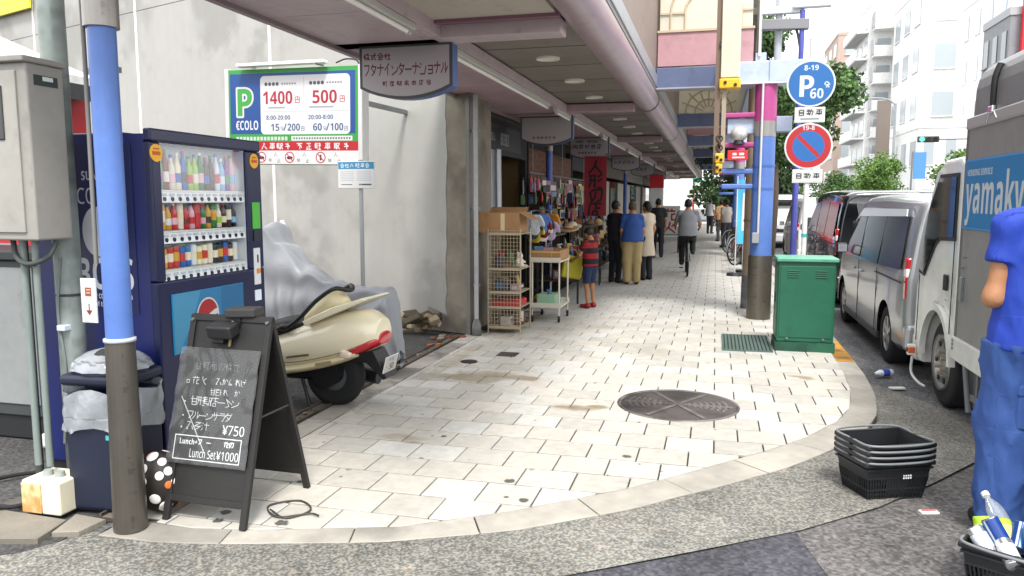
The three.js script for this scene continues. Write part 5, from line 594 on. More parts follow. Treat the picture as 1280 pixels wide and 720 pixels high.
// wire rack with cardboard box
{ const t = thing('wire_rack', 'tall white wire grid rack with shelves before the first shop', 'rack', [-2.42, 0, -9.05]); const wm = M('#a3957d', .5, { metalness: .2 }), W = .4, Dp = .5;
  for (const z of [Dp / 2]) { const l = []; for (let i = 0; i <= 10; i++) l.push(B(.005, 1.2, .005, -W / 2 + i * W / 10, .64, z)); for (let i = 0; i <= 26; i++) l.push(B(W, .005, .005, 0, .06 + i * 1.18 / 26, z + .004)); mesh('front_grid', l, wm, t); }
  for (const s of [-1]) { const l = []; for (let i = 0; i <= 8; i++) l.push(B(.005, 1.2, .005, s * W / 2, .64, -Dp / 2 + i * Dp / 8)); for (let i = 0; i <= 14; i++) l.push(B(.005, .005, Dp, s * W / 2, .06 + i * .084, 0)); mesh('side_grid', l, wm, t); }
  for (const x of [-1, 1]) for (const z of [-1, 1]) mesh('upright', CY(.01, .01, 1.26, x * W / 2, .63, z * Dp / 2, null, 8), wm, t); for (const y of [.08, .32, .5, .78, 1.2]) mesh('shelf', [B(W, .012, Dp, 0, y, 0), B(W, .03, .01, 0, y, Dp / 2 + .01)], wm, t); }
{ const b = thing('cardboard_box', 'open brown cardboard box on top of the wire rack', 'box', [-2.5, 1.21, -9.05]); const th = .008; mesh('wall', B(.5, .24, th, 0, .12, .2), MT.card, b); mesh('wall', B(.5, .24, th, 0, .12, -.2), MT.card, b); mesh('wall', B(th, .24, .4, -.25, .12, 0), MT.card, b); mesh('wall', B(th, .24, .4, .25, .12, 0), MT.card, b); mesh('bottom', B(.5, .01, .4, 0, .008, 0), MT.card, b); mesh('flap', B(.2, .006, .4, .33, .2, 0, [0, 0, -.5]), MT.card, b); mesh('flap', B(.48, .006, .16, 0, .26, -.26, [.5, 0, 0]), MT.card, b); mesh('tape', B(.05, .2, .002, .05, .13, .2055), M('#c8b48b', .4), b); }
// goods: every item a thing of its own
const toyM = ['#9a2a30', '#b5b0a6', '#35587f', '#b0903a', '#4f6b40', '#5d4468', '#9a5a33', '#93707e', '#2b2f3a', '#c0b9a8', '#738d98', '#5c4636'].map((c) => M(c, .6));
const toyN = ['red', 'off white', 'blue', 'yellow', 'green', 'purple', 'orange', 'pink', 'black', 'cream', 'pale blue', 'brown']; const QG = mulberry(31); let goodN = 0;
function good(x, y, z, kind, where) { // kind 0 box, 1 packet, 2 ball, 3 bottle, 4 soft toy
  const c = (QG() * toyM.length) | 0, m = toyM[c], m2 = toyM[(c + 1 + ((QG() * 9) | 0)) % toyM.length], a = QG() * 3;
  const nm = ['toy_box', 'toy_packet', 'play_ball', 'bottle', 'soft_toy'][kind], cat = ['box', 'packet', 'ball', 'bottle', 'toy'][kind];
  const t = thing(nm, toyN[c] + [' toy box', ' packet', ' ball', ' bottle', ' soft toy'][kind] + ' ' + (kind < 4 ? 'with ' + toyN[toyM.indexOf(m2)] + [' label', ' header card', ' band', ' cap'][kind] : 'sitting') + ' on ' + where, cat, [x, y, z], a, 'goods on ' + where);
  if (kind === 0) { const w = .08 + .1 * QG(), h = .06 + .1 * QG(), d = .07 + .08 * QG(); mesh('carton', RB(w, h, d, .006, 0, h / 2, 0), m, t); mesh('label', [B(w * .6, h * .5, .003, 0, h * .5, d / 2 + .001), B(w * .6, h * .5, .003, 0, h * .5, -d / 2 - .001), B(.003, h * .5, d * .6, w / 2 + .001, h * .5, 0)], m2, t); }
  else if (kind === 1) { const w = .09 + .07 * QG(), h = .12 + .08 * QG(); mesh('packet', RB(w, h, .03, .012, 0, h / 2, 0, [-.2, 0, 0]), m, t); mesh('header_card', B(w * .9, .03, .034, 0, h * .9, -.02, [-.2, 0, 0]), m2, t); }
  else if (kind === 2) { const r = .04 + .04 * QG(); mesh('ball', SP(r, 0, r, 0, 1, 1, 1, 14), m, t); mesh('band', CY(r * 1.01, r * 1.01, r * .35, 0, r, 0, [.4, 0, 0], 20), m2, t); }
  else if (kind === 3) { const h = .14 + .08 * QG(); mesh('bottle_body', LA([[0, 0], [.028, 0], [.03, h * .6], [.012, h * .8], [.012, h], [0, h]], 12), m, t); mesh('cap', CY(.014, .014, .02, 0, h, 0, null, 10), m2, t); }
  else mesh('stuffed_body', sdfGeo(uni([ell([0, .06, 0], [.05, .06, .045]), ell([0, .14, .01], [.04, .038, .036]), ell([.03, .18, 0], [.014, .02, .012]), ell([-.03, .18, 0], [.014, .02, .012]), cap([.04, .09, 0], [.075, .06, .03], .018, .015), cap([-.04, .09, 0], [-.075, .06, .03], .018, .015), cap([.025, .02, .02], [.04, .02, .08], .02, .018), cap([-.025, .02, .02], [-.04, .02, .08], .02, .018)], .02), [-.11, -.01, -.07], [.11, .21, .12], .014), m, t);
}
function fill(x0, x1, y, z0, z1, n, where, kinds = [0, 1, 2, 3, 4, 0, 1]) { for (let i = 0; i < n; i++) good(mix(x0, x1, QG()), y, mix(z0, z1, (i + .5) / n), kinds[(QG() * kinds.length) | 0], where); }
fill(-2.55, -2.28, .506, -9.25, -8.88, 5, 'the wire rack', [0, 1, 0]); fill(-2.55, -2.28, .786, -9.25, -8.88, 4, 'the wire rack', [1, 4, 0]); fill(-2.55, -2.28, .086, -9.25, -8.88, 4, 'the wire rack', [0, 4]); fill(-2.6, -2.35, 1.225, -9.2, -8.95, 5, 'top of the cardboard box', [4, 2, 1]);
{ const o = mesh('red_tray', RB(.34, .07, .4, .01, -2.42, .36, -9.05), M('#b3202c', .5)); tag(o, 'shallow red tray on a middle shelf of the wire rack', 'tray'); }
{ // rolling cart
  const t = thing('rolling_cart', 'white two tier rolling cart carrying a cardboard tray of goods', 'cart', [-2.13, 0, -10.1]); const wm = M('#c9c4b6', .5); for (const x of [-1, 1]) for (const z of [-1, 1]) { mesh('leg', CY(.012, .012, .78, x * .18, .44, z * .3, null, 8), wm, t); const w = mesh('caster', CY(.03, .03, .025, x * .18, .03, z * .3, [0, 0, Math.PI / 2], 14), MT.rubber, t); mesh('fork', B(.03, .05, .03, x * .18, .06, z * .3), MT.darkmetal, w); } for (const y of [.2, .8]) mesh('tier', [B(.4, .02, .66, 0, y, 0), B(.4, .05, .012, 0, y + .03, .33), B(.4, .05, .012, 0, y + .03, -.33)], wm, t); }
{ const t = thing('cardboard_tray', 'shallow cardboard tray of mixed goods on the rolling cart', 'tray', [-2.13, .815, -10.1]); mesh('tray_wall', [B(.38, .13, .008, 0, .065, .3), B(.38, .13, .008, 0, .065, -.3), B(.008, .13, .6, .19, .065, 0), B(.008, .13, .6, -.19, .065, 0)], MT.card, t); mesh('tray_floor', B(.38, .01, .6, 0, .006, 0), MT.card, t); mesh('edge_strip', B(.384, .02, .002, 0, .11, .3055), M('#c8a25c', .6), t); }
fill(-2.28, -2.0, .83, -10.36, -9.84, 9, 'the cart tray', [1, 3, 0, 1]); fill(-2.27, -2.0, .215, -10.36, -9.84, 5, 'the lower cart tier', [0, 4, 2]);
{ const o = mesh('pale_green_bin', RB(.26, .15, .34, .02, -2.12, .29, -9.95), M('#86a98e', .5)); tag(o, 'pale green plastic tub on the lower cart tier', 'tub'); }
// clothes rail
{ const t = thing('clothes_rail', 'chrome clothes rail beside the slim blue post', 'clothes rail', [-2.5, 0, -11.2]); mesh('bar', CY(.012, .012, 1.4, 0, 1.45, 0, [Math.PI / 2, 0, 0], 8), MT.chrome, t); for (const s of [-1, 1]) { mesh('upright', CY(.012, .012, 1.45, 0, .73, s * .68, null, 8), MT.chrome, t); mesh('foot', B(.4, .02, .03, 0, .02, s * .68), MT.chrome, t); } }
for (let i = 0; i < 11; i++) { const z = -10.6 - i * .115, c = ['#c9cdd2', '#3a3b40', '#d8c33a', '#4a6fb2', '#8b2e39', '#d9d4c8', '#5e7f4e', '#2c2d33', '#b7a4c2', '#d7903a', '#87a7ba'][i], t = thing('hanging_shirt', 'small ' + ['pale grey', 'charcoal', 'yellow', 'mid blue', 'dark red', 'off white', 'olive green', 'black', 'lilac', 'orange', 'light blue'][i] + ' shirt on the clothes rail', 'shirt', [-2.5 + .05 * Math.sin(i * 5), 1.06 - .06 * (i % 3), z], .45 * Math.sin(i * 2.7), 'shirts on the clothes rail'); t.scale.setScalar(.62); const fn = uni([cap([0, .1, 0], [0, .48, 0], .03, .03, 6, 1), cap([-.16, .5, 0], [-.26, .3, 0], .03, .035), cap([.16, .5, 0], [.26, .3, 0], .03, .035), cap([-.15, .51, 0], [.15, .51, 0], .03, .03)], .05); mesh('cloth', sdfGeo((x, y, zz) => Math.max(fn(x, y, zz) + ripple(x * 1.3, y, zz, .008), .04 - y), [-.34, 0, -.1], [.34, .62, .1], .025), M(c, .8), t); mesh('hanger', [TU([[-.14, .54, 0], [0, .58, 0], [.14, .54, 0]], .006, 8, 6), TU([[0, .57, 0], [0, .61, 0], [.02, .62, 0]], .004, 6, 5)], MT.darkmetal, t); }
// stall tables further on
const tables = [[-2.35, -12.1, .9, .7, 'the first stall table'], [-2.45, -13.6, 1.5, .8, 'the stall table beside the boy'], [-2.5, -15.6, 1.7, .8, 'the stall table below the red banner'], [-2.5, -18.0, 2.0, .8, 'the stall table behind the standing people']];
tables.forEach(([x, z, L, W, nm], i) => { const t = thing('stall_table', ['small dark folding table crowded with goods next to the cart', 'dark stall table with stepped shelves of goods beside the boy', 'dark stall table with hats and toys under the red banner', 'dark stall table behind the standing people'][i], 'table', [x, 0, z]); const wm = M('#4d4238', .7, { g: woodTex }); for (const [k, y, ww] of [[0, .35, W], [1, .7, W], [2, 1.05, W * .45]]) mesh(k === 1 ? 'table_top' : 'shelf', B(ww, .025, L, k === 2 ? -W * .27 : 0, y, 0), wm, t); for (const a of [-1, 1]) for (const b of [-1, 1]) mesh('leg', B(.03, a < 0 ? 1.05 : .7, .03, a * (W / 2 - .03), a < 0 ? .525 : .35, b * (L / 2 - .03)), MT.darkmetal, t);
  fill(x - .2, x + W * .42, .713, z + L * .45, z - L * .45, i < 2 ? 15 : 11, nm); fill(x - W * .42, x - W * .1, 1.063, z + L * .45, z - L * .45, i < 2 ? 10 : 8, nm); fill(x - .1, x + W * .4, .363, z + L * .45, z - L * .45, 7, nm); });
{ const o = thing('red_hat', 'red and white pointed toy hat hung near the blue post', 'hat', [-2.75, 1.62, -12.6]); mesh('cone', CY(.01, .09, .18, 0, .1, 0), M('#c9242e', .7), o); mesh('brim', TO(.085, .022, 0, .015, 0, [Math.PI / 2, 0, 0], 8, 20), M('#e4e2dd', .8), o); }
{ const t = thing('yellow_toy_bag', 'large yellow shopping bag hanging beside the boy', 'bag', [-2.08, .42, -11.45]); mesh('bag', RB(.32, .34, .12, .03, 0, .17, 0, [0, .5, -.2]), M('#b9b02e', .6, { bumpMap: foldTex, bumpScale: .01 }), t); mesh('handle', TO(.08, .008, 0, .36, 0, [0, .5, 0], 6, 16), M('#a39a28', .6), t); }
{ const t = thing('red_banner', 'tall red cloth banner with black brush lettering hung at the shop front', 'banner', [-2.22, 1.28, -14.6]); t.rotation.y = .12; const g = new THREE.PlaneGeometry(.42, 1.12, 10, 24), p = g.attributes.position; for (let i = 0; i < p.count; i++) p.setZ(i, .012 * Math.sin(p.getY(i) * 7) + .008 * Math.sin(p.getX(i) * 14)); g.computeVertexNormals(); g.translate(0, .58, 0);
  mesh('cloth', g, canvas(420, 1120, (x, w, h) => { x.fillStyle = '#a0182b'; x.fillRect(0, 0, w, h); x.strokeStyle = '#0f0a0c'; jtext(x, '人形の店', 70, 60, 280, 262, 40, true); }, { rough: .8 }), t, true); mesh('rod', CY(.012, .012, .48, 0, 1.15, 0, [0, 0, Math.PI / 2]), MT.galv, t); mesh('cord', [ST([-.2, 1.15, 0], [-.05, 1.5, 0], .004), ST([.2, 1.15, 0], [.05, 1.5, 0], .004)], MT.galv, t); }
{ const t = thing('fireworks_sign', 'white standing board with red kanji for fireworks on the paving', 'sign', [-1.35, 0, -24]); mesh('board', RB(.62, .95, .04, .01, 0, .95, 0), MT.white, t); mesh('printed_face', sheet(.58, .9, [0, .95, .0215]), canvas(290, 450, (x, w, h) => { x.fillStyle = '#e9ece8'; x.fillRect(0, 0, w, h); x.strokeStyle = '#b3202c'; jtext(x, '花火', 50, 20, 190, 200, 26, true); x.fillStyle = '#5f9a86'; x.fillRect(20, 415, 250, 18); }), t, true); for (const s of [-1, 1]) mesh('leg', B(.04, .5, .3, s * .27, .24, 0), MT.darkmetal, t); }
{ const t = thing('white_red_pillar_sign', 'white pillar sign with red top at the arcade end', 'sign', [-2.2, 0, -30]); mesh('pillar', RB(.5, 2.0, .2, .02, 0, 1.2, 0), MT.white, t); mesh('red_top', RB(.52, .5, .22, .02, 0, 2.3, 0), M('#c4202c', .5), t); mesh('base', B(.5, .2, .4, 0, .1, 0), MT.darkmetal, t); }
{ const t = thing('green_awning_shop', 'shop with green awning beyond the end of the arcade', 'shop', [-4.2, 0, -62]); mesh('wall', B(5, 6, 6, 0, 3, 0), MT.white, t); mesh('awning', PR([[2.4, 3.4], [4.2, 2.7], [4.2, 2.55], [2.4, 3.2]], 6, 0), M('#1f9a77', .6), t); mesh('doorway', B(.1, 2.2, 3, 2.5, 1.1, .5), M('#55504a', .6), t); mesh('red_strip', B(.1, 2.0, .4, 2.56, 1.3, 2.4), M('#b8242e', .6), t); }
// goods hung from rails along the shop fronts
{ const t = thing('hanging_rail', 'long steel rail under the soffit hung with packets along the shop fronts', 'rail', [-2.78, 2.02, -14.2]); mesh('rail', CY(.012, .012, 5.2, 0, 0, 0, [Math.PI / 2, 0, 0], 8), MT.galv, t); for (const z of [-2.4, 0, 2.4]) mesh('drop_rod', CY(.006, .006, .8, 0, .4, z, null, 6), MT.galv, t);
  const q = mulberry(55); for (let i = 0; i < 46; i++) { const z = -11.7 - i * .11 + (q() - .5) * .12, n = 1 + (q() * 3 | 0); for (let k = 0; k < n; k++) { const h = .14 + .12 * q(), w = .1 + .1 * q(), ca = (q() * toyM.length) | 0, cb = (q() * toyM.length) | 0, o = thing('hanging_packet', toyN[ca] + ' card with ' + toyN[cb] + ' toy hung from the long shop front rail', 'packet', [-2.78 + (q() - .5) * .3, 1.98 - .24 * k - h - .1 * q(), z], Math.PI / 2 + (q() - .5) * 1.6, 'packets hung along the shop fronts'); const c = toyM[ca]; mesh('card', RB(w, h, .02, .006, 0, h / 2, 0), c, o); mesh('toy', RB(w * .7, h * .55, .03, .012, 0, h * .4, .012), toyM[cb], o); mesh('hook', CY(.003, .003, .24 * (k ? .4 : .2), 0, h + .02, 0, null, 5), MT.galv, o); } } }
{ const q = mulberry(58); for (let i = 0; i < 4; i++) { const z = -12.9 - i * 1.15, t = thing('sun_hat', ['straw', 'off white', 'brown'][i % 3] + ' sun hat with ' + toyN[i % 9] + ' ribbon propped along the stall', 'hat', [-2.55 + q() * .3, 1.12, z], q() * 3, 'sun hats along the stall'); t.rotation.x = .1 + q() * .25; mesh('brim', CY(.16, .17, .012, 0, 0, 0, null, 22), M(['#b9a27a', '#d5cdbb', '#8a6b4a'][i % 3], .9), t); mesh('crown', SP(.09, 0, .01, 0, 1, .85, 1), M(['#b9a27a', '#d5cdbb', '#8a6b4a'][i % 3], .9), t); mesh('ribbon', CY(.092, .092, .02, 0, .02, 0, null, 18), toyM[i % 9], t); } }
// ================= vehicles =================
const ev = new Evaluator(); ev.useGroups = false;
// shell of stations along z: [z, halfW low, halfW belt, halfW roof, yLow, yBelt, yRoof]
function shell(st, n = 5) {
  const dense = []; const cr = (a, i, f) => { const g = (j) => a[Math.max(0, Math.min(a.length - 1, j))], p0 = g(i - 1), p1 = g(i), p2 = g(i + 1), p3 = g(i + 2); return .5 * (2 * p1 + (p2 - p0) * f + (2 * p0 - 5 * p1 + 4 * p2 - p3) * f * f + (3 * p1 - p0 - 3 * p2 + p3) * f * f * f); };
  for (let i = 0; i < st.length - 1; i++) for (let j = 0; j < n; j++) dense.push(st[0].map((_, k) => cr(st.map((q) => q[k]), i, j / n))); dense.push(st[st.length - 1]);
  const ring = ([z, wl, wb, wr, yl, yb, yr]) => { const h = [[wl * .92, yl], [wl, yl + .08], [mix(wl, wb, .5) + .012, mix(yl, yb, .5)], [wb, yb - .02], [wb - .006, yb + .02], [mix(wb, wr, .5), mix(yb, yr, .5)], [wr, yr - .09], [wr - .05, yr - .03], [wr - .14, yr], [wr * .4, yr + .015]]; return [...h.map(([x, y]) => [x, y, z]), ...h.slice().reverse().map(([x, y]) => [-x, y, z])]; };
  const R0 = dense.map(ring), m = R0[0].length, p = R0.flat(2), ix = []; for (let j = 0; j < R0.length - 1; j++) for (let i = 0; i < m; i++) { const a = j * m + i, b = j * m + (i + 1) % m; ix.push(a, b, a + m, b, b + m, a + m); }
  for (const j of [0, R0.length - 1]) { const c = p.length / 3, s = [0, 0, 0]; R0[j].forEach((q) => q.forEach((v, k) => (s[k] += v / m))); p.push(...s); for (let i = 0; i < m; i++) j ? ix.push(j * m + i, j * m + (i + 1) % m, c) : ix.push(c, (i + 1) % m, i); }
  const g = new THREE.BufferGeometry(); g.setAttribute('position', new THREE.Float32BufferAttribute(p, 3)); g.setIndex(ix); g.computeVertexNormals(); g.setAttribute('uv', new THREE.Float32BufferAttribute(new Float32Array(p.length / 3 * 2), 2)); return g;
}
function cutArches(g, zs, r, hw, y) { let b = new Brush(g); b.updateMatrixWorld(); for (const z of zs) for (const s of [-1, 1]) { const c = new Brush(CY(r, r, .5, s * hw, y, z, [0, 0, Math.PI / 2], 28)); c.updateMatrixWorld(); b = ev.evaluate(b, c, SUBTRACTION); } return b.geometry; }
function carWheel(t, x, y, z, r, w, s, spokes = 6) { const o = mesh('wheel', LA([[r * .62, -w / 2], [r * .9, -w / 2], [r, -w * .36], [r, w * .36], [r * .9, w / 2], [r * .62, w / 2]], 36, [x, y, z], [0, 0, Math.PI / 2]), MT.rubber, t); const l = [CY(r * .62, r * .62, w * .5, x, y, z, [0, 0, Math.PI / 2], 28)]; mesh('rim_barrel', l, M('#3b3d40', .5, { metalness: .5 }), o); const sp = []; for (let i = 0; i < spokes; i++) sp.push(tf(B(.02, r * .56, r * .17, 0, r * .3, 0), [0, 0, 0], [i * 2 * Math.PI / spokes, 0, 0])); const g = join([...sp, CY(r * .14, r * .14, .03, 0, 0, 0, [0, 0, Math.PI / 2]), TO(r * .59, .014, 0, 0, 0, [0, Math.PI / 2, 0], 8, 32)]); g.translate(x + s * w * .4, y, z); mesh('rim', g, M('#b4b7ba', .3, { metalness: .8 }), o); }
// flat pane on the side glass plane between belt and roof (left side x < 0)
function sidePane(poly, wb, wr, yb, yr, off, side = -1) { const g = new THREE.ExtrudeGeometry(shp(poly), { depth: .008, bevelEnabled: false }), p = g.attributes.position; for (let i = 0; i < p.count; i++) { const z = p.getX(i), y = p.getY(i), d = p.getZ(i), x = mix(wb, wr, (y - yb) / (yr - yb)) + off + d; p.setXYZ(i, side * x, y, z); } g.computeVertexNormals(); return g; }
function van(name, label, pos, paint, o) {
  const t = thing(name, label, 'van', pos); const { L, W, H, nose } = o, hb = L / 2, w = W / 2, belt = o.belt || .98; // front at -z
  const st = [[hb, w * .86, w * .9, w * .8, .32, belt, H - .1], [hb - .06, w * .95, w * .97, w * .85, .26, belt, H - .02], [hb - .5, w, w, w * .87, .22, belt, H], [hb - 1.4, w, w, w * .88, .2, belt, H + .02], [0, w, w, w * .88, .2, belt, H + .02], [-hb + nose + 1.0, w, w, w * .87, .2, belt, H - .02], [-hb + nose + .55, w, w, w * .83, .2, belt, H - .22], [-hb + nose + .12, w, w * .99, w * .8, .2, belt - .0, belt + .22], [-hb + nose * .6, w * .99, w * .95, w * .8, .2, belt - .08, belt + .04], [-hb + .08, w * .94, w * .86, w * .76, .22, belt - .22, belt - .1], [-hb, w * .85, w * .8, w * .7, .28, belt - .32, belt - .22]];
  mesh('body', cutArches(shell(st, 4), [hb - .8, -hb + .82], .36, w, .31), paint, t);
  for (const z of [hb - .8, -hb + .82]) for (const s of [-1, 1]) { carWheel(t, s * (w - .12), .31, z, .31, .2, s); mesh('arch_liner', CY(.35, .35, .1, s * (w - .3), .33, z, [0, 0, Math.PI / 2], 24), MT.black, t); }
  const gl = M('#101416', .16), wr = w * .875; const P = (a) => a.map(([z, y]) => [z, y]);
  for (const s of [-1, 1]) { mesh('rear_side_window', sidePane(P([[hb - .22, belt + .06], [hb - .3, H - .2], [hb - 1.25, H - .17], [hb - 1.25, belt + .03]]), w, wr, belt, H - .09, .006, s), gl, t); mesh('slide_door_window', sidePane(P([[hb - 1.31, belt + .03], [hb - 1.31, H - .17], [hb - 2.35, H - .17], [hb - 2.35, belt + .03]]), w, wr, belt, H - .09, .006, s), gl, t); mesh('front_door_window', sidePane(P([[hb - 2.43, belt + .03], [hb - 2.43, H - .17], [-hb + nose + 1.15, H - .2], [-hb + nose + .62, belt + .2], [-hb + nose + .5, belt + .04]]), w, wr, belt, H - .09, .006, s), gl, t);
    for (const g of [B(.006, .7, .008, s * (w + .012), .62, hb - 1.28), B(.006, .75, .008, s * (w + .012), .6, hb - 2.39), B(.006, .012, 1.3, s * (w + .012), belt - .06, hb - .75)]) mesh('door_seam', g, MT.black, t); for (const z of [hb - 2.2, hb - 2.7]) mesh('door_handle', RB(.03, .03, .16, .01, s * (w + .02), belt - .12, z), paint, t); mesh('sill_trim', RB(.03, .08, 2.3, .01, s * (w - .005), .24, -.05), MT.darkmetal, t);
    const tl = mesh('tail_light', RB(.06, .42, .12, .025, s * (w * .945), belt - .02, hb - .1), M('#b3121d', .15, { phys: 1, clearcoat: 1 }), t); mesh('clear_lens', RB(.062, .1, .122, .02, s * (w * .945), belt + .04, hb - .099), M('#e7e2e0', .15), tl); const mr = mesh('door_mirror', RB(.14, .13, .1, .03, s * (w + .1), belt + .1, -hb + nose + .72), o.mirror || paint, t); mesh('mirror_glass', B(.11, .1, .005, s * (w + .1), belt + .1, -hb + nose + .775), MT.chrome, mr); }
  mesh('rear_window', RB(W * .72, .45, .02, .01, 0, belt + .32, hb - .01, [-.14, 0, 0]), gl, t); mesh('rear_bumper', RB(W * .98, .26, .16, .05, 0, .4, hb - .02), paint, t); mesh('number_plate', B(.33, .165, .01, 0, .78, hb + .012), MT.white, t);
  mesh('windscreen', (() => { const g = B(W * .8, .9, .02); g.rotateX(-.95); g.translate(0, belt + .42, -hb + nose + .42); return g; })(), gl, t); for (const s of [-1, 1]) mesh('headlight', RB(.3, .16, .2, .05, s * w * .72, belt - .3, -hb + .09), M('#d9dde0', .1), t); mesh('front_bumper', RB(W * .92, .28, .2, .06, 0, .38, -hb + .05), paint, t); mesh('grille', RB(.7, .12, .04, .01, 0, .64, -hb - .0), MT.black, t); if (o.rain) for (const s of [-1, 1]) mesh('rain_visor', sidePane([[hb - .35, H - .2], [hb - .4, H - .13], [-hb + nose + 1.2, H - .14], [-hb + nose + .8, H - .32], [-hb + nose + 1.0, H - .25]], w, wr, belt, H - .09, .02, s), M('#dfe3e6', .2), t);
  return t;
}
const silver = M('#9a9da0', .3, { phys: 1, metalness: .45, clearcoat: .7, clearcoatRoughness: .08 }), blackP = M('#0f1013', .12, { phys: 1, clearcoat: 1, clearcoatRoughness: .03 }), whiteP = M('#cfd1d0', .25, { phys: 1, clearcoat: .6 });
van('silver_minivan', 'silver minivan parked along the kerb ahead of the truck', [2.62, -.12, -10.25], silver, { L: 4.45, W: 1.7, H: 1.76, nose: .55, rain: 1, mirror: MT.black });
van('black_minivan', 'black minivan parked along the kerb ahead of the silver one', [2.7, -.12, -15.3], blackP, { L: 4.6, W: 1.74, H: 1.86, nose: .4, belt: 1.08 });
van('white_van', 'white van coming down the far street past the blue column', [2.45, -.12, -31], whiteP, { L: 4.4, W: 1.7, H: 1.9, nose: .3, belt: 1.05 }).rotation.y = Math.PI;
van('white_parked_van', 'white van parked farther along the kerb beyond the black minivan', [2.75, -.12, -22], whiteP, { L: 4.3, W: 1.66, H: 1.75, nose: .45 });
van('grey_car', 'grey van on the road beside the parked row', [6.5, -.12, -34], silver, { L: 4.3, W: 1.68, H: 1.6, nose: .7 });
{ // delivery truck, front at -z; left side plane x = 0 of the thing
  const t = thing('delivery_truck', 'white cab delivery truck with grey box body and blue printed panel', 'truck', [1.8, -.12, -6.5]);
  const wh = M('#dadbd6', .3, { phys: 1, clearcoat: .5, g: 1 }), gb = M('#7f7d7c', .45, { g: 1 }), gl = M('#111a18', .05), cw = 1.72, cx = cw / 2 + .02;
  // cab profile in (z, y), pulled across x
  const cabP = [[-.08, .52], [-.08, 2.0], [-.2, 2.06], [-.62, 2.05], [-.85, 1.97], [-1.02, 1.72], [-1.24, 1.05], [-1.3, .95], [-1.32, .48], [-1.26, .3], [-1.08, .26], [-.98, .5], [-.86, .72], [-.66, .84], [-.42, .84], [-.22, .74], [-.1, .56]];
  const cab = (() => { const g = PR(cabP.map(([z, y]) => [z, y]), cw, .04); g.rotateY(-Math.PI / 2); g.translate(cx, 0, 0); return g; })();
  { const p = cab.attributes.position; for (let i = 0; i < p.count; i++) p.setZ(i, p.getZ(i)); cab.computeVertexNormals(); }
  const cabG = (() => { const s = shp(cabP), g = new THREE.ExtrudeGeometry(s, { depth: cw - .1, bevelEnabled: true, bevelThickness: .05, bevelSize: .04, bevelOffset: -.04, bevelSegments: 3 }); g.rotateY(-Math.PI / 2); const p = g.attributes.position; g.translate(cw - .03, 0, 0); return g; })();
  // extrude maps shape x -> z
  mesh('cab', cabG, wh, t);
  const pane = (pts, m, x, d = .012) => { const g = new THREE.ExtrudeGeometry(shp(pts), { depth: d, bevelEnabled: false }); g.rotateY(-Math.PI / 2); g.translate(x + d, 0, 0); return g; };
  const win = mesh('door_window', pane([[-.2, 1.43], [-.2, 1.9], [-.66, 1.9], [-.94, 1.62], [-1.16, 1.1], [-1.02, 1.08], [-.72, 1.36], [-.6, 1.41]], gl, .0), gl, t); mesh('window_frame', pane([[-.17, 1.4], [-.17, 1.93], [-.68, 1.93], [-.97, 1.64], [-1.2, 1.07], [-1.02, 1.05], [-.72, 1.33], [-.6, 1.385]], gl, .008, .01), M('#26282a', .5), win);
  for (const g of [B(.006, .9, .008, .006, 1.0, -.16), B(.006, .6, .008, .006, .75, -1.15)]) mesh('door_seam', g, MT.darkmetal, t); const hd = mesh('door_handle', RB(.02, .13, .09, .015, .004, 1.06, -.33), MT.black, t); mesh('door_lock', CY(.012, .012, .015, .002, .93, -.26, [0, 0, Math.PI / 2], 10), MT.chrome, t);
  mesh('arch_trim', (() => { const l = [], m = []; for (let i = 0; i <= 20; i++) { const a = Math.PI * (.04 + .96 * i / 20); l.push([-.53 + .475 * Math.cos(a), .36 + .5 * Math.sin(a)]); m.push([-.53 + .425 * Math.cos(a), .36 + .445 * Math.sin(a)]); } return pane([...l, ...m.reverse()], wh, -.012, .05); })(), wh, t);
  const ind = mesh('side_indicator', RB(.07, .1, .06, .01, -.03, .36, -1.13), MT.white, t); mesh('orange_lens', RB(.06, .06, .07, .01, -.035, .36, -1.13), M('#c9603a', .3), ind); mesh('step_bracket', TU([[-.02, .3, -1.13], [-.02, .15, -1.13], [.02, .08, -1.02], [.06, .06, -.96]], .012), M('#c7c9c6', .4), t);
  mesh('front_bumper', RB(1.7, .26, .14, .04, cx, .36, -1.33), M('#c9cac6', .4), t); mesh('windscreen', (() => { const g = B(1.56, .78, .02); g.rotateX(.32); g.translate(cx, 1.42, -1.14); return g; })(), gl, t); for (const s of [-1, 1]) mesh('headlight', RB(.24, .18, .06, .02, cx + s * .66, .62, -1.34), M('#dfe3e4', .1), t); mesh('mirror_arm', TU([[.3, 2.0, -1.0], [.28, 1.95, -1.4], [.28, 1.7, -1.45]], .012), MT.black, t); mesh('side_mirror', RB(.14, .2, .04, .015, .28, 1.62, -1.46), MT.black, t);
  // box body
  const bw = 1.78; mesh('box_body', RB(bw, 1.66, 3.4, .008, bw / 2, 1.44, 1.72), gb, t); mesh('corner_post', RB(.05, 1.68, .05, .008, .02, 1.44, .03), M('#5f5e5d', .4, { metalness: .4 }), t); mesh('top_rail', [RB(.07, .09, 3.42, .015, .02, 2.28, 1.72), RB(bw, .09, .07, .015, bw / 2, 2.28, .02)], M('#a6a6a5', .35, { metalness: .5 }), t); mesh('bottom_rail', RB(.05, .17, 3.42, .01, .0, .6, 1.72), M('#c9cbc7', .4, { g: 1 }), t); mesh('rail_bolt', [0, 1, 2].map((i) => CY(.012, .012, .01, -.028, .6 + .03 * i, .07, [0, 0, Math.PI / 2], 8)), MT.galv, t);
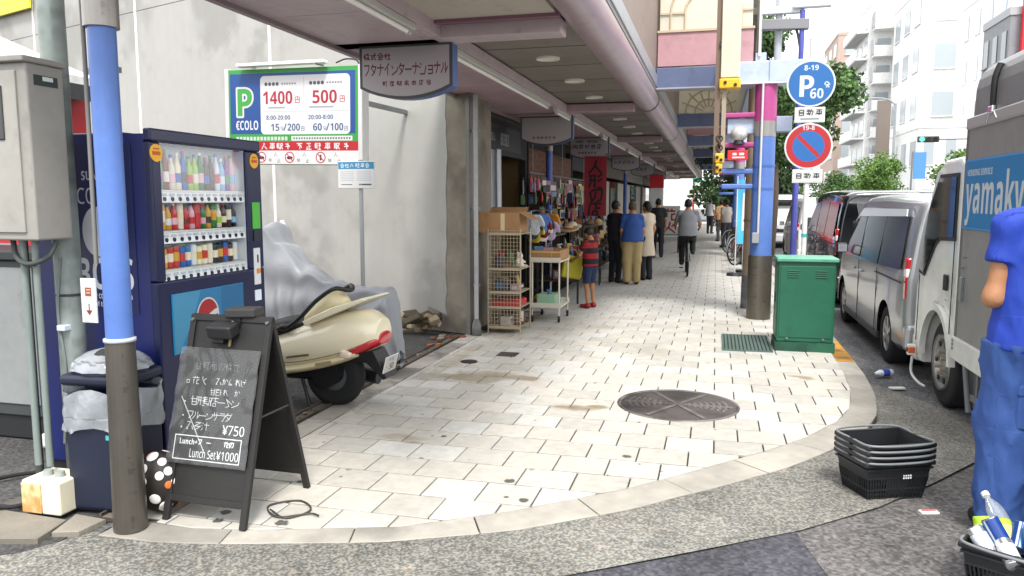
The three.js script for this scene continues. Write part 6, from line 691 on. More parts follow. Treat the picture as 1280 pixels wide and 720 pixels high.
  { const pr = []; for (let i = 0; i <= 20; i++) { const a = Math.PI * i / 20; pr.push([bw / 2 + bw * .5 * Math.sign(Math.cos(a)) * Math.pow(Math.abs(Math.cos(a)), .42), 2.3 + .46 * Math.pow(Math.sin(a), .42)]); } mesh('roof_cover', PR(pr, 3.3, .03, [0, 0, 1.75]), M('#6d6d70', .42, { g: 1, bump: .002 }), t); }
  const sb = mesh('strap', [TU([[-.004, 2.33, .55], [-.006, 2.46, .55], [-.001, 2.55, .55], [.025, 2.63, .55]], .024, 20, 8)], MT.black, t); mesh('strap_buckle', [RB(.03, .05, .09, .01, -.014, 2.33, .55), ST([-.015, 2.31, .5], [-.015, 2.24, .46], .008), ST([-.015, 2.31, .6], [-.015, 2.26, .66], .008)], MT.chrome, sb);
  mesh('latch', [RB(.03, .18, .045, .008, -.012, 1.06, .14), CY(.01, .01, .02, -.01, 1.22, .13, [0, 0, Math.PI / 2], 8)], MT.galv, t); mesh('latch_bolt', CY(.01, .01, .02, -.01, 1.3, .17, [0, 0, Math.PI / 2], 8), MT.galv, t);
  const pn = mesh('blue_panel', B(.006, .5, 2.3, -.004, 1.76, 1.2), M('#1f86c8', .4), t); mesh('panel_print', sheet(2.28, .48, [-.0085, 1.76, 1.2], [0, -Math.PI / 2, 0]), canvas(1824, 384, (x, w, h) => { x.fillStyle = '#1e88cb'; x.fillRect(0, 0, w, h); x.fillStyle = '#dfe5e8'; x.font = 'bold 310px sans-serif'; x.fillText('yamaky', 24, 300, 900); x.font = 'bold 50px sans-serif'; x.fillText('VENDING SERVICE', 30, 85, 430); }), pn, true);
  const nutM = M('#b3aca0', .35, { metalness: .7 });
  // running gear
  for (const [x, z] of [[.17, -.53], [1.6, -.53], [.2, 2.3], [1.55, 2.3]]) { const o = mesh('wheel', LA([[.2, -.1], [.33, -.1], [.37, -.07], [.37, .07], [.33, .1], [.2, .1]], 40, [x, .37, z], [0, 0, Math.PI / 2]), MT.rubber, t); const s = x < .9 ? -1 : 1; mesh('rim', LA([[.0, .02], [.08, .02], [.1, -.02], [.16, -.03], [.2, .03], [.235, .05], [.235, -.05]], 32, [x + s * .07, .37, z], [0, 0, s * -Math.PI / 2]), M('#9c9c9a', .4, { metalness: .5, g: 1 }), o); for (let i = 0; i < 6; i++) { const a = i * Math.PI / 3, b = a + Math.PI / 6; mesh('wheel_nut', CY(.018, .018, .05, x + s * .11, .37 + .09 * Math.cos(a), z + .09 * Math.sin(a), [0, 0, Math.PI / 2], 8), nutM, o); mesh('hand_hole', CY(.024, .024, .012, x + s * .1, .37 + .165 * Math.cos(b), z + .165 * Math.sin(b), [0, 0, Math.PI / 2], 12), MT.black, o); } }
  mesh('chassis', [B(.12, .16, 4.4, .5, .5, 1.1), B(.12, .16, 4.4, 1.28, .5, 1.1), RB(.4, .34, .6, .03, 1.5, .42, 1.0)], MT.black, t); mesh('inner_arch', B(1.5, .5, 1.0, .9, .62, -.5), MT.black, t); mesh('mudflap', RB(.03, .42, .2, .01, .16, .34, -.0), M('#55585a', .6), t); mesh('mud_stay', ST([.1, .5, -.05], [.12, .1, .05], .022), M('#6d7072', .5), t); mesh('side_guard', [RB(.03, .05, 1.5, .01, .03, .3, 1.15), B(.03, .3, .04, .04, .42, .5), B(.03, .3, .04, .04, .42, 1.7)], M('#5b5e60', .5), t);
}
// bicycles
function bicycle(name, label, pos, turn, frame, group, basket = true) {
  const t = thing(name, label, 'bicycle', pos, turn, group), fm = M(frame, .35, { metalness: .3 }); // front at +z
  for (const z of [.54, -.5]) { const w = mesh('wheel', TO(.32, .02, 0, .34, z, [0, Math.PI / 2, 0], 8, 30), MT.rubber, t); const sp = []; for (let i = 0; i < 12; i++) { const a = i * Math.PI / 6; sp.push(ST([0, .34, z], [0, .34 + .31 * Math.cos(a), z + .31 * Math.sin(a)], .0025, 4)); } mesh('spokes', sp, MT.chrome, w); }
  mesh('frame', [ST([0, .3, -.05], [0, .78, .36], .018), ST([0, .3, -.05], [0, .8, -.18], .016), ST([0, .3, -.05], [.05, .34, -.5], .01), ST([0, .3, -.05], [-.05, .34, -.5], .01), ST([0, .72, -.16], [.05, .34, -.5], .009), ST([0, .72, -.16], [-.05, .34, -.5], .009), ST([.05, .34, .54], [.03, .8, .38], .012), ST([-.05, .34, .54], [-.03, .8, .38], .012)], fm, t);
  mesh('handlebar', [ST([0, .78, .38], [0, 1.02, .32], .014), TU([[-.28, 1.02, .08], [-.26, 1.04, .26], [0, 1.02, .33], [.26, 1.04, .26], [.28, 1.02, .08]], .012, 20, 6)], MT.chrome, t); mesh('saddle', SP(.11, 0, .86, -.2, .8, .35, 1.25), MT.black, t); mesh('fender', [tf(new THREE.TorusGeometry(.355, .012, 6, 20, 2.6), [0, .34, -.5], [0, Math.PI / 2, 0])], MT.galv, t); mesh('crank', [CY(.08, .08, .012, .03, .3, -.05, [0, 0, Math.PI / 2]), B(.08, .02, .06, .12, .15, -.05), B(.08, .02, .06, -.12, .45, -.05)], MT.darkmetal, t);
  if (basket) mesh('basket', [0, 1, 2, 3].map((i) => B(.34, .012, .26, 0, .82 + i * .07, .6)).concat([B(.34, .24, .008, 0, .92, .73), B(.34, .24, .008, 0, .92, .47), B(.008, .24, .26, .17, .92, .6), B(.008, .24, .26, -.17, .92, .6)]), M('#5a5c5e', .5), t); return t; }
{ const cs = ['#3b3f46', '#8b2a30', '#41597d', '#b8b8b4', '#2c3a33', '#77787a', '#3d3d52'], ls = ['dark grey', 'maroon', 'slate blue', 'silver', 'dark green', 'mid grey', 'indigo']; for (let i = 0; i < 5; i++) bicycle('parked_bicycle', ls[i] + ' bicycle with a front basket parked at the kerb beyond the tan pole', [.8 - .1 * (i % 2), .0, -20 - i * 1.5], 2.5 + .15 * (i % 3), cs[i], 'bicycles parked along the kerb'); }
bicycle('ridden_bicycle', 'black bicycle ridden away under the arcade', [-.57, 0, -17.0], Math.PI + .06, '#1c1d20', undefined, false);
for (const [i, x, z, c, l] of [[0, .62, -17.0, '#4aa9d0', 'light blue cloth flag on a pole beside the bicycles'], [1, .78, -17.8, '#d0354a', 'red cloth flag on a pole beside the bicycles'], [2, .9, -20.2, '#c8303c', 'second red cloth flag behind the light blue one'], [3, .8, -24.5, '#5a7fc0', 'blue cloth flag farther along the kerb']]) { const t = thing('flag_banner', l, 'flag', [x, 0, z], .3 + i * .2, 'cloth flags along the kerb'); mesh('pole', CY(.012, .012, 2.1, -.2, 1.05, 0, null, 8), MT.white, t); mesh('base', CY(.16, .18, .06, -.2, .03, 0), MT.darkmetal, t); const g = new THREE.PlaneGeometry(.42, 1.35, 8, 16), p = g.attributes.position; for (let k = 0; k < p.count; k++) p.setZ(k, .03 * Math.sin(p.getX(k) * 12 + p.getY(k) * 4)); g.computeVertexNormals(); g.translate(.02, 1.35, 0); mesh('cloth', g, M(c, .8), t); mesh('white_band', (() => { const q = new THREE.PlaneGeometry(.2, .8, 4, 8), pp = q.attributes.position; for (let k = 0; k < pp.count; k++) pp.setZ(k, .03 * Math.sin(pp.getX(k) * 12 + pp.getY(k) * 4) + .006); q.computeVertexNormals(); q.translate(.02, 1.35, 0); return q; })(), M('#d9d9d6', .8), t); }
// ================= people =================
const cloth = (c, b = .004) => M(c, .85, { bumpMap: foldTex, bumpScale: b });
{ // worker in blue with his back to the camera
  const shirt = M('#15379c', .75, { bumpMap: foldTex, bumpScale: .006 }), trou = M('#2a4985', .8, { bumpMap: foldTex, bumpScale: .008 });
  const t = person('worker in royal blue polo shirt and blue cargo trousers standing beside the truck', [1.53, -.03, -4.12], Math.PI + .12, { height: 1.86, wide: 1.06, cell: .011, shirt, trousers: trou, loose: .03, fold: .011, shirtFold: .007, drape: 1, sleeve: .25, hem: -.1, shoes: M('#1b1b1e', .6), pose: { elL: [.225, 1.07, -.01], wrL: [.1, 1.06, .2], elR: [-.215, 1.13, .02], wrR: [-.12, 1.1, .26], hipL: [.1, .92, 0], knL: [.13, .5, .02], anL: [.15, .085, -.03], hipR: [-.1, .92, 0], knR: [-.15, .5, .02], anR: [-.19, .085, -.0], head: [0, 1.49, .03] }, nod: .25 });
  const bp = canvas(512, 160, (x, w, h) => { x.fillStyle = '#15379c'; x.fillRect(0, 0, w, h); x.fillStyle = '#eef0f4'; x.textAlign = 'center'; x.font = 'bold 92px sans-serif'; x.fillText('Suntory', 256, 86, 420); x.font = 'bold 34px sans-serif'; x.fillText('BEVERAGE', 256, 132, 200); x.fillStyle = '#d23a40'; x.fillRect(120, 104, 26, 26); }); bp.color.set('#ffffff'); bp.roughness = .75;
  { const g = new THREE.PlaneGeometry(.26, .08, 14, 4), p = g.attributes.position; g.rotateY(Math.PI); for (let i = 0; i < p.count; i++) { const x = p.getX(i), y = p.getY(i); let z = -.3; while (person.shirtAt(x, y + 1.36, z) > .004 && z < 0) z += .002; p.setXYZ(i, x, y + 1.36, z); } g.computeVertexNormals(); const o = mesh('back_print', g, bp, t, true); }
  const pk = mesh('cargo_pocket', RB(.15, .19, .04, .018, .07, .6, -.088), trou, t); mesh('pocket_flap', RB(.155, .055, .046, .015, .07, .68, -.09), trou, pk); mesh('white_tab', RB(.06, .016, .008, .003, .07, .69, -.114), M('#dfe3ea', .5), pk); mesh('belt', TO(.15, .014, 0, 1.01, 0, [Math.PI / 2, 0, 0], 6, 30), M('#1b2c5c', .6), t).scale.set(1.05, 1, .9);
}
{ const stripe = canvas(64, 512, (x, w, h) => { x.fillStyle = '#b81d2c'; x.fillRect(0, 0, w, h); x.fillStyle = '#17151a'; for (let i = 0; i < 8; i++) x.fillRect(0, i * 128 + 40, w, 64); }, { rough: .85 }); stripe.map.wrapS = stripe.map.wrapT = THREE.RepeatWrapping; stripe.map.repeat.set(1, 1.1);
  person('boy in red and black striped shirt and navy shorts reaching to the stall', [-1.78, 0, -11.3], -Math.PI / 2 - .5, { height: 1.18, cell: .016, shirt: stripe, trousers: cloth('#1b2747'), short: 1, sleeve: .3, hem: -.05, shoes: M('#8c1d22', .6), nod: .35, pose: { elL: [.24, 1.14, .1], wrL: [.17, 1.02, .34], elR: [-.24, 1.14, .08], wrR: [-.17, 1.0, .32], head: [0, 1.49, .03] } }); }
person('man in blue polo shirt and khaki trousers with hands low, back turned', [-1.52, 0, -14.7], Math.PI + .25, { height: 1.56, wide: 1.18, cell: .018, shirt: cloth('#2b4d8f'), trousers: cloth('#a89468'), loose: .02, shoes: M('#3a2a1e', .6), hairMat: M('#54443a', .7) });
person('person in dark clothes standing left of the man in the blue polo', [-1.86, 0, -14.95], Math.PI - .7, { height: 1.57, cell: .02, shirt: cloth('#22252f'), trousers: cloth('#1d2026'), shoes: MT.black });
person('woman in a pale beige dress with long dark hair beside the man in khaki trousers', [-1.33, 0, -15.6], Math.PI + .9, { height: 1.56, cell: .02, shirt: cloth('#c2b49f'), dress: .42, hair: 'long', sleeve: .3, trousers: cloth('#22222a'), shoes: MT.black });
person('man in black shirt and dark trousers walking past the blue post', [-1.53, 0, -21.6], Math.PI + .1, { height: 1.62, cell: .025, shirt: cloth('#17181c'), trousers: cloth('#191b22'), shoes: MT.black, pose: { knL: [.1, .52, .1], anL: [.1, .085, .15], anR: [-.1, .12, -.2], knR: [-.1, .5, -.04] } });
person('person in grey short sleeved shirt and dark trousers riding the bicycle', [-.57, .04, -16.98], Math.PI + .06, { height: 1.6, cell: .02, shirt: cloth('#7d8084'), trousers: cloth('#16171b'), hem: -.08, wide: 1.12, shoes: MT.black, hairMat: M('#141216', .6), pose: { pelvis: [0, .93, -.2], chest: [0, 1.24, -.1], neck: [0, 1.42, -.03], head: [0, 1.45, 0], shL: [.18, 1.36, -.06], shR: [-.18, 1.36, -.06], elL: [.27, 1.12, .02], wrL: [.27, 1.03, .2], elR: [-.27, 1.12, .02], wrR: [-.27, 1.03, .2], hipL: [.09, .9, -.2], knL: [.12, .62, .14], anL: [.12, .26, -.02], hipR: [-.09, .9, -.2], knR: [-.12, .74, .16], anR: [-.12, .52, -.04] } });
const farP = [['person in white top and dark trousers walking far along the bright pavement', -.25, -38, '#c9c9c8', '#2a2b33', 1.62], ['cyclist sized figure in pale shirt near the parked bicycles', .35, -27, '#b8b0a6', '#3a3b44', 1.6], ['person in dark top standing beside the cloth flags', .85, -21.3, '#34343c', '#2b2d38', 1.6], ['person in tan top beyond the parked bicycles', .2, -31, '#b58f6c', '#3c3a42', 1.58]];
for (const [l, x, z, a, b, h] of farP) person(l, [x, 0, z], Math.PI + x * 2, { height: h, cell: .03, shirt: cloth(a), trousers: cloth(b), shoes: MT.black });
// ================= shopping baskets and cans =================
function basketGeo() { const gs = {}; const W = .46, Dp = .34, H = .25, w2 = .38, d2 = .27; const m = (u, v, s) => 0;
  const face = (ax, sgn, cols, solid) => { const l = []; const top = ax ? W : Dp, bot = ax ? w2 : d2, offT = ax ? Dp / 2 : W / 2, offB = ax ? d2 / 2 : w2 / 2; const P = (u, v) => { const wd = mix(bot, top, v) / 2 * u, o = mix(offB, offT, v) * sgn, y = v * H; return ax ? [wd, y, o] : [o, y, wd]; }; const bar = (a, b, t = .008) => { const A = V(...a), Q = V(...b), d = Q.clone().sub(A), g = new THREE.BoxGeometry(t, d.length(), .006); g.applyQuaternion(new THREE.Quaternion().setFromUnitVectors(V(0, 1, 0), d.clone().normalize())); const c = A.add(Q).multiplyScalar(.5); g.translate(c.x, c.y, c.z); return g; };
    for (let i = 0; i <= cols; i++) { const u = -1 + 2 * i / cols; l.push(bar(P(u, 0), P(u, .62))); }
    for (const v of [.02, .3, .62]) { const a = P(-1, v), b = P(1, v), A = V(...a), Q = V(...b), d = Q.clone().sub(A), g = new THREE.BoxGeometry(d.length(), .012, .006); g.applyQuaternion(new THREE.Quaternion().setFromUnitVectors(V(1, 0, 0), d.clone().normalize())); const c = A.add(Q).multiplyScalar(.5); g.translate(c.x, c.y, c.z); l.push(g); }
    const q = [P(-1, .62), P(1, .62), P(1, 1), P(-1, 1)], sg = new THREE.BufferGeometry(), th = q.map((p) => (ax ? [p[0], p[1], p[2] - sgn * .006] : [p[0] - sgn * .006, p[1], p[2]])); const v = [q[0], q[1], q[2], q[0], q[2], q[3], th[0], th[2], th[1], th[0], th[3], th[2]].flat(); sg.setAttribute('position', new THREE.Float32BufferAttribute(v, 3)); sg.computeVertexNormals(); l.push(sg);
    const c0 = [P(-.35, .2), P(.35, .2), P(.35, .62), P(-.35, .62)], pg = new THREE.BufferGeometry(); pg.setAttribute('position', new THREE.Float32BufferAttribute([c0[0], c0[1], c0[2], c0[0], c0[2], c0[3]].flat(), 3)); pg.computeVertexNormals(); l.push(pg); return l; };
  gs.walls = [face(1, 1, 22), face(1, -1, 22), face(0, 1, 16), face(0, -1, 16)]; const fl = []; for (let i = 0; i <= 12; i++) fl.push(B(.008, .006, d2, -w2 / 2 + i * w2 / 12, .004, 0)); for (let i = 0; i <= 8; i++) fl.push(B(w2, .006, .008, 0, .004, -d2 / 2 + i * d2 / 8)); fl.push(B(w2, .004, d2, 0, .002, 0)); gs.floor = fl;
  gs.rim = [RB(W + .03, .03, .022, .008, 0, H, Dp / 2 + .005), RB(W + .03, .03, .022, .008, 0, H, -Dp / 2 - .005), RB(.022, .03, Dp + .03, .008, W / 2 + .005, H, 0), RB(.022, .03, Dp + .03, .008, -W / 2 - .005, H, 0), B(W + .01, .012, .012, 0, H - .035, Dp / 2), B(W + .01, .012, .012, 0, H - .035, -Dp / 2), B(.012, .012, Dp, W / 2, H - .035, 0), B(.012, .012, Dp, -W / 2, H - .035, 0)];
  gs.handle = (s) => { const l = [[-W / 2 - .005, H + .012, s * .02], [-W / 2 + .005, H + .018, s * (Dp / 2 + .012)], [W / 2 - .005, H + .018, s * (Dp / 2 + .012)], [W / 2 + .005, H + .012, s * .02]]; return TU(l, .008, 40, 6); }; return gs; }
{ const bg = basketGeo(), bm = M('#1f2124', .5, { g: 1 }), hm = M('#6f7275', .4); let first; const lab = ['bottom basket of the black shopping basket stack on the rough gutter band', 'second basket up in the black shopping basket stack', 'third basket up in the black shopping basket stack', 'top basket of the black shopping basket stack with grey handles'];
  const make = (label, p, turn, group) => { const t = thing('shopping_basket', label, 'basket', p, turn, group); t.scale.setScalar(.84); bg.walls.forEach((w) => mesh('lattice_wall', w.map((g) => g.clone()), bm, t)); mesh('basket_floor', bg.floor.map((g) => g.clone()), bm, t); mesh('rim', bg.rim.map((g) => g.clone()), bm, t); for (const s of [-1, 1]) mesh('handle', bg.handle(s), hm, t); return t; };
  for (let k = 0; k < 4; k++) { const p = [.94, -.018 + k * .032, -4.52]; if (!k) first = make(lab[0], p, .42, 'stack of black shopping baskets'); else copy(first, p, .42 + .006 * k, lab[k]); }
  for (let i = 0; i < 8; i++) { const x = i % 4, y = (i / 4) | 0; mesh('white_dot', CY(.006, .006, .003, .03 + x * .016, .17 - y * .016, .172, [Math.PI / 2, 0, 0], 8), M('#d5d8da', .5), first); }
  copy(first, [1.27, -.03, -3.45], -.55, 'black shopping basket full of drink cans at the worker feet'); 
  // cans and bottles heaped in it
  const pep = canvas(512, 256, (x, w, h) => { x.fillStyle = '#14469f'; x.fillRect(0, 0, w, h); x.fillStyle = '#3d8fd6'; x.fillRect(300, 0, 60, h); x.fillStyle = '#e9eef5'; x.fillRect(270, 0, 22, h); x.fillRect(368, 0, 22, h); x.beginPath(); x.arc(130, 128, 74, 0, 7); x.fill(); x.fillStyle = '#cf2230'; x.beginPath(); x.arc(130, 128, 64, Math.PI, 0); x.fill(); x.fillStyle = '#14469f'; x.beginPath(); x.arc(130, 150, 60, .2, Math.PI - .2); x.fill(); }, { rough: .3 });
  const cans = [['blue cola can with red and white round mark', -.11, .06, .06, 1, .5], ['blue cola can with pale stripes lying on the heap', .03, .02, .05, 1, .9], ['clear plastic bottle end up at the basket corner', -.14, -.1, .08, 2, 1.2], ['blue drink can behind the striped can', .1, -.06, .05, 1, 1.4], ['lime green can in the basket corner', -.19, -.04, .0, 3, .3], ['silver can under the cola cans', -.04, .12, -.02, 4, .8], ['red topped white bottle cap in the basket', .13, .09, .04, 4, .2], ['blue can against the basket rim', .17, .0, .02, 1, .6], ['lime green packet beside the clear bottle', -.09, -.03, .02, 3, 1.0], ['second silver can deep in the basket', .05, -.12, .0, 4, 1.7], ['white and blue can at the far rim', .0, -.09, .06, 1, 2.2], ['blue cola can standing at the near rim', .1, .12, .02, 1, 2.6], ['silver can beside the lime green can', -.16, .1, .0, 4, .4], ['third blue cola can in the middle of the heap', -.03, -.02, .03, 1, 2.0]];
  cans.forEach(([l, x, z, dy, k, a], i) => { const c = Math.cos(-.55), s = Math.sin(-.55), X = 1.27 + .84 * (x * c + z * s), Z = -3.45 + .84 * (-x * s + z * c); const t = thing(k === 2 ? 'plastic_bottle' : 'drink_can', l + (/basket/.test(l) ? '' : ' in the front basket'), k === 2 ? 'bottle' : 'can', [X, .19 + dy * .7, Z], a); t.rotation.set(-.75 + .3 * Math.sin(i * 2.3), a + i, .5 * Math.cos(i)); const r = .034, H = .125; if (k === 1) { const g = new THREE.CylinderGeometry(r, r, H * .9, 24, 1, true); mesh('can_print', g, pep, t, true); for (const g of [LA([[0, H * .5 - .006], [r * .8, H * .5 - .006], [r * .86, H * .5], [r, H * .45]], 24), LA([[r, -H * .45], [r * .8, -H * .5], [0, -H * .48]], 24)]) mesh('can_end', g, M('#c9ccd0', .25, { metalness: .9 }), t); } else if (k === 2) { mesh('bottle', LA([[0, -.11], [.034, -.11], [.036, .03], [.03, .06], [.013, .1], [.013, .12], [0, .12]], 24), M('#e8eef0', .08, { phys: 1, transmission: .85, thickness: 0 }), t); mesh('cap', CY(.016, .016, .02, 0, .125, 0), MT.white, t); } else { mesh('can_body', LA([[0, -H / 2], [r * .8, -H / 2], [r, -H * .44], [r, H * .44], [r * .85, H / 2], [r * .8, H * .46], [0, H * .46]], 24), k === 3 ? M('#9cc22c', .35) : M('#c4c6c9', .25, { metalness: .85 }), t); mesh('label_band', CY(r * 1.01, r * 1.01, H * .5, 0, 0, 0, null, 24), k === 3 ? M('#d4e26a', .4) : M('#c8cdd4', .4), t); } });
}
{ const o = mesh('litter_wrapper', RB(.09, .012, .05, .005, 1.12, -.015, -4.27, [0, .2, .05]), M('#d8cfcb', .6)); tag(o, 'white and red wrapper lying on the road beside the baskets', 'litter'); const p = mesh('red_edge', RB(.07, .003, .012, .001, 1.12, -.0065, -4.275, [0, .2, .05]), M('#c03a3e', .6), o); 
  const b = thing('dropped_bottle', 'blue labelled plastic bottle lying in the gutter behind the truck wheel', 'bottle', [1.62, -.07, -8.0], .6); mesh('bottle', LA([[0, -.1], [.032, -.1], [.034, .04], [.013, .1], [0, .1]], 16, [0, 0, 0], [0, 0, Math.PI / 2]), M('#cfd6dc', .2), b); mesh('label', CY(.035, .035, .08, .02, 0, 0, [0, 0, Math.PI / 2]), M('#2d3fa0', .5), b);
  tag(mesh('white_scrap', RB(.14, .02, .06, .008, 1.64, -.1, -7.5, [0, .3, 0]), MT.white), 'white plastic scrap in the gutter beside the truck front', 'litter'); }
// ================= trees and street beyond =================
function tree(name, label, p, H, rx, ry, n, cols, seed, group) {
  const q = mulberry(seed), t = thing(name, label, 'tree', p, 0, group), bark = M('#4a3f35', .9, { bump: .006 }), cy = H - ry; const limbs = [];
  mesh('trunk', TU([[0, 0, 0], [.05, cy * .4, .04], [-.04, cy * .8, 0], [.02, cy + ry * .3, .05]], .1 * rx / 1.6, 12, 8), bark, t);
  const cl = []; for (let i = 0; i < 26; i++) { const a = q() * 6.28, e = Math.acos(1 - 2 * q()) - Math.PI / 2, r = .45 + .5 * q(); cl.push([Math.cos(a) * Math.cos(e) * rx * r, cy + Math.sin(e) * ry * r, Math.sin(a) * Math.cos(e) * rx * r, (.28 + .25 * q()) * rx]); }
  for (const c of cl.slice(0, 10)) mesh('limb', TU([[0, cy * .75, 0], [c[0] * .4, (cy * .75 + c[1]) / 2, c[2] * .4], [c[0], c[1], c[2]]], .03 * rx / 1.6, 8, 5), bark, t);
  cols.forEach((col, ci) => { const pos = [], m = Math.round(n / cols.length); for (let i = 0; i < m; i++) { const c = cl[(q() * cl.length) | 0], a = q() * 6.28, e = Math.asin(2 * q() - 1), r = c[3] * Math.pow(q(), .4), x = c[0] + r * Math.cos(a) * Math.cos(e), y = c[1] + r * Math.sin(e) * .8, z = c[2] + r * Math.sin(a) * Math.cos(e), s = (.05 + .06 * q()) * Math.max(1, rx / 1.8), u = V(q() - .5, q() - .5, q() - .5).normalize(), w = V(q() - .5, (q() - .5) * .6, q() - .5).cross(u).normalize(), P = (A, Bq) => [x + u.x * A * s + w.x * Bq * s, y + u.y * A * s + w.y * Bq * s, z + u.z * A * s + w.z * Bq * s]; const p0 = P(-1, 0), p1 = P(0, .55), p2 = P(1, 0), p3 = P(0, -.55); pos.push(...p0, ...p1, ...p2, ...p0, ...p2, ...p3); } const g = new THREE.BufferGeometry(); g.setAttribute('position', new THREE.Float32BufferAttribute(pos, 3)); g.computeVertexNormals(); const o = mesh('crown', g, M(col, .8), t); });
  return t; }
tree('street_tree', 'tall dark leafy street tree behind the round traffic signs', [1.65, -.1, -24.5], 7.0, 1.85, 2.5, 22000, ['#3f5a2c', '#4c6b33', '#2f4523', '#45632f'], 3);
tree('street_tree', 'dark street tree behind the big blue column', [1.35, -.1, -32], 6.2, 2.2, 2.4, 11000, ['#2f4523', '#3a5229', '#263a1d'], 4);
tree('street_tree', 'dark green tree closing the end of the arcade view', [.9, -.1, -50], 6.5, 3.2, 3.0, 11000, ['#33502a', '#29401f', '#45632f'], 5);
tree('round_tree', 'round bright green tree across the road before the white tower', [9.8, -.1, -52], 4.4, 1.75, 1.6, 9000, ['#5a7a35', '#6b8b42', '#466529'], 6);
tree('round_tree', 'dark green round tree left of the bright round one', [8.2, -.1, -56], 3.4, 1.5, 1.4, 6000, ['#3e5a2c', '#4a6a33'], 7);
tree('round_tree', 'green tree across the road beside the truck cab', [12.4, -.1, -42], 4.6, 1.9, 1.5, 8000, ['#5a7a38', '#4a682d', '#6b8b44'], 8);
tree('round_tree', 'far green tree beyond the parked vans', [6.6, -.1, -66], 4.2, 1.8, 1.6, 5000, ['#4d6b35', '#3d5829'], 12);
// buildings across the road; local front faces -x (towards the road), length along z
const wht = M('#efefed', .75, { g: 1 }), winM = M('#a3abb0', .2), grw = M('#b9b9b8', .8, { g: 1 });
function block(name, label, p, w, h, d, wall, fl, cols, o = {}) { const t = thing(name, label, 'building', p); mesh('wall', B(w, h, d, w / 2, h / 2, 0), wall, t); mesh('parapet', B(w + .1, .35, d + .1, w / 2, h + .15, 0), o.trim || wall, t);
  const fh = h / fl; for (let f = 0; f < fl; f++) { for (let c = 0; c < cols; c++) { const z = -d / 2 + (c + .5) * d / cols, y = f * fh + fh * .5, ww = o.ww || d / cols * .5; const wd = mesh('window', B(.06, fh * .5, ww, -.01, y, z), o.win || winM, t); mesh('sill', B(.14, .07, ww + .15, -.05, y - fh * .27, z), o.trim || wht, wd); }
    if (o.front) for (let c = 0; c < o.front; c++) { const x = (c + .5) * w / o.front, y = f * fh + fh * .5, ww = w / o.front * .45; const wd = mesh('window', B(ww, fh * .5, .06, x, y, d / 2 + .01), o.win || winM, t); mesh('sill', B(ww + .15, .07, .14, x, y - fh * .27, d / 2 + .05), o.trim || wht, wd); }
    if (o.balc) { const b = mesh('balcony', [B(1.1, .16, d * .9, -.55, f * fh + .1, 0), B(.08, .9, d * .9, -1.1, f * fh + .55, 0)], wht, t); mesh('soffit', B(1.0, .03, d * .88, -.5, f * fh - .0, 0), grw, b); if (o.balcF) { const b2 = mesh('balcony', [B(w * .5, .16, 1.3, w * .3, f * fh + .1, d / 2 + .65), B(w * .5, 1.0, .08, w * .3, f * fh + .55, d / 2 + 1.3)], wht, t); mesh('screen', B(.1, fh * .6, 1.2, w * .05, f * fh + fh * .4, d / 2 + .6), grw, b2); } } }
  return t; }
block('brick_apartment', 'reddish brown brick apartment block behind the traffic signs', [13.4, -.1, -106], 9, 21, 12, M('#b9a498', .85, { g: 1 }), 7, 3, { front: 3 });
block('white_tower', 'tall white apartment tower with stepped balconies across the road', [14.0, -.1, -88], 5.4, 20.5, 9, wht, 8, 3, { balc: 1, balcF: 1, front: 2 });
block('white_office', 'broad white office block across the road beside the tower', [15.8, -.1, -76], 14, 19, 11, wht, 5, 3, { front: 4 });
block('low_white_shop', 'low white shop house with grey upper windows across the road', [13.0, -.1, -63], 4, 6.5, 11, wht, 2, 4, { front: 3 });
block('white_flats', 'white flats with paired small windows across the road', [17.2, -.1, -60], 9, 15.5, 10, wht, 5, 4, { front: 3, ww: .9 });
{ const t = block('grey_sign_building', 'grey building with tall red lettered sign across the road', [12.6, -.1, -42.1], 9, 10, 3.6, M('#85878b', .7, { g: 1 }), 4, 3, { front: 3, win: M('#5d666c', .2), trim: M('#9b9da0', .7) }); mesh('red_sign', B(2.2, 6, .3, 1.5, 9.4, 2.05), M('#c9202e', .5), t); mesh('sign_print', sheet(2.0, 5.8, [1.5, 9.4, 2.205]), canvas(200, 580, (x, w, h) => { x.fillStyle = '#c9202e'; x.fillRect(0, 0, w, h); x.fillStyle = '#e48aa4'; x.fillRect(0, 0, w, 110); x.strokeStyle = '#f4ece8'; jtext(x, '和村店', 35, 130, 130, 142, 16, true); }), t, true); }
{ const t = thing('brown_sign_tower', 'tall narrow brown sign board beside the street lamp across the road', 'sign', [12.0, -.1, -64]); mesh('board', B(.9, 6.2, .4, 0, 6.0, 0), M('#6f655e', .7), t); mesh('post', B(.25, 3, .25, 0, 1.5, 0), MT.darkmetal, t); }
{ const t = thing('blue_street_banner', 'blue vertical banner sign near the traffic light', 'sign', [12.6, -.1, -55]); mesh('banner', B(.7, 1.7, .12, 0, 3.9, 0), M('#4d86c6', .6), t); mesh('post', CY(.06, .06, 4.8, -.45, 2.4, 0), MT.galv, t); }
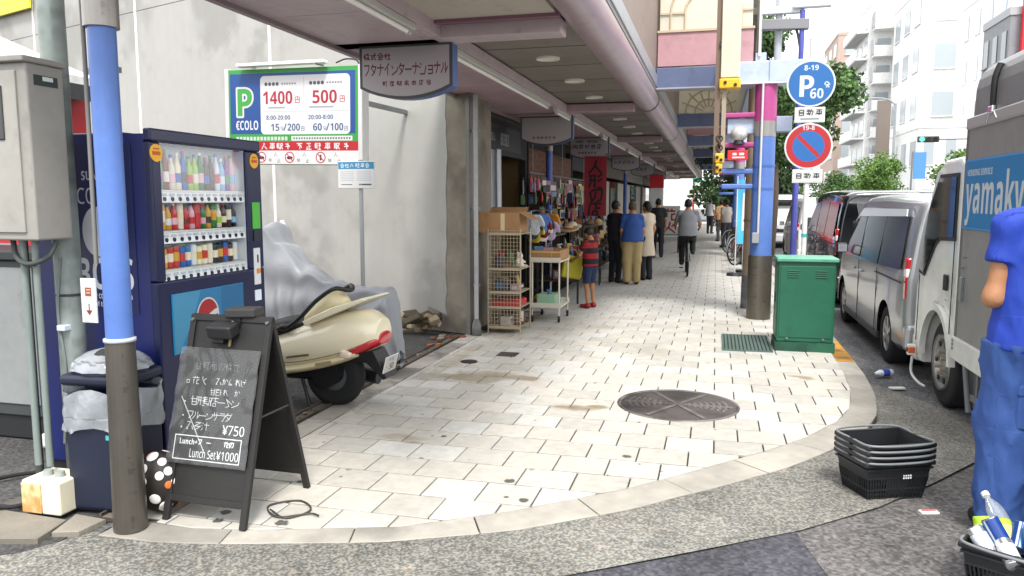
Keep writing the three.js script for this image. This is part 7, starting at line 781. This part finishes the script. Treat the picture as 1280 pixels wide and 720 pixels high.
{ const t = thing('traffic_light', 'horizontal traffic light with green lamp over the far road', 'traffic light', [15, -.1, -50]); mesh('mast', CY(.08, .1, 6.2, 0, 3.1, 0), MT.galv, t); mesh('arm', CY(.05, .05, 3.6, -1.8, 5.2, 0, [0, 0, Math.PI / 2]), MT.galv, t); mesh('signal_box', RB(1.15, .36, .2, .06, -3.2, 5.2, .1), M('#3a3f3d', .5), t); ['#57d6b0', '#2a2a1c', '#2a1c1c'].forEach((c, i) => mesh('signal_lens', CY(.13, .13, .05, -3.55 + i * .35, 5.2, .22, [Math.PI / 2, 0, 0]), i ? M(c, .3) : M(c, .3, { emissive: new THREE.Color('#39c79a'), emissiveIntensity: .9 }), t)); }
{ const t = thing('street_lamp', 'tall grey street lamp with long arm across the road', 'street lamp', [11.6, -.1, -58]); mesh('pole', CY(.07, .1, 8.2, 0, 4.1, 0), M('#8b8e92', .5), t); mesh('arm', TU([[0, 8.1, 0], [-.6, 8.5, 0], [-2.2, 8.6, 0]], .05), M('#8b8e92', .5), t); mesh('lamp_head', RB(.6, .1, .2, .03, -2.4, 8.58, 0), M('#b3b6b8', .4), t); }
struct('far_pavement', B(6, .16, 160, 14.6, -.16, -85), MT.concrete);
{ const t = thing('end_building', 'pale building closing the street beyond the trees', 'building', [-1, -.1, -150]); mesh('wall', B(24, 14, 8, 0, 7, 0), wht, t); for (let f = 0; f < 4; f++) for (let c = 0; c < 7; c++) { const w = mesh('window', B(1.6, 1.5, .06, -9 + c * 3, 2 + f * 3.2, 4.02), winM, t); mesh('sill', B(1.8, .08, .15, -9 + c * 3, 1.2 + f * 3.2, 4.06), wht, w); } }
// road lines
{ const lm = M('#d9d8d2', .8, { g: dirty }); for (let i = 0; i < 9; i++) { const o = struct('lane_line', B(.14, .004, 5, 5.4, -.114, -18 - i * 10), lm); } struct('edge_line', B(.14, .004, 90, 3.9, -.114, -60), lm); }
scene.traverse((o) => { if (o.isMesh) { o.castShadow = true; o.receiveShadow = true; } });
renderer.render(scene, camera);
